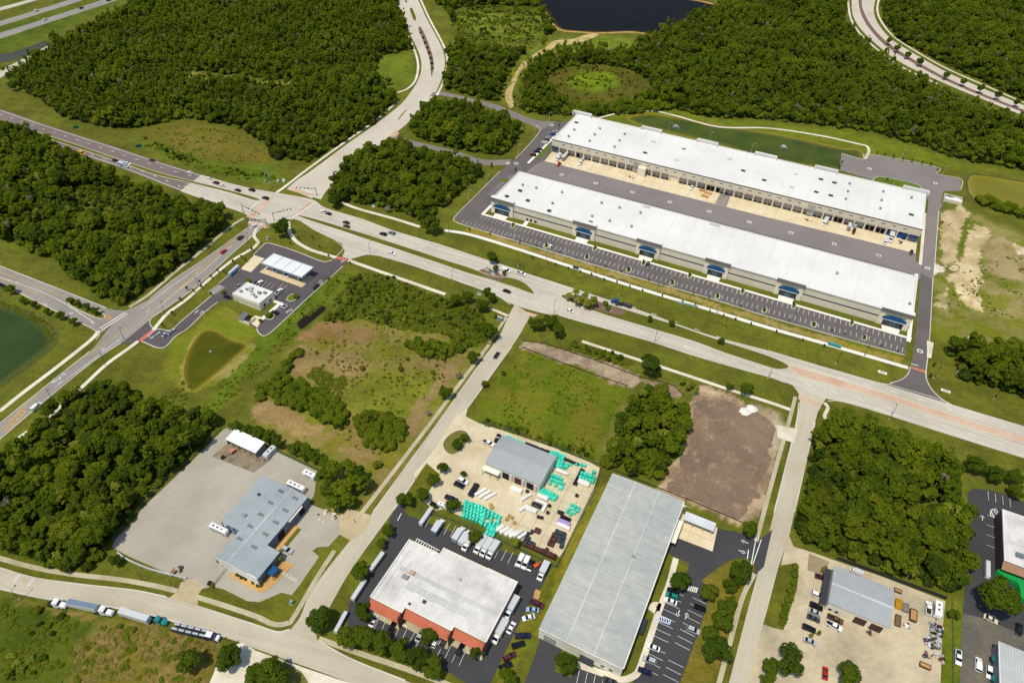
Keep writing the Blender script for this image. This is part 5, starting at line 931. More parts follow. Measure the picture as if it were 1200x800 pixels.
for wname, outline in FOREST.items():
    P = [tuple(G(*p))[:2] for p in outline]; sp, pinef, scl = DENS[wname]
    xs = [p[0] for p in P]; ys = [p[1] for p in P]; nx_ = int((max(xs)-min(xs))/sp)+1; ny_ = int((max(ys)-min(ys))/sp)+1
    X, Y = np.meshgrid(np.arange(nx_)*sp+min(xs), np.arange(ny_)*sp+min(ys)); X = X+nrs.uniform(-.48, .48, X.shape)*sp; Y = Y+nrs.uniform(-.48, .48, Y.shape)*sp
    ok = inpoly(X, Y, P)
    for i, h in enumerate(HW): ok &= ~inpoly(X, Y, h)
    for x, y in zip(X[ok], Y[ok]):
        pn = .5+.5*float(wob(np.array(x), np.array(y), 22., 3.)); kind = 'pine' if rnd.random() < pinef*(.35+1.0*pn) else 'broad'
        s = scl*rnd.uniform(.72, 1.22)*(.9+.25*float(wob(np.array(x), np.array(y), 15., 1.)))
        if rnd.random() < .12: s *= .6
        if rnd.random() < .012: kind = 'snag'; s = rnd.uniform(.8, 1.1)
        if rnd.random() < .04 and wname in ('south_west', 'west', 'south_east', 'centre', 'middle_block'): kind = 'palm'; s = rnd.uniform(1.1, 1.5)
        TREES.append((wname, kind, float(x), float(y), s))
def vis(t):
    p = PX((t[2], t[3], 5)); d = math.sqrt(t[2]**2+t[3]**2+H*H)
    return t[4]/d if -5 < p[0] < 1205 and -5 < p[1] < 805 else 0
order = sorted(range(len(TREES)), key=lambda i: -vis(TREES[i])); single = set(order[:290])
for i in single:
    w, kind, x, y, s = TREES[i]
    var = rnd.randrange(len(SPEC[kind])); zs = rnd.uniform(.85, 1.15)
    size = 'large' if s > 1.12 else 'small' if s < .82 else 'mid-sized'; tone = ' dark green' if kind == 'broad' and var % 3 == 0 else ' yellow-green' if kind == 'broad' else ''
    plant(kind, (x, y), s, size+tone+{'pine': ' slender pine in the ', 'broad': ' broadleaf tree in the ', 'palm': ' spiky palm in the ', 'snag': ' leafless grey snag in the '}[kind]+LBL[w], 'trees of the '+LBL[w], var, zs)
def scatter(name, label, pts, kinds, cat='woodland'):
    """points (kind, x, y, scale) drawn with geometry-node instances as one mass"""
    protos = [(k, i) for k in kinds for i in range(len(SPEC[k]))]
    coll = bpy.data.collections.new(name+'_prototypes')
    for j, (k, i) in enumerate(protos):
        mo = bpy.data.meshes.new('p'); o = bpy.data.objects.new('%03d_%s' % (j, k), SPEC[k][i][0]); coll.objects.link(o)
    me = bpy.data.meshes.new(name); me.from_pydata([(x, y, 0) for k, x, y, s in pts], [], [])
    def rnd_idx(k): return rnd.choice([j for j, (kk, i) in enumerate(protos) if kk == k])
    a = me.attributes.new('pick', 'INT', 'POINT'); a.data.foreach_set('value', [rnd_idx(k) for k, x, y, s in pts])
    a = me.attributes.new('size', 'FLOAT_VECTOR', 'POINT'); a.data.foreach_set('vector', [c for k, x, y, s in pts for c in (s, s, s*rnd.uniform(.75, 1.3)*(.55 if k in ('weed', 'drygrass') else 1))])
    a = me.attributes.new('turn', 'FLOAT_VECTOR', 'POINT'); a.data.foreach_set('vector', [c for _ in pts for c in (0, 0, rnd.uniform(0, 6.28))])
    ng = bpy.data.node_groups.new(name, 'GeometryNodeTree'); ng.interface.new_socket('Geometry', in_out='INPUT', socket_type='NodeSocketGeometry'); ng.interface.new_socket('Geometry', in_out='OUTPUT', socket_type='NodeSocketGeometry')
    N_ = ng.nodes; gi = N_.new('NodeGroupInput'); go = N_.new('NodeGroupOutput'); ip = N_.new('GeometryNodeInstanceOnPoints'); ci = N_.new('GeometryNodeCollectionInfo')
    ci.inputs[0].default_value = coll; ci.inputs['Separate Children'].default_value = True; ci.inputs['Reset Children'].default_value = True; ip.inputs['Pick Instance'].default_value = True
    def na(nm, ty):
        n = N_.new('GeometryNodeInputNamedAttribute'); n.data_type = ty; n.inputs[0].default_value = nm; return n.outputs['Attribute']
    lk = ng.links.new; lk(gi.outputs[0], ip.inputs['Points']); lk(ci.outputs[0], ip.inputs['Instance']); lk(na('pick', 'INT'), ip.inputs['Instance Index']); lk(na('size', 'FLOAT_VECTOR'), ip.inputs['Scale']); lk(na('turn', 'FLOAT_VECTOR'), ip.inputs['Rotation']); lk(ip.outputs[0], go.inputs[0])
    o = link(name, me); o.modifiers.new('grow', 'NODES').node_group = ng
    return tag(o, label, cat, kind='stuff')
for w in FOREST:
    pts = [TREES[i][1:] for i in range(len(TREES)) if i not in single and TREES[i][0] == w]
    if not pts: continue
    und = []     # undergrowth between the trunks
    P = [tuple(G(*p))[:2] for p in FOREST[w]]; xs = [p[0] for p in P]; ys = [p[1] for p in P]
    X, Y = np.meshgrid(np.arange(min(xs), max(xs), 3.9), np.arange(min(ys), max(ys), 3.9)); X = X+nrs.uniform(-2.2, 2.2, X.shape); Y = Y+nrs.uniform(-2.2, 2.2, X.shape)
    ok = inpoly(X, Y, P)
    for h in HW[1:5]+HW[6:]: ok &= ~inpoly(X, Y, h)
    ok &= ~inpoly(X, Y, HW[0]); und = [('shrub', float(x), float(y), rnd.uniform(1.3, 2.7)) for x, y in zip(X[ok], Y[ok])]
    scatter('woodland', 'dense green '+LBL[w].replace('wood ', 'woodland ', 1), pts+und, ['broad', 'pine', 'palm', 'shrub', 'snag'])
# --- scrub on open land
def scrub(label, outline, sp, smin, smax, kinds=('shrub',), thin=0.):
    P = [tuple(G(*p))[:2] for p in outline]; xs = [p[0] for p in P]; ys = [p[1] for p in P]
    X, Y = np.meshgrid(np.arange(min(xs), max(xs), sp), np.arange(min(ys), max(ys), sp)); X = X+nrs.uniform(-.5, .5, X.shape)*sp; Y = Y+nrs.uniform(-.5, .5, X.shape)*sp
    ok = inpoly(X, Y, P) & (wob(X, Y, 5., 2.) > thin)
    pts = [(rnd.choice(kinds), float(x), float(y), rnd.uniform(smin, smax)) for x, y in zip(X[ok], Y[ok])]
    if pts: scatter('scrub', label, pts, sorted(set(kinds)), 'scrub')
scrub('low green scrub on the plot beside the main road path', [(438, 322), (452, 322), (500, 343), (548, 358), (570, 374), (574, 396), (545, 412), (520, 392), (475, 388), (420, 372), (400, 378), (392, 368), (405, 356)], 1.7, .55, 1.1, ('weed', 'weed', 'weed', 'shrub'), -2)
scrub('bushy green band across the fallow field', [(316, 462), (330, 446), (352, 448), (376, 460), (395, 470), (412, 484), (408, 500), (398, 504), (370, 490), (352, 480), (330, 478)], 1.7, .7, 1.15, ('shrub', 'bush'), -.9)
scrub('dense round thicket of shrubs in the fallow field', [(418, 492), (428, 486), (452, 486), (474, 496), (476, 508), (466, 520), (452, 530), (430, 522), (420, 508)], 1.7, .7, 1.1, ('shrub', 'bush'), -1.5)
scrub('scrub hedge along the drainage ditch', [(300, 462), (318, 448), (338, 424), (352, 408), (354, 414), (340, 434), (322, 458), (304, 474)], 1.9, .6, 1.1, ('shrub', 'bush'), -1.)
scrub('weedy bushes at the field corner near the red dirt', [(474, 404), (505, 400), (540, 408), (544, 414), (520, 422), (500, 420), (484, 412)], 1.9, .6, 1.1, ('shrub', 'bush'), -.8)
scrub('reeds and shrubs along the station ditch', [(378, 372), (392, 352), (410, 326), (430, 318), (440, 322), (420, 345), (400, 370), (385, 384)], 1.9, .5, 1., ('weed', 'weed', 'shrub'), -.5)
scrub('yellow green brambles in the fallow field', [(360, 440), (368, 428), (386, 438), (408, 442), (398, 466), (376, 454)], 1.5, .5, 1., ('weed',), -1.2)
scrub('dark shrubs in the rough corner field', [(8, 745), (40, 712), (74, 722), (62, 745), (50, 758), (30, 742)], 2.6, .5, 1.2, ('weed', 'shrub'), -.3)
scrub('shrubs and palmettos in the rough corner field', [(0, 760), (70, 770), (84, 775), (70, 795), (40, 792), (0, 800)], 4., .5, 1.2, ('shrub', 'palmetto'), .1)
scrub('overgrown marsh edge beside the brown carriageway', [(165, 160), (196, 172), (236, 190), (290, 202), (330, 208), (318, 214), (280, 210), (220, 195), (170, 172)], 2.2, .5, 1.2, ('weed', 'weed', 'shrub'), -.2)
scrub('overgrown verge north of the lake track', [(524, 8), (560, 6), (630, 8), (644, 20), (640, 50), (610, 62), (556, 60), (530, 34)], 3., .6, 1.4, ('weed', 'weed', 'shrub'), -.1)
scrub('shrubs ringing the round wetland', [(634, 124), (640, 114), (660, 120), (700, 126), (740, 122), (775, 120), (792, 128), (740, 134), (690, 136), (650, 136)], 2.8, .7, 1.6, ('shrub', 'bush'), -.5)
scrub('hedge of shrubs beyond the olive pond', [(1140, 240), (1165, 246), (1200, 258), (1235, 268), (1235, 262), (1200, 250), (1165, 238), (1145, 234)], 2.6, .8, 1.4, ('shrub', 'bush'), -1.)
scrub('shrubs in the clearing of the west wood', [(84, 222), (130, 218), (186, 237), (182, 262), (135, 262), (92, 258)], 2.2, .6, 1.4, ('weed', 'shrub'), -.8)
scrub('bushes along the storage yard fence', [(562, 497), (600, 506), (650, 524), (694, 540), (700, 534), (660, 520), (610, 503), (570, 493)], 1.6, .5, 1., ('weed', 'shrub'), -.5)
scrub('weeds on the strip beside the silt fence', [(668, 402), (700, 408), (742, 424), (736, 430), (700, 420), (666, 410)], 1.6, .5, 1.1, ('weed', 'shrub'), -.9)
scrub('reeds around the dark green pond', [(0, 352), (30, 362), (56, 378), (66, 394), (60, 402), (50, 384), (28, 370), (0, 360)], 1.8, .4, .8, ('weed',), -.7)
scrub('tangled weeds on the dry rough field', [(95, 745), (115, 726), (180, 738), (255, 758), (240, 800), (80, 800)], 1.6, .3, .9, ('drygrass', 'drygrass', 'weed'), -.35)
scrub('tufts on the green plot', [(570, 470), (614, 412), (732, 456), (722, 490), (694, 534), (566, 496)], 2.0, .25, .6, ('weed',), .15)
scrub('tufts across the fallow field', [(360, 400), (440, 372), (540, 415), (500, 480), (440, 540), (380, 500)], 2.2, .25, .7, ('weed', 'drygrass'), .1)
scrub('weeds on the slope below the filling station', [(200, 440), (240, 462), (300, 410), (320, 400), (290, 450), (250, 490), (180, 470)], 2.6, .3, .8, ('weed',), 0.)
scrub('rough weeds in the rough corner field', [(0, 705), (70, 716), (110, 726), (92, 748), (80, 800), (0, 805)], 1.8, .3, .9, ('weed',), -.1)
scrub('dry grass along the dirt track of the graded land', [(1110, 335), (1150, 300), (1200, 300), (1205, 372), (1150, 374), (1112, 368)], 2.2, .25, .7, ('drygrass', 'weed'), .15)
scrub('weeds in the marshy clearing', [(170, 154), (205, 146), (252, 149), (292, 162), (316, 190), (270, 194), (215, 182)], 2.4, .3, .8, ('weed', 'drygrass'), .05)
scrub('low wet scrub around the rim of the round wetland', [(630, 104), (638, 84), (662, 74), (700, 71), (742, 76), (764, 92), (776, 110), (750, 124), (715, 128), (676, 126), (645, 120)], 2.6, .4, 1.0, ('weed', 'weed', 'shrub'), .1)
scrub('grassy tussocks beside the lake track', [(590, 126), (588, 108), (600, 84), (620, 66), (650, 58), (640, 66), (620, 84), (610, 104), (608, 128)], 3., .4, .9, ('weed', 'shrub'), .1)
scrub('rough weeds on the bank of the station ditch', [(320, 400), (350, 360), (392, 325), (404, 318), (402, 330), (370, 366), (340, 400), (300, 446), (290, 440)], 2., .3, .8, ('weed',), -.1)
# --- trees one can tell apart
def row(kind, pts, sc, label, group, h=4., zs=1.):
    for i, p in enumerate(pts):
        s = p[2] if len(p) > 2 else sc; b = base_at(p, h*s); plant(kind, b, s*rnd.uniform(.93, 1.07), label, group, zs=zs)
row('oak', [(410, 755-8), (430, 748), (448, 754), (470, 763), (488, 772), (507, 782)], 1.15, 'round oak in the row shading the asphalt lot beside the orange awnings', 'oaks along the bottom of the asphalt lot')
for p, s, l in (((375, 727), 1.3, 'large oak on the street corner beside the blue trailer'), ((421, 670), 1.05, 'oak between two parked grey trailers'), ((455, 622), .72, 'small oak beside the asphalt lot mouth'), ((447, 637), .6, 'thin young tree beside the asphalt lot edge'), ((427, 718), .95, 'oak at the corner of the orange-awning building'),
                ((502, 746), .9, 'oak growing in front of the middle orange awning'), ((559, 764), .75, 'small oak at the right end of the orange awnings'), ((557, 630), .85, 'oak overhanging the parked box trucks'), ((475, 586), .95, 'oak at the mouth of the asphalt lot'),
                ((663, 778), 1.05, 'oak in the kerbed island at the foot of the grey warehouse'), ((796, 681), 1.15, 'oak shading parked cars beside the grey warehouse'), ((830, 694), 1., 'oak beside the painted crosswalk bars'), ((868, 672), 1.35, 'big oak at the mouth of the grey warehouse lot'), ((855, 687), .75, 'yellowish oak beside the big oak at the lot mouth'),
                ((852, 710), 1.05, 'dark oak on the verge of the side street'), ((846, 728), 1.15, 'broad oak in the verge above the light green one'), ((832, 743), .85, 'light green oak at the edge of the car park'), ((840, 763), 1.45, 'largest oak of the verge beside the car park'), ((879, 621), .95, 'oak by the corner of the mud plot'),
                ((330, 267), 1.5, 'dark round oak on the junction corner by the station'), ((545, 513), .6, 'young oak in the storage yard drive island, outer one'), ((535, 521), .72, 'young oak in the storage yard drive island, inner one'),
                ((519, 548), .72, 'oak at the storage yard entrance'), ((508, 563), .8, 'oak behind the storage yard entrance'), ((496, 580), .85, 'oak over the edge of the storage yard'), ((543, 555), .4, 'sparse little tree beside the yard cars'), ((531, 592), .85, 'yellow green tree between the yard and the trucks'),
                ((391, 236), 1.2, 'dark tree at the edge of the wood beside the junction'), ((505, 264), 1.55, 'tall oak on the main road verge below the wood'), ((577, 308-6), 1., 'tree on the verge opposite the median palms'), ((554, 405-40+0), .1, ''),
                ((763, 428), 1.55, 'broad dark oak at the edge of the silt-fenced strip'), ((875, 456), .95, 'round tree beside the mud plot sidewalk'), ((855, 453), .55, 'small tree beside the mud plot sidewalk'),
                ((555, 419), .9, 'tree on the street verge above the bare bush'), ((522, 460), .95, 'tree on the street verge below the bare bush'), ((568, 450), .5, 'small tree on the green plot verge'), ((590, 437), .35, 'shrubby tree at the corner of the green plot'),
                ((222, 775), 1.15, 'leafy green tree in the dry rough field'), ((269, 772), 1.2, 'dark tree beside the pale driveway'), ((299, 792), 1., 'tree at the lower end of the pale driveway'), ((320, 792), 1.5, 'big tree beside the pale apron'), ((5, 100), .1, ''),
                ((1170, 702), 2.0, 'huge dark oak over the green canopy'), ((925, 775), 1.45, 'broad dark tree in front of the pale yard'), ((903, 782), .9, 'light green tree beside the street'), ((995, 792), 1.2, 'tree at the lower edge of the stained yard'), ((15, 100), 1.1, 'lone round tree on the highway verge'), ((135, 657), .65, 'small round tree behind the low grey wall'), ((455, 95), .8, 'round tree in the roadside clearing'), ((1118, 720), .6, 'scrubby tree on the fenced strip'), ((595, 795), .9, 'oak at the foot of the grass strip'), ((900, 795), .8, 'tree by the street below the stained yard')):
    if l: plant('oak', base_at(p, 4*s), s, l)
row('oak', [(1142, 545, 1.1), (1165, 556, 1.1), (1188, 560, 1.1), (1190, 576, .9)], 1.1, 'dark tree in the row above the far right car park', 'trees above the far right car park')
row('oak', [(632, 372+8, .95), (646, 378, 1.05), (655, 388, 1.), (625, 381, .8)], 1., 'oak in the clump at the corner of the street and main road', 'oaks on the street corner')
row('oak', [(534, 352, .95), (548, 348, 1.0), (565, 358, 1.05), (571, 342, .75), (577, 349, .75)], 1., 'oak in the clump beside the main road junction sign', 'oaks beside the junction sign'); plant('oak', base_at((574, 391), 4), 1.25, 'big tree at the end of the scrub plot by the street')
row('oak', [(276, 500, .85), (290, 505, .8), (304, 508, 1.), (316, 512, .9), (326, 518, .85), (345, 525, .95), (358, 530, .95), (370, 536, .8), (380, 543, .85)], .9, 'tree in the hedge row behind the white-roofed shed', 'hedge trees behind the shed')
row('broad', [(380, 560, .95), (392, 552, .9), (408, 550, 1.), (420, 556, .9), (385, 574, 1.), (400, 572, 1.1), (416, 570, 1.), (428, 566, .8), (392, 588, .95), (408, 586, .9)], 1., 'tree in the thicket between the repair shop and the street', 'thicket by the repair shop', 6)
row('oak', [(83, 352.5), (91, 355.5), (101, 359.5), (112, 364.5)], .62, 'small tree in the row on the side road island', 'trees on the side road island')
row('oak', [(12, 339, .8), (27, 352, .6), (40, 357, .6), (55, 365, .5), (71, 370, .65), (86, 377, .6)], .6, 'small tree in the row between the side road and the dark green pond', 'trees along the pond verge')
row('oak', [(1042, 48), (1051, 57), (1064, 64.5), (1078, 73), (1109, 88.5), (1129, 96), (1149, 104), (1169.5, 111.5), (1192, 120)], .85, 'tree in the median of the curved boulevard', 'boulevard median trees', 5, 1.2)
row('palm', [(668, 343), (675, 341), (677, 349), (686, 346), (688, 352), (696, 350)], 1.35, 'cabbage palm in the mulched median bed', 'palms in the median bed', 4.6)
row('palm', [(967, 665, .7), (966, 668, .6)], .7, 'spiky palm beside the dark red car', 'palms by the charcoal awning', 4)
row('palm', [(325, 651, .8), (326.5, 654, .7), (312, 666, .85), (310, 668, .7)], .8, 'palm beside the blue awning of the repair shop', 'palms by the blue awning', 4)
row('palm', [(960, 741), (951, 744)], .5, 'small yellow green palm beside the parked black car', 'small palms by the parked cars', 4)
plant('palm', base_at((604, 636), 4), 1.0, 'yellow green palm on the grass by the parked box trucks'); plant('palm', base_at((580, 366), 4), .8, 'thin palm beside the grey junction monument')
row('palm', [(806, 452), (812, 450), (800, 446), (816, 456)], .9, 'palm in the clump beside the mud plot corner', 'palms beside the mud plot', 4)
row('bush', [(709, 356, .85), (713, 362, .75), (684, 353, .8), (692, 361, .7), (723, 357, .5), (690, 357, .7)], .7, 'clipped green bush in the mulched median bed', 'bushes in the median bed', 1.2)
row('oak', [(761.5, 374, .5), (787, 379, .5), (581, 315, .55), (591, 320, .45), (845, 400, .5)], .5, 'small tree planted in the grassy median', 'small median trees', 4)
row('bush', [(932, 664, .6), (931, 673, .7), (929, 682, .65), (926, 692, .7), (924, 702, .75), (920, 712, .7), (918, 722, .7), (917, 729, .6)], .7, 'clipped bush in the hedge beside the pale yard drive', 'hedge along the yard drive', 1.2)
row('bush', [(497, 350, .1)], .1, 'x', None) if False else None
row('dry', [(538, 440, .9), (502, 484, .8), (455, 245, 1.1), (482, 250, .9)], .9, 'leafless grey bush among the greenery', 'leafless grey bushes', 2)
row('bush', [(384, 373, .9), (470, 432, .7), (477, 420, .6), (507, 436, .5), (511, 428, .5), (371, 413, .5), (424, 432, .7), (442, 545, .9), (384, 326, .5), (347, 348, .7), (315, 370, .8), (290, 330, .8), (305, 376, .6), (262, 343, .7), (305, 348, .5), (280, 352, .5)], .6, 'lone rounded bush on open ground', 'lone bushes', 1.2)
# saplings along the warehouse walk, the lot islands and the station verge
row('sapling', [(601, 263), (697, 289), (754, 306), (808, 321), (870, 339.5), (930, 356.5), (998, 376.5)], .95, 'young tree in a planting island on the warehouse side', 'saplings in the upper lot islands', 1.5)
row('sapling', [(640, 286), (687.5, 300), (736.5, 315), (787.5, 330), (840.5, 345.5), (895.5, 362), (953.5, 379), (1012.5, 394.5)], 1.05, 'young tree in a planting island on the road side', 'saplings in the lower lot islands', 1.5)
row('sapling', [(550, 269), (574, 274), (609, 281+4), (624, 302), (651, 309.5), (666, 314), (680, 318), (693, 321), (708, 327), (723, 330), (738, 335), (753, 340), (776, 346), (800, 353), (815, 357), (832, 364), (848, 369), (862, 374), (880, 379), (910, 388), (941, 398), (966, 405)], .8, 'sapling along the white path beside the main road', 'saplings along the white path', 1.5)
row('sapling', [(610, 282), (629, 288), (656, 295), (675, 302), (709, 312), (728, 318), (760, 328), (778, 333), (813, 343), (831, 348), (868, 358), (885, 364), (925, 375), (975, 387), (990, 391), (1033, 405), (1052, 411)], .65, 'small shrub tree on the kerb of the long car park', 'shrubs on the long car park kerb', 1.5)
row('sapling', [(295, 292), (283, 301), (273, 306), (255, 317), (247, 324), (236, 336), (226, 340), (219, 338), (211, 351), (202, 367), (190, 380), (247, 344), (234, 330), (262, 318), (288, 305)], 1.0, 'young shrub along the path above the station driveway', 'shrubs along the station path', 1.5)
row('sapling', [(350, 279), (366, 278), (374, 289), (385, 300), (410, 308), (340, 285), (396, 330), (396, 351), (354, 368)], .9, 'young shrub on the station lawn', 'shrubs on the station lawn', 1.5)
row('sapling', [(1028, 179), (1037, 181), (1047, 183.5), (1058, 186), (1069, 188), (1081, 190.5), (1091, 192.5)], 1.1, 'upright shrub in the row behind the rear lot', 'shrubs behind the rear lot', 1.5)
row('sapling', [(1040, 210), (987, 190), (984, 196), (655, 147), (614, 149), (560, 189), (576, 193), (1095, 427), (1091, 440), (604, 199), (576, 195)], 1.1, 'young tree beside the warehouse service roads', 'young trees beside the service roads', 1.5)
row('shrub', [(493, 38), (496, 44), (498, 50), (501, 56), (503, 62), (505, 68), (506, 74), (507, 80)], 1.1, 'shrub in the planted median of the avenue', 'shrubs in the avenue median', 1)
row('shrub', [(258, 657), (262, 661), (279, 672), (284, 675), (288, 677), (297, 681), (302, 685), (305, 685)], .8, 'clipped shrub along the white front of the repair shop', 'shrubs in front of the repair shop', 1)
row('shrub', [(140, 733), (155, 738), (70, 722), (245, 683), (248, 685), (420, 708), (510, 594)], .8, 'low shrub by the verge', 'low verge shrubs', 1)
# ------------------------------------------------------------ vehicles
M_TYRE = mat('tyre_rubber', S(30, 30, 30), .9, .05); M_RIM = paint('rim_metal', S(150, 150, 152), .3, .6); M_LAMP = paint('head_lamp', S(225, 225, 220), .15); M_TAIL = paint('tail_lamp', S(140, 20, 18), .25); M_CHASSIS = mat('chassis_black', S(40, 40, 42), .8, .05); M_CGLASS = paint('car_glass', S(22, 26, 30), .06)
PAINT = {'white': S(236, 236, 234), 'silver': S(176, 180, 184), 'black': S(22, 23, 27), 'dark grey': S(66, 68, 72), 'dark blue': S(26, 38, 70), 'blue': S(40, 76, 140), 'dark red': S(92, 24, 26), 'maroon': S(84, 40, 46), 'magenta': S(176, 40, 92), 'yellow': S(224, 168, 26), 'light blue': S(150, 178, 202), 'teal': S(34, 130, 126), 'grey': S(132, 138, 142), 'pale grey': S(198, 202, 202), 'red': S(170, 34, 30), 'cream': S(222, 214, 180), 'grey blue': S(112, 130, 148), 'brown': S(98, 66, 44), 'tan': S(190, 160, 112), 'orange': S(214, 88, 44)}
def pm(c): return paint('paint_'+c.replace(' ', '_'), PAINT[c], .22 if c not in ('tan', 'brown') else .7)
def prism(prof, w0, w1, name, m, zsplit=None):
    """side profile (x, z) extruded across the car; points above zsplit use half width w1"""
    n = len(prof); v = []
    for s in (-1, 1):
        for x, z in prof: v.append((x, s*(w1 if zsplit is not None and z > zsplit else w0), z))
    f = [tuple(range(n))[::1], tuple(range(2*n-1, n-1, -1))]
    f += [(i, n+i, n+(i+1) % n, (i+1) % n) for i in range(n)]
    me = me_(name, v, [f[0], f[1]]+[q[::-1] for q in f[2:]], m)
    return me
def wheel_mesh(r=.33, w=.24):
    return MB().cyl((0, -w/2, 0), (0, w/2, 0), r, n=14).mesh('tyre', M_TYRE), MB().cyl((0, -w/2-.012, 0), (0, w/2+.012, 0), r*.6, n=12).mesh('rim', M_RIM)
def addwheels(t, xs, y, r=.33, w=.24):
    tm, rm = wheel_mesh(r, w)
    for x in xs:
        for s in (-1, 1):
            o = link('wheel', tm, t); o.location = (x, s*y, r); link('rim', rm, o)
def lamps(t, xf, xr, y, z):
    hm = MB().box(-.04, .04, -.17, .17, -.07, .07).mesh('headlight', M_LAMP); tm = MB().box(-.04, .04, -.17, .17, -.07, .07).mesh('tail_light', M_TAIL)
    for s in (-1, 1):
        link('headlight', hm, t).location = (xf, s*y, z); link('tail_light', tm, t).location = (xr, s*y, z+.1)
BODYPARTS = {}
def car_proto(kind):
    t = bpy.data.objects.new(kind, None); COL.objects.link(t); W0 = pm('white'); pc = []
    if kind in ('sedan', 'suv', 'van', 'hatchback'):
        P = {'sedan': ([(-2.3, .35), (-2.34, .75), (-2.2, .95), (-1.5, 1.0), (1.0, .98), (1.9, .82), (2.3, .65), (2.32, .35)], [(-1.75, .97), (-1.05, 1.38), (.3, 1.4), (1.15, .95)], [(-.98, 1.385), (.26, 1.405), (.2, 1.45), (-.9, 1.44)]),
             'hatchback': ([(-2.05, .35), (-2.1, .8), (-2., 1.0), (.9, 1.0), (1.7, .85), (2.0, .65), (2.02, .35)], [(-1.95, .98), (-1.6, 1.42), (.2, 1.46), (1.05, .97)], [(-1.56, 1.43), (.18, 1.465), (.1, 1.51), (-1.45, 1.49)]),
             'suv': ([(-2.35, .4), (-2.4, .95), (-2.3, 1.12), (1.0, 1.12), (2.1, 1.0), (2.35, .8), (2.37, .4)], [(-2.28, 1.1), (-1.95, 1.68), (.25, 1.72), (1.15, 1.1)], [(-1.95, 1.69), (.22, 1.725), (.1, 1.79), (-1.85, 1.77)]),
             'van': ([(-2.7, .4), (-2.75, 1.2), (1.5, 1.25), (2.4, 1.1), (2.65, .85), (2.67, .4)], [(-2.72, 1.2), (-2.6, 2.05), (.9, 2.1), (1.75, 1.22)], [(-2.6, 2.06), (.88, 2.105), (.75, 2.18), (-2.5, 2.16)])}[kind]
        hw = {'sedan': .9, 'hatchback': .86, 'suv': .96, 'van': 1.0}[kind]
        b = link('body', prism(P[0], hw, hw, 'body', W0), t); link('windows', prism(P[1], hw-.06, hw-.2, 'windows', M_CGLASS, P[1][0][1]+.2), t); rf = link('roof', prism(P[2], hw-.2, hw-.26, 'roof', W0, P[2][2][1]-.02), t); pc = ['body', 'roof']
        L = P[0][-1][0]; addwheels(t, (-L*.6, L*.62), hw-.1, .33 if kind != 'van' else .36); lamps(t, L-.02, P[0][1][0]+.0, hw-.25, .68)
        if kind == 'van': 
            for s in (-1, 1): link('side_panel', MB().box(-2.5, -.2, s*(hw-.1)-.06, s*(hw-.1)+.06, 1.25, 2.0).mesh('side_panel', W0), t)
            pc.append('side_panel')
    elif kind == 'pickup':
        b = link('body', prism([(-2.8, .5), (-2.85, 1.0), (-.75, 1.0), (-.7, 1.1), (1.2, 1.12), (2.5, 1.02), (2.75, .85), (2.77, .5)], .98, .98, 'body', W0), t)
        link('windows', prism([(-.85, 1.08), (-.75, 1.72), (.75, 1.75), (1.5, 1.1)], .92, .76, 'windows', M_CGLASS, 1.3), t); link('roof', prism([(-.74, 1.73), (.74, 1.755), (.65, 1.82), (-.65, 1.81)], .78, .72, 'roof', W0, 1.79), t)
        link('cargo_bed', MB().box(-2.75, -.85, -.78, .78, .98, 1.02).mesh('cargo_bed', M_CHASSIS), t)
        for s in (-1, 1): link('bed_rail', MB().box(-2.8, -.8, s*.9-.08, s*.9+.08, .99, 1.22).mesh('bed_rail', W0), t)
        link('tailgate', MB().box(-2.86, -2.74, -.82, .82, .7, 1.22).mesh('tailgate', W0), t); pc = ['body', 'roof', 'bed_rail', 'tailgate']; addwheels(t, (-1.75, 1.75), .88, .4, .28); lamps(t, 2.74, -2.86, .75, .78)
    elif kind == 'box_truck':
        link('cargo_box', MB().box(-3.6, 1.5, -1.2, 1.2, .95, 3.3).mesh('cargo_box', W0), t); link('roof_edge', MB().box(-3.62, 1.52, -1.22, 1.22, 3.3, 3.36).mesh('roof_edge', pm('pale grey')), t)
        link('cab', prism([(1.55, .55), (1.55, 1.6), (1.6, 2.25), (2.5, 2.3), (3.05, 1.45), (3.7, 1.3), (3.8, .55)], 1.02, .92, 'cab', pm('white'), 1.7), t); link('windscreen', prism([(2.5, 2.2), (2.62, 2.24), (3.16, 1.48), (3.04, 1.46)], .85, .85, 'windscreen', M_CGLASS), t); link('side_window', MB().box(1.75, 2.5, -1.0, 1.0, 1.6, 2.1).mesh('side_window', M_CGLASS), t)
        link('chassis', MB().box(-3.5, 1.6, -.5, .5, .55, .95).mesh('chassis', M_CHASSIS), t); pc = ['cargo_box']; addwheels(t, (-2.3, 2.7), .95, .45, .32); lamps(t, 3.78, -3.62, .75, .85)
    elif kind == 'trailer':
        link('cargo_box', MB().box(-6.7, 6.7, -1.28, 1.28, 1.15, 4.0).mesh('cargo_box', W0), t); link('roof_panel', MB().box(-6.6, 6.6, -1.18, 1.18, 4.0, 4.04).mesh('roof_panel', pm('pale grey')), t); link('rear_door', MB().box(-6.78, -6.7, -1.2, 1.2, 1.25, 3.9).mesh('rear_door', pm('pale grey')), t)
        link('landing_gear', MB().box(3.4, 3.7, -.9, .9, 0, 1.15).mesh('landing_gear', M_CHASSIS), t); link('chassis', MB().box(-6.5, 6, -.5, .5, .85, 1.15).mesh('chassis', M_CHASSIS), t); pc = ['cargo_box']; addwheels(t, (-5.6, -4.3), 1., .5, .5)
    elif kind == 'tractor':
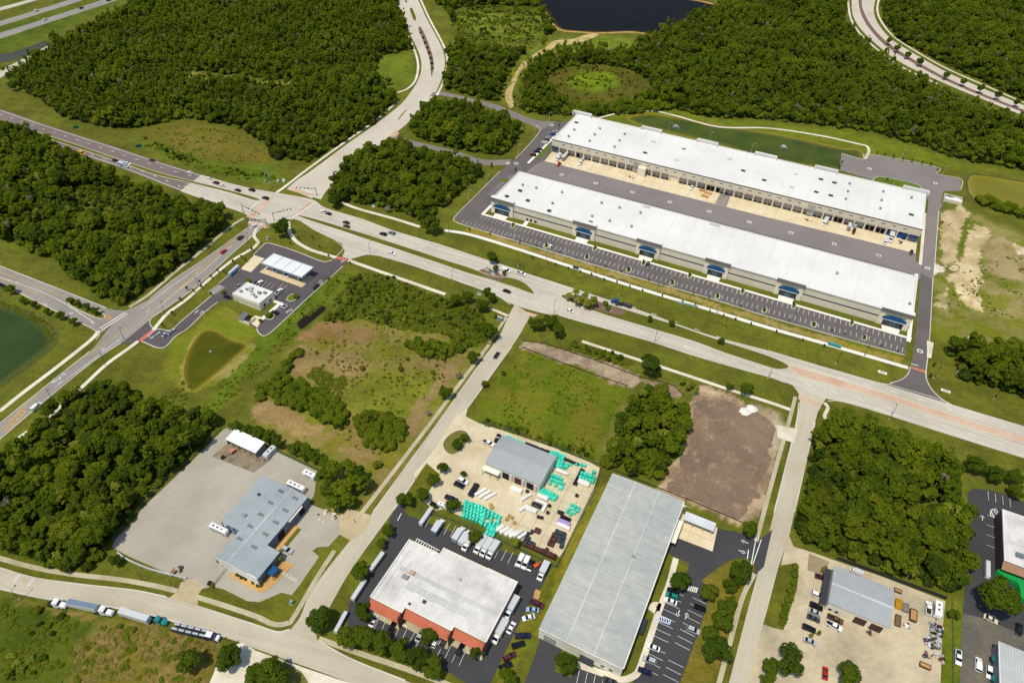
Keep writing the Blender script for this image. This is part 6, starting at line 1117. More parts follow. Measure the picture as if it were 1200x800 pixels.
        link('sleeper', prism([(-1.2, 1.1), (-1.2, 3.4), (-.2, 3.7), (.6, 3.3), (.95, 2.5), (1.0, 1.1)], 1.15, 1.05, 'sleeper', W0, 2.), t); link('bonnet', prism([(.95, .7), (.95, 2.2), (2.7, 1.95), (3.1, 1.5), (3.15, .6)], .95, .85, 'bonnet', W0, 1.7), t); link('windscreen', prism([(.72, 3.1), (.8, 3.12), (1.08, 2.28), (.98, 2.26)], .95, .95, 'windscreen', M_CGLASS), t); link('side_window', MB().box(0., .75, -1.12, 1.12, 2.1, 2.75).mesh('side_window', M_CGLASS), t)
        link('chassis', MB().box(-4.2, 3., -.45, .45, .6, 1.05).mesh('chassis', M_CHASSIS), t); link('fifth_wheel', MB().cyl((-3, 0, 1.05), (-3, 0, 1.2), .6, n=12).mesh('fifth_wheel', M_CHASSIS), t)
        for s in (-1, 1): link('fuel_tank', MB().cyl((-1, s*.95, .75), (.4, s*.95, .75), .32, n=10).mesh('fuel_tank', M_RIM), t)
        pc = ['sleeper', 'bonnet']; addwheels(t, (-3.5, -2.3, 2.3), .95, .5, .4); lamps(t, 3.15, -4.22, .7, 1.)
    elif kind == 'motorhome':
        link('body', prism([(-5, .5), (-5.05, 3.1), (-4.9, 3.3), (4.6, 3.3), (5.0, 2.4), (5.1, .5)], 1.27, 1.27, 'body', W0), t); link('windscreen', MB().add([(4.7, -1.15, 3.05), (4.7, 1.15, 3.05), (5.1, 1.15, 1.7), (5.1, -1.15, 1.7)], [(0, 3, 2, 1)]).mesh('windscreen', M_CGLASS), t)
        for s in (-1, 1): link('window_band', MB().box(-4.3, 4.2, s*1.28-.02, s*1.28+.02, 1.9, 2.7).mesh('window_band', M_CGLASS), t); link('stripe', MB().box(-4.9, 4.9, s*1.28-.015, s*1.28+.015, .7, 1.3).mesh('stripe', pm('dark grey')), t)
        for x in (-3, -.6, 1.8): link('roof_unit', MB().box(x-.45, x+.45, -.35, .35, 3.3, 3.6).mesh('roof_unit', M_VENTD if x != 1.8 else pm('grey')), t)
        pc = ['body']; addwheels(t, (-2.8, 3.2), 1.05, .5, .35); lamps(t, 5.1, -5.06, .9, .9)
    elif kind == 'camper':
        link('body', prism([(-3, .6), (-3.05, 2.5), (-2.9, 2.75), (2.7, 2.75), (3.0, 2.3), (3.05, .6)], 1.15, 1.15, 'body', W0), t); link('hitch', MB().box(3, 4.2, -.08, .08, .45, .6).mesh('hitch', M_CHASSIS), t)
        for x in (-1.2, .8): link('roof_unit', MB().box(x-.35, x+.35, -.3, .3, 2.75, 3.0).mesh('roof_unit', M_VENTD), t)
        for s in (-1, 1): link('window', MB().box(-1.5, 1.2, s*1.16-.02, s*1.16+.02, 1.5, 2.1).mesh('window', M_CGLASS), t)
        pc = ['body']; addwheels(t, (-.5, .4), .98, .33, .22)
    BODYPARTS[kind] = pc; return t
PROTO = {}; USED = set()
CATS = {'sedan': ('car', 'sedan'), 'hatchback': ('car', 'hatchback'), 'suv': ('car', 'estate car'), 'van': ('van', 'van'), 'pickup': ('pickup', 'pickup'), 'box_truck': ('truck', 'box truck'), 'trailer': ('trailer', 'freight trailer'), 'tractor': ('truck', 'truck tractor'), 'motorhome': ('motorhome', 'motorhome'), 'camper': ('camper', 'camper trailer')}
ONM = {'sedan': 'car', 'hatchback': 'car', 'suv': 'car'}
def veh(kind, px, to, col, where, group, sc=1., z0=.1, zc=.8):
    if kind not in PROTO: PROTO[kind] = car_proto(kind); r = PROTO[kind]
    else: r = copytree(PROTO[kind])
    a = G(*px, zc); b = G(*to, zc); r.location = (a.x, a.y, z0); r.rotation_euler = (0, 0, math.atan2(b.y-a.y, b.x-a.x)); r.scale = (sc, sc, sc); r.name = ONM.get(kind, kind)
    for ch in r.children:
        if ch.name.split('.')[0] in BODYPARTS[kind]:
            ch.material_slots[0].link = 'OBJECT'; ch.material_slots[0].material = pm(col)
    if 'blue roof' in where:
        for ch in r.children:
            if ch.name.startswith('roof_panel'): ch.material_slots[0].link = 'OBJECT'; ch.material_slots[0].material = pm('grey blue')
    return tag(r, '%s %s %s' % (col, CATS[kind][1], where), CATS[kind][0], group)
RD = (lambda x, y, d: (x+d*10, y+d*3.3))      # along the main road
gm = 'vehicles driving on the main road'
for k, x, y, d, c, w in (('van', 96.5, 179.5, 1, 'yellow', 'driving on the brown carriageway'), ('sedan', 135, 188, 1, 'black', 'driving on the brown carriageway past the white car'), ('sedan', 149.5, 191.5, 1, 'white', 'driving beside the light blue truck'), ('box_truck', 145, 194.5, 1, 'light blue', 'driving on the brown carriageway'), ('sedan', 178, 187.5, -1, 'dark grey', 'leaving on the brown carriageway'), ('sedan', 222.5, 202, -1, 'white', 'at the end of the brown carriageway'),
                         ('sedan', 245, 209, -1, 'white', 'heading from the junction to the brown carriageway'), ('suv', 253, 214.2, -1, 'dark red', 'heading from the junction beside a white car'), ('sedan', 260, 217.2, -1, 'white', 'following the dark red car'), ('sedan', 278.5, 222.7, -1, 'black', 'between the junction and the dark red car'), ('suv', 295, 222.5, -1, 'black', 'leaving the junction in the outer lane'), ('suv', 311, 232, -1, 'black', 'crossing the salmon crosswalk'),
                         ('pickup', 379.5, 248.2, -1, 'white', 'waiting at the junction stop line'), ('sedan', 384.5, 250, -1, 'black', 'behind the white pickup at the junction'), ('sedan', 405.5, 260.5, -1, 'black', 'beside the dark red car nearing the junction'), ('sedan', 406, 265, -1, 'dark red', 'nearing the junction'), ('suv', 449, 274.2, -1, 'black', 'beside the grey blue car on the main road'), ('suv', 459, 273, -1, 'grey blue', 'on the main road below the wood'), ('sedan', 459, 296.5, 1, 'white', 'passing the filling station exit'),
                         ('sedan', 594, 341, 1, 'black', 'passing the grassy median tip'), ('hatchback', 668.5, 364, 1, 'white', 'passing the palm median'), ('van', 593, 317, 1, 'white', 'towed behind a white pickup'), ('pickup', 611, 320.5, 1, 'white', 'towing beside the median tip')):
    veh(k, (x, y), RD(x, y, d), c, w, gm)
veh('tractor', (722, 354.5), (712, 351), 'blue', 'pulling a dark flat bed past the palm median', gm, .9)
for x, y, c, d in ((43, 12.5, 'white', 1), (53, 23, 'white', 1), (95.5, 9.5, 'dark grey', 1), (127.5, .5, 'black', 1)): veh('suv', (x, y), (x+10*d, y-3.2*d), c, 'driving on the distant highway', 'cars on the highway')
gw_ = 'vehicles on the west road'
for k, x, y, d, c, w in (('sedan', 297, 265, 1, 'white', 'waiting at the west road stop line'), ('suv', 282, 278.5, 1, 'dark red', 'climbing the west road to the junction'), ('sedan', 262, 294.5, 1, 'magenta', 'on the west road beside the station'), ('van', 43, 476.5, 1, 'white', 'passing the yellow hatching on the west road'), ('sedan', 194, 390+1, 1, 'silver', 'turning at the station driveway mouth'), ('sedan', 200, 388.3, 1, 'silver', 'following in at the station driveway mouth')):
    veh(k, (x, y), (x+10, y-8.5), c, w, gw_)
veh('sedan', (2, 334), (12, 338), 'black', 'on the side road beside the dark green pond', gw_)
veh('sedan', (582, 416), (575, 426), 'black', 'driving down the street past the green plot', 'vehicles on the street')
gs = 'vehicles at the filling station'
for k, p, q, c, w in (('sedan', (321, 316.5), (331, 320), 'white', 'under the fuel canopy near the shop'), ('suv', (334.5, 322.5), (344, 326), 'white', 'under the middle of the fuel canopy'), ('pickup', (304, 332), (309, 327), 'white', 'parked in front of the station shop'), ('sedan', (301, 330.5), (306, 325), 'dark blue', 'parked beside the white pickup at the shop'), ('pickup', (327, 341.5), (333, 336), 'white', 'parked beside the station planting island'), ('pickup', (331, 358.5), (323, 355), 'white', 'parked beside the station path'), ('sedan', (322, 366), (314, 363), 'black', 'parked below the station path'), ('sedan', (371, 335.5), (379, 328), 'black', 'waiting at the station lot edge'), ('sedan', (266.5, 348), (274, 351), 'black', 'behind the station shop'), ('sedan', (279, 335), (284, 330), 'grey', 'beside the station shop wall')): veh(k, p, q, c, w, gs)
veh('trailer', (274.5, 318), (268, 324), 'light blue', 'parked on the station lot edge', gs, .62)
# warehouse yard
g5 = 'cars parked at the rear warehouse end'
for x, y, c, k in ((651, 154.5, 'silver', 'suv'), (648, 157.5, 'blue', 'suv'), (643.3, 161, 'silver', 'sedan'), (640.7, 164, 'dark grey', 'sedan'), (638.3, 167, 'white', 'suv'), (632.3, 174.5, 'dark blue', 'sedan'), (629.2, 177.5, 'black', 'suv'), (624.5, 181.5, 'dark red', 'suv')): veh(k, (x, y), (x-10, y-3), c, 'parked in the row at the end of the rear warehouse', g5)
g6 = 'vehicles in the truck court'
veh('trailer', (662.5, 182.5), (655, 191), 'grey', 'backed to the first docks with a red cab', g6, .8, zc=2); veh('tractor', (655.2, 191.8), (652, 195.5), 'red', 'coupled to the grey trailer at the docks', g6, .75, zc=1.5); veh('box_truck', (654.5, 183.5), (649, 190), 'white', 'beside the grey trailer at the docks', g6, zc=2); veh('trailer', (684.5, 184), (679.5, 190), 'pale grey', 'backed to a dock beside the cream wall', g6, .55, zc=2); veh('tractor', (680, 190.8), (677, 195), 'white', 'in front of the short pale trailer', g6, .8, zc=1.5)
veh('pickup', (810.5, 219.5), (808, 223.5), 'white', 'parked on the dock apron', g6); veh('suv', (849.8, 227), (847, 231), 'dark grey', 'on the grey dock ramp', g6); veh('box_truck', (967.5, 259), (964, 265), 'white', 'at the docks beside the wooden pallets', g6, zc=2); veh('trailer', (996, 263), (993.5, 273), 'grey', 'backed to the tall docks', g6, .8, zc=2); veh('trailer', (1003, 262), (1001, 270), 'light blue', 'behind the red truck at the docks', g6, .6, zc=2); veh('tractor', (1001, 270.5), (999.5, 275), 'dark red', 'pulling the short light blue trailer', g6, .8, zc=1.5)
veh('box_truck', (1038.5, 281), (1036, 287), 'white', 'beside the grey truck near the last dock', g6, .9, zc=2); veh('box_truck', (1044.5, 277.5), (1042.5, 286), 'grey', 'near the last dock of the row', g6, 1.15, zc=2); veh('suv', (1068, 296), (1067, 301), 'maroon', 'at the corner of the dock apron', g6); veh('sedan', (759, 309), (756.5, 313), 'dark blue', 'alone in the long car park', 'cars in the long car park')
# asphalt lot of the orange-trimmed building
g7 = 'box trucks behind the orange-trimmed building'; T8 = (-.9, 1.)
veh('trailer', (499, 604.5), (491, 616), 'pale grey', 'parked by the fence at the lot mouth', g7, .62, zc=2)
for i, (x, y, c, s) in enumerate(((513.5, 616, 'grey blue', 1), (537.5, 625, 'light blue', 1), (545, 629, 'white', 1))): veh('box_truck', (x, y), (x+6, y-9), c, 'parked nose in along the fence', g7, s, zc=2)
for x, y, c in ((549, 634, 'white'), (563, 637, 'white'), (570, 640.5, 'pale grey'), (577.5, 643.5, 'pale grey')): veh('box_truck', (x, y), (x-6, y+9), c, 'parked nose out along the fence', g7, 1.02, zc=2)
g8 = 'trailers along the street side of the asphalt lot'
veh('trailer', (441.5, 657.5), (433, 669), 'pale grey', 'parked above the oak on the lot edge', g8, .62, zc=2); veh('trailer', (420.5, 690.5), (428, 679), 'pale grey', 'parked below the oak on the lot edge', g8, .62, zc=2); veh('trailer', (399.5, 728), (406, 716), 'blue', 'parked beside the large corner oak', g8, .58, zc=2)
g9 = 'cars in front of the orange awnings'
for k, x, y, c in (('sedan', 438, 727, 'white'), ('sedan', 460, 733.3, 'black'), ('sedan', 492, 744.5, 'silver'), ('suv', 510.5, 751, 'white'), ('sedan', 519.5, 752, 'dark grey'), ('sedan', 539.5, 760, 'black')): veh(k, (x, y), (x+4.5, y-8.5), c, 'parked in front of the orange awnings', g9)
g10 = 'vehicles beside the brown end wall'
veh('box_truck', (599, 711), (591, 725), 'light blue', 'parked along the brown end wall', g10, 1.15, zc=2); veh('box_truck', (585.5, 739), (578, 752), 'cream', 'parked at the lower end of the brown wall', g10, 1.15, zc=2); veh('sedan', (599, 735), (605, 724), 'white', 'beside the cream box truck', g10)
g11 = 'vehicles along the grass strip of the asphalt lot'
for k, p, q, c, w in (('van', (609.5, 656.5), (605, 666), 'white', 'parked nose out by the palm'), ('van', (616, 659.3), (611.5, 669), 'white', 'parked beside the black car by the fence'), ('sedan', (622, 662), (618, 671), 'black', 'parked between the white van and the orange machine'), ('box_truck', (636.5, 670), (630, 683), 'grey blue', 'parked on the grass by the fence'), ('pickup', (629.5, 707), (640, 712), 'maroon', 'parked on the grass by the yellow pallets'), ('sedan', (624, 714), (614, 713), 'light blue', 'parked on the grass strip'), ('sedan', (619.5, 723), (609, 726), 'white', 'with dark roof on the grass strip'), ('pickup', (612.8, 744.5), (623, 744), 'dark blue', 'parked on the grass strip'), ('suv', (607.5, 755), (617, 752), 'black', 'parked on the grass strip'), ('suv', (597, 769), (606, 764), 'maroon', 'on the lower grass strip'), ('suv', (592.5, 780), (602, 776), 'black', 'at the foot of the grass strip')): veh(k, p, q, c, w, g11)
g12 = 'cars in the grey warehouse car park'
for k, x, y, d, c, w in (('sedan', 789, 692, -1, 'black', 'under the oak'), ('suv', 787.5, 698, -1, 'teal', 'under the oak'), ('sedan', 786, 704, -1, 'white', 'next to the teal car'), ('sedan', 820.5, 712, 1, 'black', 'on the verge side of the lot'), ('suv', 812.5, 738, 1, 'silver', 'on the verge side of the lot'), ('sedan', 765.5, 758, -1, 'white', 'below the small kerb island'), ('suv', 761, 773, -1, 'silver', 'below the small kerb island'), ('sedan', 755.5, 786, -1, 'dark blue', 'below the small kerb island'), ('sedan', 714, 797, -1, 'dark grey', 'in front of the grey warehouse wall')): veh(k, (x, y), (x+10*d, y+4.*d), c, 'parked beside the grey warehouse '+w, g12)
g13 = 'cars in the stained yard'
for k, p, q, c, w in (('sedan', (962.5, 676), (972, 679), 'dark red', 'parked by the spiky palms'), ('suv', (958, 697), (968, 701), 'white', 'parked below the dark red car'), ('suv', (956.5, 710), (966, 714), 'black', 'parked beside the silver car'), ('sedan', (955.3, 717), (965, 721), 'silver', 'parked between two dark cars'), ('sedan', (953.5, 724), (963, 728), 'dark grey', 'parked below the silver car'), ('suv', (948, 736), (958, 740), 'black', 'parked above the small palms'), ('sedan', (949.5, 751), (959, 755), 'silver', 'parked below the small palms'), ('pickup', (979, 725), (988, 729), 'brown', 'parked behind the workshop wall'), ('pickup', (977.5, 733), (987, 738), 'white', 'parked below the brown pickup'), ('sedan', (967, 788), (967.5, 778), 'red', 'parked at the lower edge of the yard'), ('pickup', (1088, 712), (1088, 700), 'white', 'beside the camper in the yard corner'), ('box_truck', (1003.5, 669.5), (994, 665), 'white', 'behind the grey workshop')): veh(k, p, q, c, w, g13, .62 if k == 'box_truck' else 1)
veh('camper', (1099.5, 713), (1099, 725), 'white', 'in the corner of the stained yard', g13, zc=2)
g14 = 'vehicles on the worn lot'
for k, p, q, c, w in (('pickup', (1123, 770), (1123, 780), 'white', 'parked on the edge of the worn lot'), ('van', (1146, 778), (1146.5, 768), 'white', 'parked in the middle of the worn lot'), ('suv', (1159, 787), (1159, 797), 'white', 'parked beside the green side doors'), ('suv', (1194, 737), (1194, 747), 'black', 'parked under the huge oak'), ('sedan', (1161, 725), (1169, 729), 'cream', 'parked beside the kerb under the huge oak')): veh(k, p, q, c, w, g14)
veh('trailer', (1158, 666), (1158, 680), 'white', 'stored beside the plum-walled building', g14, .55, zc=2)
# repair yard
veh('motorhome', (256.5, 619.5), (266, 624), 'white', 'parked beside the shop bay', 'motorhomes in the repair yard', .82, zc=2); veh('motorhome', (347, 569.5), (357, 574), 'white', 'parked behind the repair shop', 'motorhomes in the repair yard', .85, zc=2); veh('camper', (362.5, 555.5), (372, 560), 'white', 'parked by the hedge in the repair yard', 'campers in the repair yard', zc=2); veh('camper', (316, 529), (308, 537), 'pale grey', 'parked beside the white-roofed shed', 'campers in the repair yard', zc=2); veh('suv', (336.5, 644), (345, 648), 'silver', 'parked beside the repair shop palms', 'cars in the repair yard')
# trucks on the verge
gv = 'trucks parked on the verge of the lower street'
veh('tractor', (68, 707.5), (78, 709.5), 'white', 'without trailer behind the blue-roofed trailer', gv, zc=1.5); veh('trailer', (96.5, 708.5), (110, 711.2), 'pale grey', 'with blue roof parked on the verge', gv, .83, zc=2.5); veh('tractor', (122.5, 716), (132, 718), 'white', 'coupled to the blue-roofed trailer', gv, zc=1.5); veh('trailer', (157.5, 720.5), (170, 724.3), 'pale grey', 'coupled to the teal tractor on the verge', gv, .86, zc=2.5); veh('tractor', (187, 727), (196, 729.5), 'teal', 'parked on the verge', gv, .92, zc=1.5)
# storage yard cars
g15 = 'cars in the storage yard'
for k, p, q, c, w in (('pickup', (572.5, 519), (581, 523), 'white', 'parked by the end of the grey gabled building'), ('suv', (583, 513.5), (580, 520), 'black', 'parked against the grey gabled building'), ('suv', (542.5, 563.5), (550, 567), 'white', 'parked by the sparse little tree'), ('suv', (538, 568), (546, 571.5), 'black', 'parked below the white car in the yard'), ('pickup', (529, 584), (537, 587), 'dark blue', 'parked by the yard fence'), ('hatchback', (509.5, 591.5), (514, 594), 'black', 'parked in the yard corner')): veh(k, p, q, c, w, g15)
veh('camper', (519, 591.5), (527, 595), 'white', 'parked at the yard fence', g15, .75, zc=1.5)
# car hauler on the verge
def frame_at(a, b, z=0):
    A = G(*a, z); B = G(*b, z); return A, math.atan2(B.y-A.y, B.x-A.x)
A, rz = frame_at((205, 737.5), (258, 750)); L = (G(258, 750)-G(205, 737.5)).length
ch = thing('car_hauler', 'open car hauler with silver ramps on the verge of the lower street', 'truck', (A.x, A.y, .1), rz, gv)
bx('deck', 0, L-5, -1.2, 1.2, .7, .9, M_CHASSIS, ch)
for s in (-1, 1):
    bx('rail', 0, L-4.6, s*1.2-.1, s*1.2+.1, .9, 3.1, pm('dark blue'), ch)
for i in range(5): bx('upper_ramp', .3+i*2.6, 2.4+i*2.6, -1.15, -.45, 3.05, 3.2, pm('silver'), ch); bx('upper_ramp', .3+i*2.6, 2.4+i*2.6, .45, 1.15, 3.05, 3.2, pm('silver'), ch)
bx('cab', L-4.6, L-1.2, -1.1, 1.1, .6, 3., pm('dark blue'), ch); bx('cab_roof', L-4.4, L-2.2, -1., 1., 3., 3.25, pm('white'), ch); bx('bonnet', L-1.2, L, -.9, .9, .6, 1.9, pm('white'), ch); addwheels(ch, (2, 3.3, L-4.5, L-1.), 1., .45, .4)
# flat bed behind the blue truck
A, rz = frame_at((734, 359), (727, 356.6)); fbd = thing('flat_bed', 'dark flat bed trailer behind the blue truck', 'trailer', (A.x, A.y, .1), rz, gm); bx('deck', -3, 3.2, -1.15, 1.15, .9, 1.15, M_CHASSIS, fbd); bx('load', -2.4, 1.8, -.9, .9, 1.15, 1.7, M_VENTD, fbd); addwheels(fbd, (-2, -1), .95, .45, .35)
# ------------------------------------------------------------ goods in the yards
def bundle_mesh(name, L, W, Hh, m, seed, ties=3):
    rs = random.Random(seed); mb = MB(); n = 4
    v = []; 
    for i in range(n+1):
        x = -L/2+L*i/n; j = rs.uniform(.94, 1.03) if 0 < i < n else .9
        for y, z in ((-W/2, 0), (W/2, 0), (W/2*j, Hh*.85), (W/2*.7*j, Hh*j), (-W/2*.7*j, Hh*j), (-W/2*j, Hh*.85)): v.append((x, y, z))
    f = [tuple(range(5, -1, -1)), tuple(6*n+k for k in range(6))]
    for i in range(n):
        for k in range(6): f.append((6*i+k, 6*i+(k+1) % 6, 6*i+6+(k+1) % 6, 6*i+6+k))
    mb.add(v, f); return mb.mesh(name, m)
WRAP = {'teal': mat('teal_wrap', S(66, 206, 176), .35, .14, 1.2, bigvar=0, rand=.18), 'white': mat('white_wrap', S(238, 234, 224), .5, .06, 1., rand=.06), 'black': mat('black_wrap', S(42, 42, 46), .4, .15, 1., rand=.3), 'brown': mat('brown_wrap', S(84, 52, 44), .5, .15, 1., rand=.2), 'charcoal': mat('charcoal_wrap', S(58, 66, 72), .5, .15, 1., rand=.25), 'purple': mat('lilac_wrap', S(168, 144, 196), .5, .1, 1.), 'wood': mat('pallet_wood', S(188, 146, 92), .9, .15, 1.5, rand=.1)}
BM = {}
def bundle(px, col, L, W, Hh, label, group, rot=0., loc=None, top=True):
    key = (col, round(L, 1), round(W, 1), round(Hh, 1), rnd.randrange(3))
    if key not in BM: BM[key] = bundle_mesh('wrap', L, W, Hh, WRAP[col], len(BM))
    P = loc if loc is not None else G(*px, Hh*.7)
    o = thing('wrapped_bundle' if col != 'wood' else 'pallet_stack', label, 'pallet load' if col != 'wood' else 'pallets', (P.x, P.y, .14), A0+rot, group)
    link('wrap' if col != 'wood' else 'boards', BM[key], o)
    if ('pl', key[1], key[2]) not in BM: BM[('pl', key[1], key[2])] = MB().box(-L/2+.05, L/2-.05, -W/2+.05, W/2-.05, -.16, -.005).mesh('pallet', WRAP['wood'])
    link('pallet', BM[('pl', key[1], key[2])], o); return o
def block(a, b, d, nu, nv, col, L, W, Hh, label, group, drop=0., rot=0., jit=.12):
    A, B, D = G(*a, Hh), G(*b, Hh), G(*d, Hh); pu = (B-A).length/nu*.93; pv = (D-A).length/nv*.93
    if abs(rot) > 1: L, W = min(L, pv), min(W, pu)
    else: L, W = min(L, pu), min(W, pv) if nv > 1 else W
    jit = .06
    for i in range(nu):
        for j in range(nv):
            if rnd.random() < drop: continue
            P = A+(B-A)*((i+.5)/nu)+(D-A)*((j+.5)/nv); P.x += rnd.uniform(-jit, jit); P.y += rnd.uniform(-jit, jit)
            bundle(None, col, L, W, Hh*rnd.choice((1, 1, .8)), label, group, rot+rnd.uniform(-.04, .04), P)
R9 = math.pi/2
block((544, 584), (567, 592), (541, 604), 6, 5, 'teal', 2.1, 1.2, 1.9, 'teal-wrapped pallet load in the big block by the asphalt lot fence', 'big teal block', .03, R9)
block((567, 593), (588, 603), (562, 613), 5, 4, 'teal', 2.1, 1.2, 1.9, 'teal-wrapped pallet load in the stepped end of the big block', 'stepped teal block', .08, R9); block((571, 613), (582, 617), (568, 625), 3, 2, 'teal', 2.1, 1.2, 1.9, 'teal-wrapped pallet load in the stepped end of the big block', 'stepped teal block', 0, R9)
block((594, 508), (615, 517), (592.5, 512), 7, 1, 'teal', 1.5, 1.1, 1.8, 'teal-wrapped pallet load behind the grey gabled building', 'teal row behind the building'); block((646, 526), (663, 533), (643, 531), 5, 2, 'teal', 1.6, 1.3, 2., 'teal-wrapped pallet load at the rear corner of the grey gabled building', 'teal corner stack')
block((654, 536), (662, 538), (651, 545), 2, 3, 'teal', 1.6, 1.3, 1.8, 'teal-wrapped pallet load near the rear fence', 'teal loads by the rear fence', .1); block((662, 541), (667, 543), (659, 548), 2, 3, 'teal', 1.4, 1.2, 1.6, 'teal-wrapped pallet load near the rear fence', 'teal loads by the rear fence', .1)
block((647, 553), (664, 559), (642, 566), 5, 3, 'teal', 1.5, 1.3, 1.7, 'teal-wrapped pallet load in the block beside the white boat cover', 'teal mid block', .08); block((636, 570), (655, 579), (631, 576), 5, 2, 'teal', 2.0, 1.5, 1.9, 'tall teal-wrapped pallet load in the middle of the yard', 'teal middle row')
block((681, 550), (699, 556), (678, 559), 5, 2, 'teal', 1.9, 1.5, 2.2, 'teal-wrapped pallet load by the outer fence', 'teal loads by the outer fence'); block((696, 548), (700, 549.5), (693, 553), 2, 1, 'teal', 1.8, 1.4, 2., 'teal-wrapped pallet load by the outer fence', 'teal loads by the outer fence')
for p in ((670, 591), (674, 593), (678, 595), (665, 599), (669, 602), (673, 600), (677, 598), (667, 596), (672, 596), (656.5, 572), (675.5, 543.5), (681, 544), (685, 545), (668, 544)): bundle(p, 'teal', 1.3, 1.2, 1.2, 'loose teal-wrapped load standing apart', 'loose teal loads')
block((616, 517), (646, 528), (615, 519.5), 10, 1, 'black', 1.9, 1.1, 1.3, 'black-wrapped load in the low row behind the grey gabled building', 'black row by the rear fence'); block((662, 535), (679, 542), (661, 538), 6, 1, 'black', 1.7, 1.1, 1.2, 'black-wrapped load in the low row by the corner fence', 'black row by the corner fence')
block((681, 547), (686, 549), (671, 566), 2, 6, 'black', 1.2, 1.1, 1.4, 'black-wrapped load in the row beside the teal stack', 'black row beside the teal stack'); block((556, 564), (562, 567), (548, 578), 2, 5, 'black', 1.6, 1.3, 1.6, 'black-wrapped load beside the long white bundles', 'black loads by the white bundles')
for p in ((563, 576), (568, 578.5), (574, 581)): bundle(p, 'white', 5.4, 1.3, 1.6, 'long white-wrapped bundle beside the big teal block', 'long white bundles', R(62))
for p, L, W, r, l in (((605, 573), 5., 2.2, 0, 'large white container in front of the bay doors'), ((616.5, 582), 5, 1.3, R(62), 'long white bundle across the yard from the bay doors'), ((613.5, 595), 4.4, 1.2, R(62), 'long white bundle at the left of the white cluster'), ((636, 582), 4.6, 2., 0, 'white slab load at the top of the white cluster'), ((634, 588), 5.0, 1.3, 0, 'thin white slab load under the top one'), ((620, 595.5), 2.3, 2.2, 0, 'white square load in the cluster'), ((626, 598), 2.3, 2.2, 0, 'white square load at the front of the cluster'), ((638, 594), 1.2, 4.4, 0, 'white upright slab at the right of the cluster'), ((684, 565), 5., 2.3, 0, 'white container below the teal outer stack'), ((660, 616), 5.4, 1.6, 0, 'white slab in front of the lilac load')): bundle(p, 'white', L, W, 1.7, l, None, r)
bundle((629, 591.5), 'black', 4.2, 1.8, 1.2, 'dark slab load inside the white cluster', None); bundle((661, 611.5), 'purple', 5.2, 1.7, 1.8, 'lilac-wrapped load by the outer fence', None)
block((585, 611), (607, 620), (580, 622), 4, 1, 'white', 4.2, 1.6, 1.6, 'white-wrapped load in the row by the asphalt lot fence', 'white row by the fence', 0, R(62)); block((607, 616), (617, 621), (602, 629), 2, 1, 'white', 4.4, 1.3, 1.8, 'pale wrapped load at the end of the white row', 'pale loads at the row end', 0, R(62))
block((620, 618), (626, 620), (612, 634), 2, 4, 'charcoal', 2, 1.6, 1.8, 'charcoal-wrapped load in the brown block', 'charcoal loads in the brown block', .2); block((622, 630), (645, 640), (617, 637), 6, 1, 'charcoal', 2, 1.5, 1.8, 'charcoal-wrapped load in the brown block', 'charcoal loads in the brown block', .1)
block((614, 632), (650, 648), (612, 637), 8, 1, 'brown', 2.3, 1.6, 1.9, 'brown-wrapped load along the fence side of the block', 'brown loads by the fence'); block((648, 622), (655, 625), (641, 636), 2, 3, 'brown', 2.0, 1.7, 1.9, 'brown-wrapped load at the right of the block', 'brown loads right of the block'); block((651, 618), (664, 623), (647, 636), 3, 4, 'charcoal', 2, 1.6, 1.8, 'dark-wrapped load in the corner of the yard', 'dark corner loads', .1); block((636, 641), (653, 649), (634, 646), 4, 2, 'brown', 2.1, 1.5, 1.9, 'brown-wrapped load at the lowest corner of the yard', 'brown corner loads')
bundle((630, 621), 'brown', 2.4, 1.9, 1.7, 'single brown-wrapped load standing forward', None)
block((655, 595), (662, 598), (652, 600), 3, 1, 'black', 1.5, 1.3, 1.6, 'black-wrapped load near the lilac one', 'black loads near the lilac one'); block((658, 601), (670, 606), (656, 605), 5, 1, 'black', 1.6, 1.2, 1.6, 'black-wrapped load in the line above the lilac one', 'black line above the lilac load')
for p in ((575, 591), (576.5, 594), (597, 604), (600, 606), (594, 608), (603, 612)): bundle(p, 'wood', 1.3, 1.2, 1.0, 'bare wooden pallet stack among the wrapped loads', 'bare pallet stacks')
for p in ((676, 580), (618, 575), (621, 568), (588, 552), (592, 555), (644, 592), (642, 600), (631, 605), (635, 606)): bundle(p, 'black', 1.3, 1.0, 1.3, 'small black crate standing alone in the yard', 'small black crates')
bc = tag(link('boat', me_('boat', [(-3, 0, .3), (-2.5, -1, .9), (-2.5, 1, .9), (2, -1, .9), (2, 1, .9), (3.4, 0, 1.1), (-2.5, 0, 1.6), (1.6, 0, 1.7)], [(0, 1, 2), (1, 3, 6), (3, 7, 6), (2, 6, 4), (6, 7, 4), (3, 5, 7), (5, 4, 7), (1, 6, 2), (0, 3, 1), (0, 5, 3), (0, 4, 5), (0, 2, 4)], WRAP['white'])), 'white covered boat between the teal blocks', 'boat'); P = G(659, 551.5, 1); bc.location = (P.x, P.y, -.1); bc.rotation_euler = (0, 0, A0)
# heaped green netting
nt_o = tag(link('netting_heap', crown_mesh('netting_heap', 1.6, .7, .6, 8, 300, .3, mat('green_net', S(14, 112, 70), .7), 321)), 'heap of dark green netting before the bay doors', 'netting'); P = G(608, 565); nt_o.location = (P.x, P.y, .05); nt_o.scale = (1.8, 1, 1); nt_o.rotation_euler = (0, 0, A0)
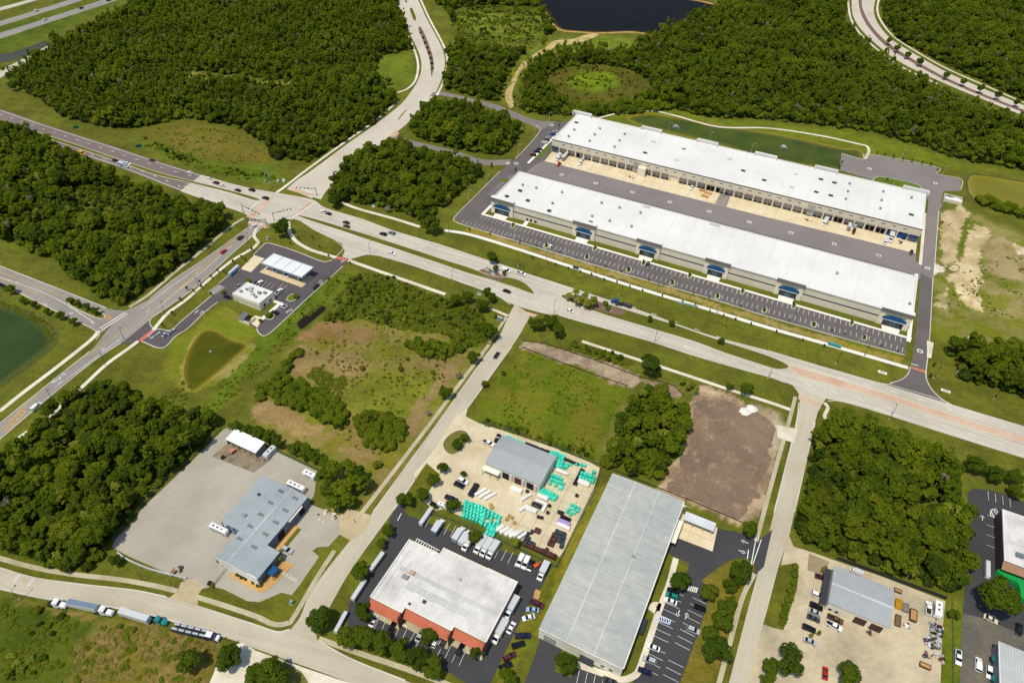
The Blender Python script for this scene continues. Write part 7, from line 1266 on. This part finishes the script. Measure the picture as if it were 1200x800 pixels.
# right yard containers and junk
def skip(px, L, W, Hh, col, label, rot=R9, fill=None, group='open containers in the stained yard'):
    P = G(*px, Hh/2); o = thing('open_container', label, 'container', (P.x, P.y, .1), A0+rot, group); m = mat('skip_'+col, PAINT[col], .8, .15, 1.)
    bx('floor', -L/2, L/2, -W/2, W/2, .15, .3, m, o)
    for s in (-1, 1): bx('side', -L/2, L/2, s*W/2-.06, s*W/2+.06, .3, Hh, m, o); bx('end', s*L/2-.06, s*L/2+.06, -W/2+.06, W/2-.06, .3, Hh, m, o)
    bx('load', -L/2+.1, L/2-.1, -W/2+.1, W/2-.1, .3, Hh*.75, fill or WRAP['wood'], o)
    addwheels(o, (-L*.15, L*.15), W/2, .3, .2); return o
skip((1053, 707.5), 3.6, 2., 1.6, 'yellow', 'yellow open container beside the workshop', fill=mat('skip_yellow_load', S(190, 140, 40), .8)); skip((1061, 712), 3.2, 2, 1.3, 'grey', 'grey open container next to the yellow one', fill=mat('skip_grey_load', S(140, 128, 112), .9)); skip((1070, 721), 4.6, 2.2, 1.5, 'brown', 'rusty open container with tan load'); skip((1052, 727), 4.4, 1.8, 1., 'brown', 'low rusty flat trailer with scrap', fill=mat('scrap', S(120, 96, 76), .9, .3, 3.)); skip((1084, 780), 3.4, 1.6, 1.2, 'brown', 'brown open container near the fence', rot=0); skip((1052, 692), 2.6, 1.4, 1., 'brown', 'small timber bin behind the workshop', rot=0)
def junk(px, n, rad, label, cols):
    P = G(*px); o = thing('scrap_heap', label, 'scrap', (P.x, P.y, .1), 0, None); rs = random.Random(n)
    for i in range(n):
        a = rs.uniform(0, 6.28); r = rad*rs.random()**.6; s = rs.uniform(.25, .75); q = MB().box(-s, s, -s*.6, s*.6, -.1, rs.uniform(.2, .9)).obj('scrap_piece', mat('junk_'+cols[i % len(cols)], PAINT[cols[i % len(cols)]], .8, .15, 2.), o); q.location = (r*math.cos(a), r*math.sin(a), .1); q.rotation_euler = (rs.uniform(-.4, .4), rs.uniform(-.4, .4), rs.uniform(0, 3))
junk((1097, 738), 34, 2.6, 'heap of white and red scrap parts near the fence', ['silver', 'grey', 'dark grey', 'maroon', 'grey', 'black', 'white']); junk((1092, 752), 44, 3., 'wide heap of grey scrap metal', ['grey', 'silver', 'dark grey', 'pale grey', 'brown']); junk((1084, 768), 10, 1.4, 'small pile of dark scrap', ['dark grey', 'red', 'grey']); junk((1099, 770), 16, 2.2, 'pale scrap strewn by the grass', ['pale grey', 'tan', 'silver', 'maroon']); junk((1062, 732), 6, 1.2, 'few bars lying by the rusty container', ['dark grey', 'white'])
junk((1018, 741), 9, 1., 'dark machine parts before the workshop doors', ['maroon', 'dark grey', 'grey']); junk((1108, 262+0), 12, 3., 'construction debris on the graded land', ['red', 'teal', 'white', 'grey']); junk((208, 668), 14, 2.2, 'old wheels and parts beside the low grey wall', ['dark grey', 'brown', 'tan']); junk((385, 602), 20, 4.5, 'timber and pipe offcuts by the repair shop apron', ['tan', 'white', 'brown', 'cream']); junk((597, 522), 5, .8, 'few dark crates by the storage building', ['black', 'dark grey']); junk((968, 262), 10, 2, 'wooden pallets scattered at the docks', ['tan', 'brown']); junk((948, 258), 12, 2.4, 'dark crates scattered at the docks', ['dark grey', 'tan', 'white']); junk((740, 208), 12, 2.4, 'pallets and bins below the cream dock shelter', ['tan', 'dark grey', 'white', 'orange']); junk((716, 193), 6, 1.2, 'brown bins on the dock apron', ['brown', 'tan']); junk((1055, 284), 8, 1.8, 'bins and a red stack near the last dock', ['tan', 'white', 'brown', 'dark grey'])
for p, col, l in (((787, 197+30), 'tan', 'tan timber stacks on the dock apron'),): pass
for p in ((824, 223), (830, 226), (826, 229.5)): bundle(p, 'wood', 5, 1.6, 1.2, 'long timber stack on the dock apron', 'timber stacks on the dock apron')
for p in ((630, 694), (629, 699)): bundle(p, 'wood', 2.2, 2., 1.2, 'yellow pallet stack on the grass strip', 'yellow pallet stacks')
mz = thing('orange_machine', 'orange site machine parked by the fence', 'machine', (G(628, 664).x, G(628, 664).y, .1), A0+R(62)); bx('engine_cover', -.9, .9, -.7, .7, .5, 1.4, pm('orange'), mz); bx('boom', .7, 2.4, -.2, .2, .9, 1.2, pm('orange'), mz); addwheels(mz, (-.6, .6), .7, .35, .25)
mx = thing('mixer_trailer', 'pink drum mixer on a grey drawbar in the repair yard', 'mixer', (G(273, 530.5).x, G(273, 530.5).y, .1), A0-R(110)); MB().cyl((-1.2, 0, 1.3), (.9, 0, 1.5), .6, 1.05, 14).obj('drum', paint('salmon_paint', S(226, 150, 124), .5), mx); bx('drawbar', .9, 5, -.12, .12, .5, .75, pm('grey'), mx); bx('engine', 3.6, 5.2, -.6, .6, .4, 1.2, M_CHASSIS, mx); addwheels(mx, (-.2,), .8, .4, .25)
# ------------------------------------------------------------ fences, walls, poles, signs
M_MESH = mat('green_fence_mesh', S(86, 104, 84), .8, .05); M_SILT = mat('black_silt_cloth', S(62, 54, 48), .9, .1); M_POLE = mat('dark_pole', S(62, 58, 54), .6, .05); M_POLEL = mat('pale_pole', S(206, 202, 192), .5, .05); M_SIGNG = paint('road_sign_green', S(0, 104, 84), .4)
def fence(pts, label, h=1.8, m=None, mesh_t=.03, sp=3.0, group=None, wires=True, post_m=None):
    P = gp(pts); o = thing('fence', label, 'fence', (P[0].x, P[0].y, 0), 0, group); m = m or M_MESH; Q = [p-P[0] for p in P]
    pm_ = MB().cyl((0, 0, 0), (0, 0, h+.1), .05, n=6).mesh('post', post_m or M_POLE); k = 0
    for a, b in zip(Q[:-1], Q[1:]):
        L = (b-a).length; d = (b-a)/L; n = max(1, round(L/sp))
        for i in range(n):
            link('post', pm_, o).location = a+d*L*i/n; k += 1
        ang = math.atan2(d.y, d.x)
        if wires:      # rails and thin wires rather than a sheet
            mb = MB(); 
            for z in (h, h*.5, .1): mb.box(0, L, -.03, .03, z-.03, z+.03)
            nn = max(2, int(L/.45))
            for i in range(nn): mb.cyl((L*i/nn, 0, .1), (min(L, L*i/nn+h*.9), 0, h), .012, n=3, cap=False); mb.cyl((min(L, L*i/nn+h*.9), 0, .1), (L*i/nn, 0, h), .012, n=3, cap=False)
            q = mb.obj('wire_mesh', m, o); q['kind'] = 'stuff'
        else: q = MB().box(0, L, -mesh_t/2, mesh_t/2, 0, h).obj('cloth_panel', m, o)
        q.location = a; q.rotation_euler = (0, 0, ang)
    link('post', pm_, o).location = Q[-1]; return o
fence([(507, 603), (530, 610), (585, 633), (652, 665)], 'wire fence between the asphalt lot and the storage yard'); fence([(704, 548), (696, 573), (664, 640), (652, 665)], 'wire fence along the outer side of the storage yard'); fence([(562, 495), (600, 506), (650, 524), (704, 546)], 'wire fence behind the storage yard loads')
fence([(612, 407), (640, 418), (690, 437), (735, 452)], 'black silt fence below the graded strip', .6, M_SILT, wires=False); fence([(612, 399), (640, 403), (700, 423), (750, 442), (772, 447), (790, 452), (802, 464)], 'black silt fence above the graded strip', .6, M_SILT, wires=False); fence([(719, 551), (803, 584), (830, 595), (872, 613)], 'black silt fence below the mud plot', .6, M_SILT, wires=False)
fence([(980, 655), (1030, 673), (1108, 702)], 'dark screen fence behind the grey workshop', 2., mat('dark_screen', S(48, 50, 48), .9), wires=False); fence([(1115, 708), (1116, 740), (1116, 800)], 'wire fence along the grass strip by the worn lot', 1.6)
fence([(260, 502), (222, 541), (195, 563), (166, 594), (150, 614), (133, 634)], 'wire fence between the wood and the gravel yard', 1.8); fence([(268, 500), (300, 517), (330, 531), (372, 551)], 'wire fence behind the white-roofed shed', 1.6); fence([(268, 664), (249, 688)], 'grey metal gate across the repair yard drive', 1.6, mat('gate_grey', S(150, 152, 152), .5, .05))
lw = tag(link('low_wall', strip_mesh(cr(gp([(138, 648), (150, 656), (170, 665), (190, 671), (219, 678)]), 5), .5, 0, .9, mat('low_wall_concrete', S(192, 194, 190), .8), 'low_wall')), 'low pale grey wall along the gravel yard edge', 'wall')
def pole(px, h, label, group, arm=None, m=None, lamp=True):
    P = G(*px); o = thing('light_pole', label, 'light pole', (P.x, P.y, 0), 0, group); m = m or M_POLE; MB().cyl((0, 0, 0), (0, 0, h), .13, .08, 8).obj('shaft', m, o); MB().cyl((0, 0, 0), (0, 0, .5), .3, .3, 8).obj('base', M_KERB, o)
    if lamp:
        d = arm or AV; d = d.normalized(); MB().cyl((0, 0, h-.1), tuple(d*1.6+Vector((0, 0, h))), .05, n=6).obj('arm', m, o); q = bx('lamp_head', -.4, .4, -.18, .18, -.08, .08, m, o); q.location = d*1.7+Vector((0, 0, h)); q.rotation_euler = (0, 0, math.atan2(d.y, d.x))
    return o
for p in ((434, 298), (530, 331), (649, 367.5), (767, 401), (1042, 491), (900, 443)): pole(p, 8.5, 'dark street lamp on the south verge of the main road', 'lamps on the south verge', AV)
for p in ((526, 272), (640, 310), (697, 326), (728, 349), (770, 344), (839, 368), (849, 385), (980, 426), (1012, 418), (1165, 467), (1094, 443), (607, 312)): pole(p, 8.5, 'dark street lamp on the north verge of the main road', 'lamps on the north verge', -AV)
for p in ((194, 369), (233, 336.5), (292, 288), (147, 400), (125, 430), (64, 472)): pole(p, 9.5, 'dark utility pole along the west road', 'poles along the west road', AU)
for p in ((662, 299.5), (724, 316.5), (786, 331.5), (859, 354.5), (1006, 400), (928, 371), (602, 283)): pole(p, 7.5, 'pale lamp post on the kerb of the long car park', 'lamp posts of the long car park', AV, M_POLEL)
for p in ((604.5, 133), (643.5, 142), (626.5, 159), (607.5, 180), (570.5, 216), (1104.5, 205), (1046.5, 217.5), (1056, 186), (783, 154), (831, 166), (880, 178.5), (549, 234)): pole(p, 7.5, 'pale lamp post beside the warehouse service roads', 'lamp posts of the service roads', AU, M_POLEL)
pole((266.5, 763), 7, 'dark pole beside the car hauler', None); pole((168.5, 681), 7, 'dark pole on the lawn by the low grey wall', None); pole((203, 687), 5, 'short dark pole near the yard apron', None); pole((23, 702), 7, 'dark pole on the verge behind the white tractor', None)
# traffic signals
def signal(base, tip, h, label):
    P = G(*base); T = G(*tip, h); d = Vector((T.x-P.x, T.y-P.y, 0)); L = d.length; o = thing('traffic_signal', label, 'traffic signal', (P.x, P.y, 0), math.atan2(d.y, d.x), 'signals of the junction')
    MB().cyl((0, 0, 0), (0, 0, h+1.2), .22, .14, 10).obj('mast', M_POLE, o); MB().cyl((0, 0, h-.4), (L, 0, h), .13, .07, 8).obj('arm', M_POLE, o)
    for i in range(4):
        x = L*(.4+.19*i); s = bx('signal_head', x-.2, x+.2, -.22, .22, h-1.05, h+.15, M_FRAME, o)
        for k, c in enumerate(((150, 20, 16), (150, 110, 10), (10, 110, 40))): bx('lens', x-.26, x-.2, -.1, .1, h-.15-.35*k, h+.05-.35*k, paint('lens_%d' % k, S(*c), .4), s)
    bx('street_name_sign', L*.18, L*.34, -.03, .03, h-.6, h-.15, M_SIGNG, o)
signal((285.5, 249.5), (304, 250), 5.8, 'traffic signal mast beside the west wood corner'); signal((313.5, 267), (290, 257), 5.8, 'traffic signal mast on the station path corner'); signal((321.5, 259), (341, 244), 5.8, 'traffic signal mast behind the dark corner oak'); signal((371.5, 230), (347, 219), 5.8, 'traffic signal mast by the avenue mouth')
lt = thing('steel_mast', 'pale steel lattice mast near the junction', 'mast', (G(317, 217).x, G(317, 217).y, 0)); M_LAT = mat('pale_blue_steel', S(130, 160, 164), .5, .05)
for a in range(3): MB().cyl((.8*math.cos(a*2.09), .8*math.sin(a*2.09), 0), (.25*math.cos(a*2.09), .25*math.sin(a*2.09), 13), .07, n=6).obj('leg', M_LAT, lt)
for k in range(9): bx('brace', -.6+.04*k, .6-.04*k, -.04, .04, 1.2+1.35*k, 1.28+1.35*k, M_LAT, lt)
for p, w, l in (((311, 214), 1.6, 'grey signal cabinet near the lattice mast'), ((333, 213), 1.8, 'white utility cabinet by the avenue path'), ((326, 213.5), 1.4, 'pale utility cabinet beside the white one'), ((314, 280.5), 1.6, 'grey cabinet at the top of the station lot'), ((342, 706.5), 1.2, 'green utility box on the street corner lawn')):
    c = G(*p); o = thing('utility_cabinet', l, 'cabinet', (c.x, c.y, 0), A0); bx('cabinet', -w/2, w/2, -.6, .6, .1, 1.6, mat('cabinet_'+l.split()[0], {'grey': S(150, 156, 156), 'white': S(226, 228, 226), 'pale': S(190, 196, 196), 'green': S(120, 150, 130)}[l.split()[0]], .6), o); bx('plinth', -w/2-.1, w/2+.1, -.7, .7, 0, .1, M_KERB, o)
def roadsign(px, w, h, z, rz, label, m=None, group=None):
    c = G(*px); o = thing('road_sign', label, 'sign', (c.x, c.y, 0), rz, group)
    for s in (-1, 1): MB().cyl((s*w*.32, 0, 0), (s*w*.32, 0, z+h*.8), .06, n=6).obj('post', M_POLEL, o)
    bx('panel', -w/2, w/2, -.09, -.05, z, z+h, m or M_SIGNG, o); bx('border', -w/2+.1, w/2-.1, -.095, -.092, z+.1, z+.16, M_WTRIM, o); return o
roadsign((91, 154), 3.6, 2.4, 2, A0+R(55), 'green road sign on the wooded side of the brown carriageway'); roadsign((164.5, 176), 3.6, 2.4, 2, A0+R(55), 'green road sign beside the marshy clearing')
for p, l in (((438, 243), 'small teal sign beside the north path'), ((714, 364), 'small teal sign in the median mulch bed'), ((571, 317), 'teal topped sign on a cream base in the median'), ((578, 322), 'teal topped sign on a cream base beside the median trees'), ((562, 346), 'teal topped sign beside the street corner oaks')):
    c = G(*p); o = thing('monument_sign', l, 'sign', (c.x, c.y, .2), A0); bx('base', -1.2, 1.2, -.35, .35, 0, 1.1, M_TILT2, o); bx('panel', -1., 1., -.2, .2, 1.1, 2.0, paint('teal_sign', S(60, 160, 160), .4), o)
o = thing('monument_sign', 'grey stone monument at the mouth of the street', 'sign', (G(586, 375.5).x, G(586, 375.5).y, 0), A0); bx('plinth', -1.8, 1.8, -.7, .7, 0, .7, mat('monument_stone', S(120, 130, 142), .7), o); bx('panel', -1.4, 1.4, -.35, .35, .7, 2.2, mat('monument_stone', S(120, 130, 142), .7), o); bx('cap', -1.5, 1.5, -.45, .45, 2.2, 2.4, M_VENTL, o)
A, rz = frame_at((790, 354.5), (817.5, 361.5)); L = (G(817.5, 361.5)-G(790, 354.5)).length
o = thing('banner_frame', 'long pale green banner on the grass below the white path', 'banner', (A.x, A.y, 0), rz); bx('banner', 0, L, -.05, .05, .5, 1.8, mat('pale_green_banner', S(178, 206, 190), .6), o)
for k in range(5): bx('post', L*k/4-.06, L*k/4+.06, .06, .16, 0, 2., M_POLEL, o)
o = thing('shelter_sign', 'teal sign panel standing on the white path', 'sign', (G(977, 406.5).x, G(977, 406.5).y, 0), A0); bx('panel', -3.2, 3.2, -.4, .4, .6, 2.2, paint('teal_sign', S(60, 160, 160), .4), o); bx('foot', -3, 3, -.3, .3, 0, .6, M_TILT2, o)
o = thing('leasing_sign', 'blue sign board beside the white path', 'sign', (G(674.5, 316).x, G(674.5, 316).y, 0), A0); bx('board', -1.8, 1.8, -.06, .06, .8, 2.6, paint('navy_board', S(40, 84, 120), .4), o); bx('post', -1.6, -1.45, .06, .2, 0, 2.6, M_POLEL, o); bx('post', 1.45, 1.6, .06, .2, 0, 2.6, M_POLEL, o)
pt = thing('portable_toilet', 'red portable toilet in the long car park', 'toilet', (G(645, 291).x, G(645, 291).y, .05), A0); bx('cabin', -.6, .6, -.6, .6, 0, 2.2, paint('red_plastic', S(190, 52, 40), .5), pt); bx('roof', -.65, .65, -.65, .65, 2.2, 2.4, M_WTRIM, pt); bx('door', -.4, .4, -.64, -.6, .1, 2., M_WTRIM, pt)
def fountain(px, s, label):
    P = G(*px); o = thing('fountain', label, 'fountain', (P.x, P.y, .03), 0); MB().cyl((0, 0, 0), (0, 0, .3), .5, .4, 10).obj('float', M_CHASSIS, o); pts = []; nr = []
    for i in range(420):
        a = rnd.uniform(0, 6.28); t = rnd.random(); r = 2.6*s*t*rnd.uniform(.7, 1.1); z = .3+s*2.6*(4*t*(1-t)*.6+.25*(1-t)); pts.append((r*math.cos(a), r*math.sin(a), max(.05, z))); nr.append((rnd.gauss(0, 1), rnd.gauss(0, 1), 1.5))
    nr = np.array(nr); nr /= np.linalg.norm(nr, axis=1)[:, None]; q = link('spray', quads('spray', np.array(pts), nr, .13*s, mat('spray_white', S(225, 232, 232), .3, .02)), o); q['kind'] = 'stuff'
fountain((791.5, 150.5), 1.1, 'white fountain spray in the green detention pond'); fountain((917.5, 174.5), 1.1, 'white fountain spray in the pond near the rear lot'); fountain((247, 413), .35, 'small fountain in the olive station pond')
for p in ((873, 482), (881, 478.5)):
    P = G(*p); n = 14; v = [(0, 0, 1.6)]+[(2.6*math.cos(6.283*i/n)*(1+.2*math.sin(3*i)), 2.6*math.sin(6.283*i/n), 0) for i in range(n)]; s = tag(link('sand_pile', me_('sand_pile', v, [(0, 1+i, 1+(i+1) % n) for i in range(n)], mat('white_sand', S(240, 236, 224), .95, .05))), 'white sand pile at the corner of the mud plot', 'sand pile', 'white sand piles'); s.location = (P.x, P.y, 0)
for q in ([(910, 498), (935, 503), (930, 519), (911, 513)], [(1086, 397+2), (1094, 402), (1091, 420), (1086, 419)]): poly('concrete_pad', q, M_WALK, z=.245)
for a in ((1034, 436.5), (1108, 458)): 
    c = G(*a); o = thing('drain_slab', 'white kerbed drain slab in the roadside grass', 'drain', (c.x, c.y, 0), A0, 'white drain slabs'); bx('slab', -2.1, 2.1, -.8, .8, 0, .25, M_WHITEC, o); bx('grate', -1.2, 1.2, -.35, .35, .25, .28, M_VENT, o)
e = thing('pipe_end', 'white concrete pipe headwall by the east clump', 'headwall', (G(1124, 434).x, G(1124, 434).y, 0), A0+R(80)); bx('wall', -5, 5, -.5, .5, 0, .7, M_WHITEC, e); bx('apron', -5, -3, -2, -.5, 0, .3, M_WHITEC, e)
# retention ring and debris on the graded land
strip('silt_sock', [(1104, 311), (1110, 314), (1116, 310.5), (1122, 311), (1124, 315), (1119, 319), (1112, 317), (1105, 315)], .3, M_SILT, .25)
for p in ((1143, 398), (1137, 397), (1150, 399)): 
    c = G(*p); o = tag(bx('concrete_block', -1.3, 1.3, -.7, .7, 0, .7, M_WHITEC), 'white concrete block left on the graded grass', 'block', 'white blocks on the grass'); o.location = (c.x, c.y, 0); o.rotation_euler = (0, 0, rnd.uniform(0, 3))
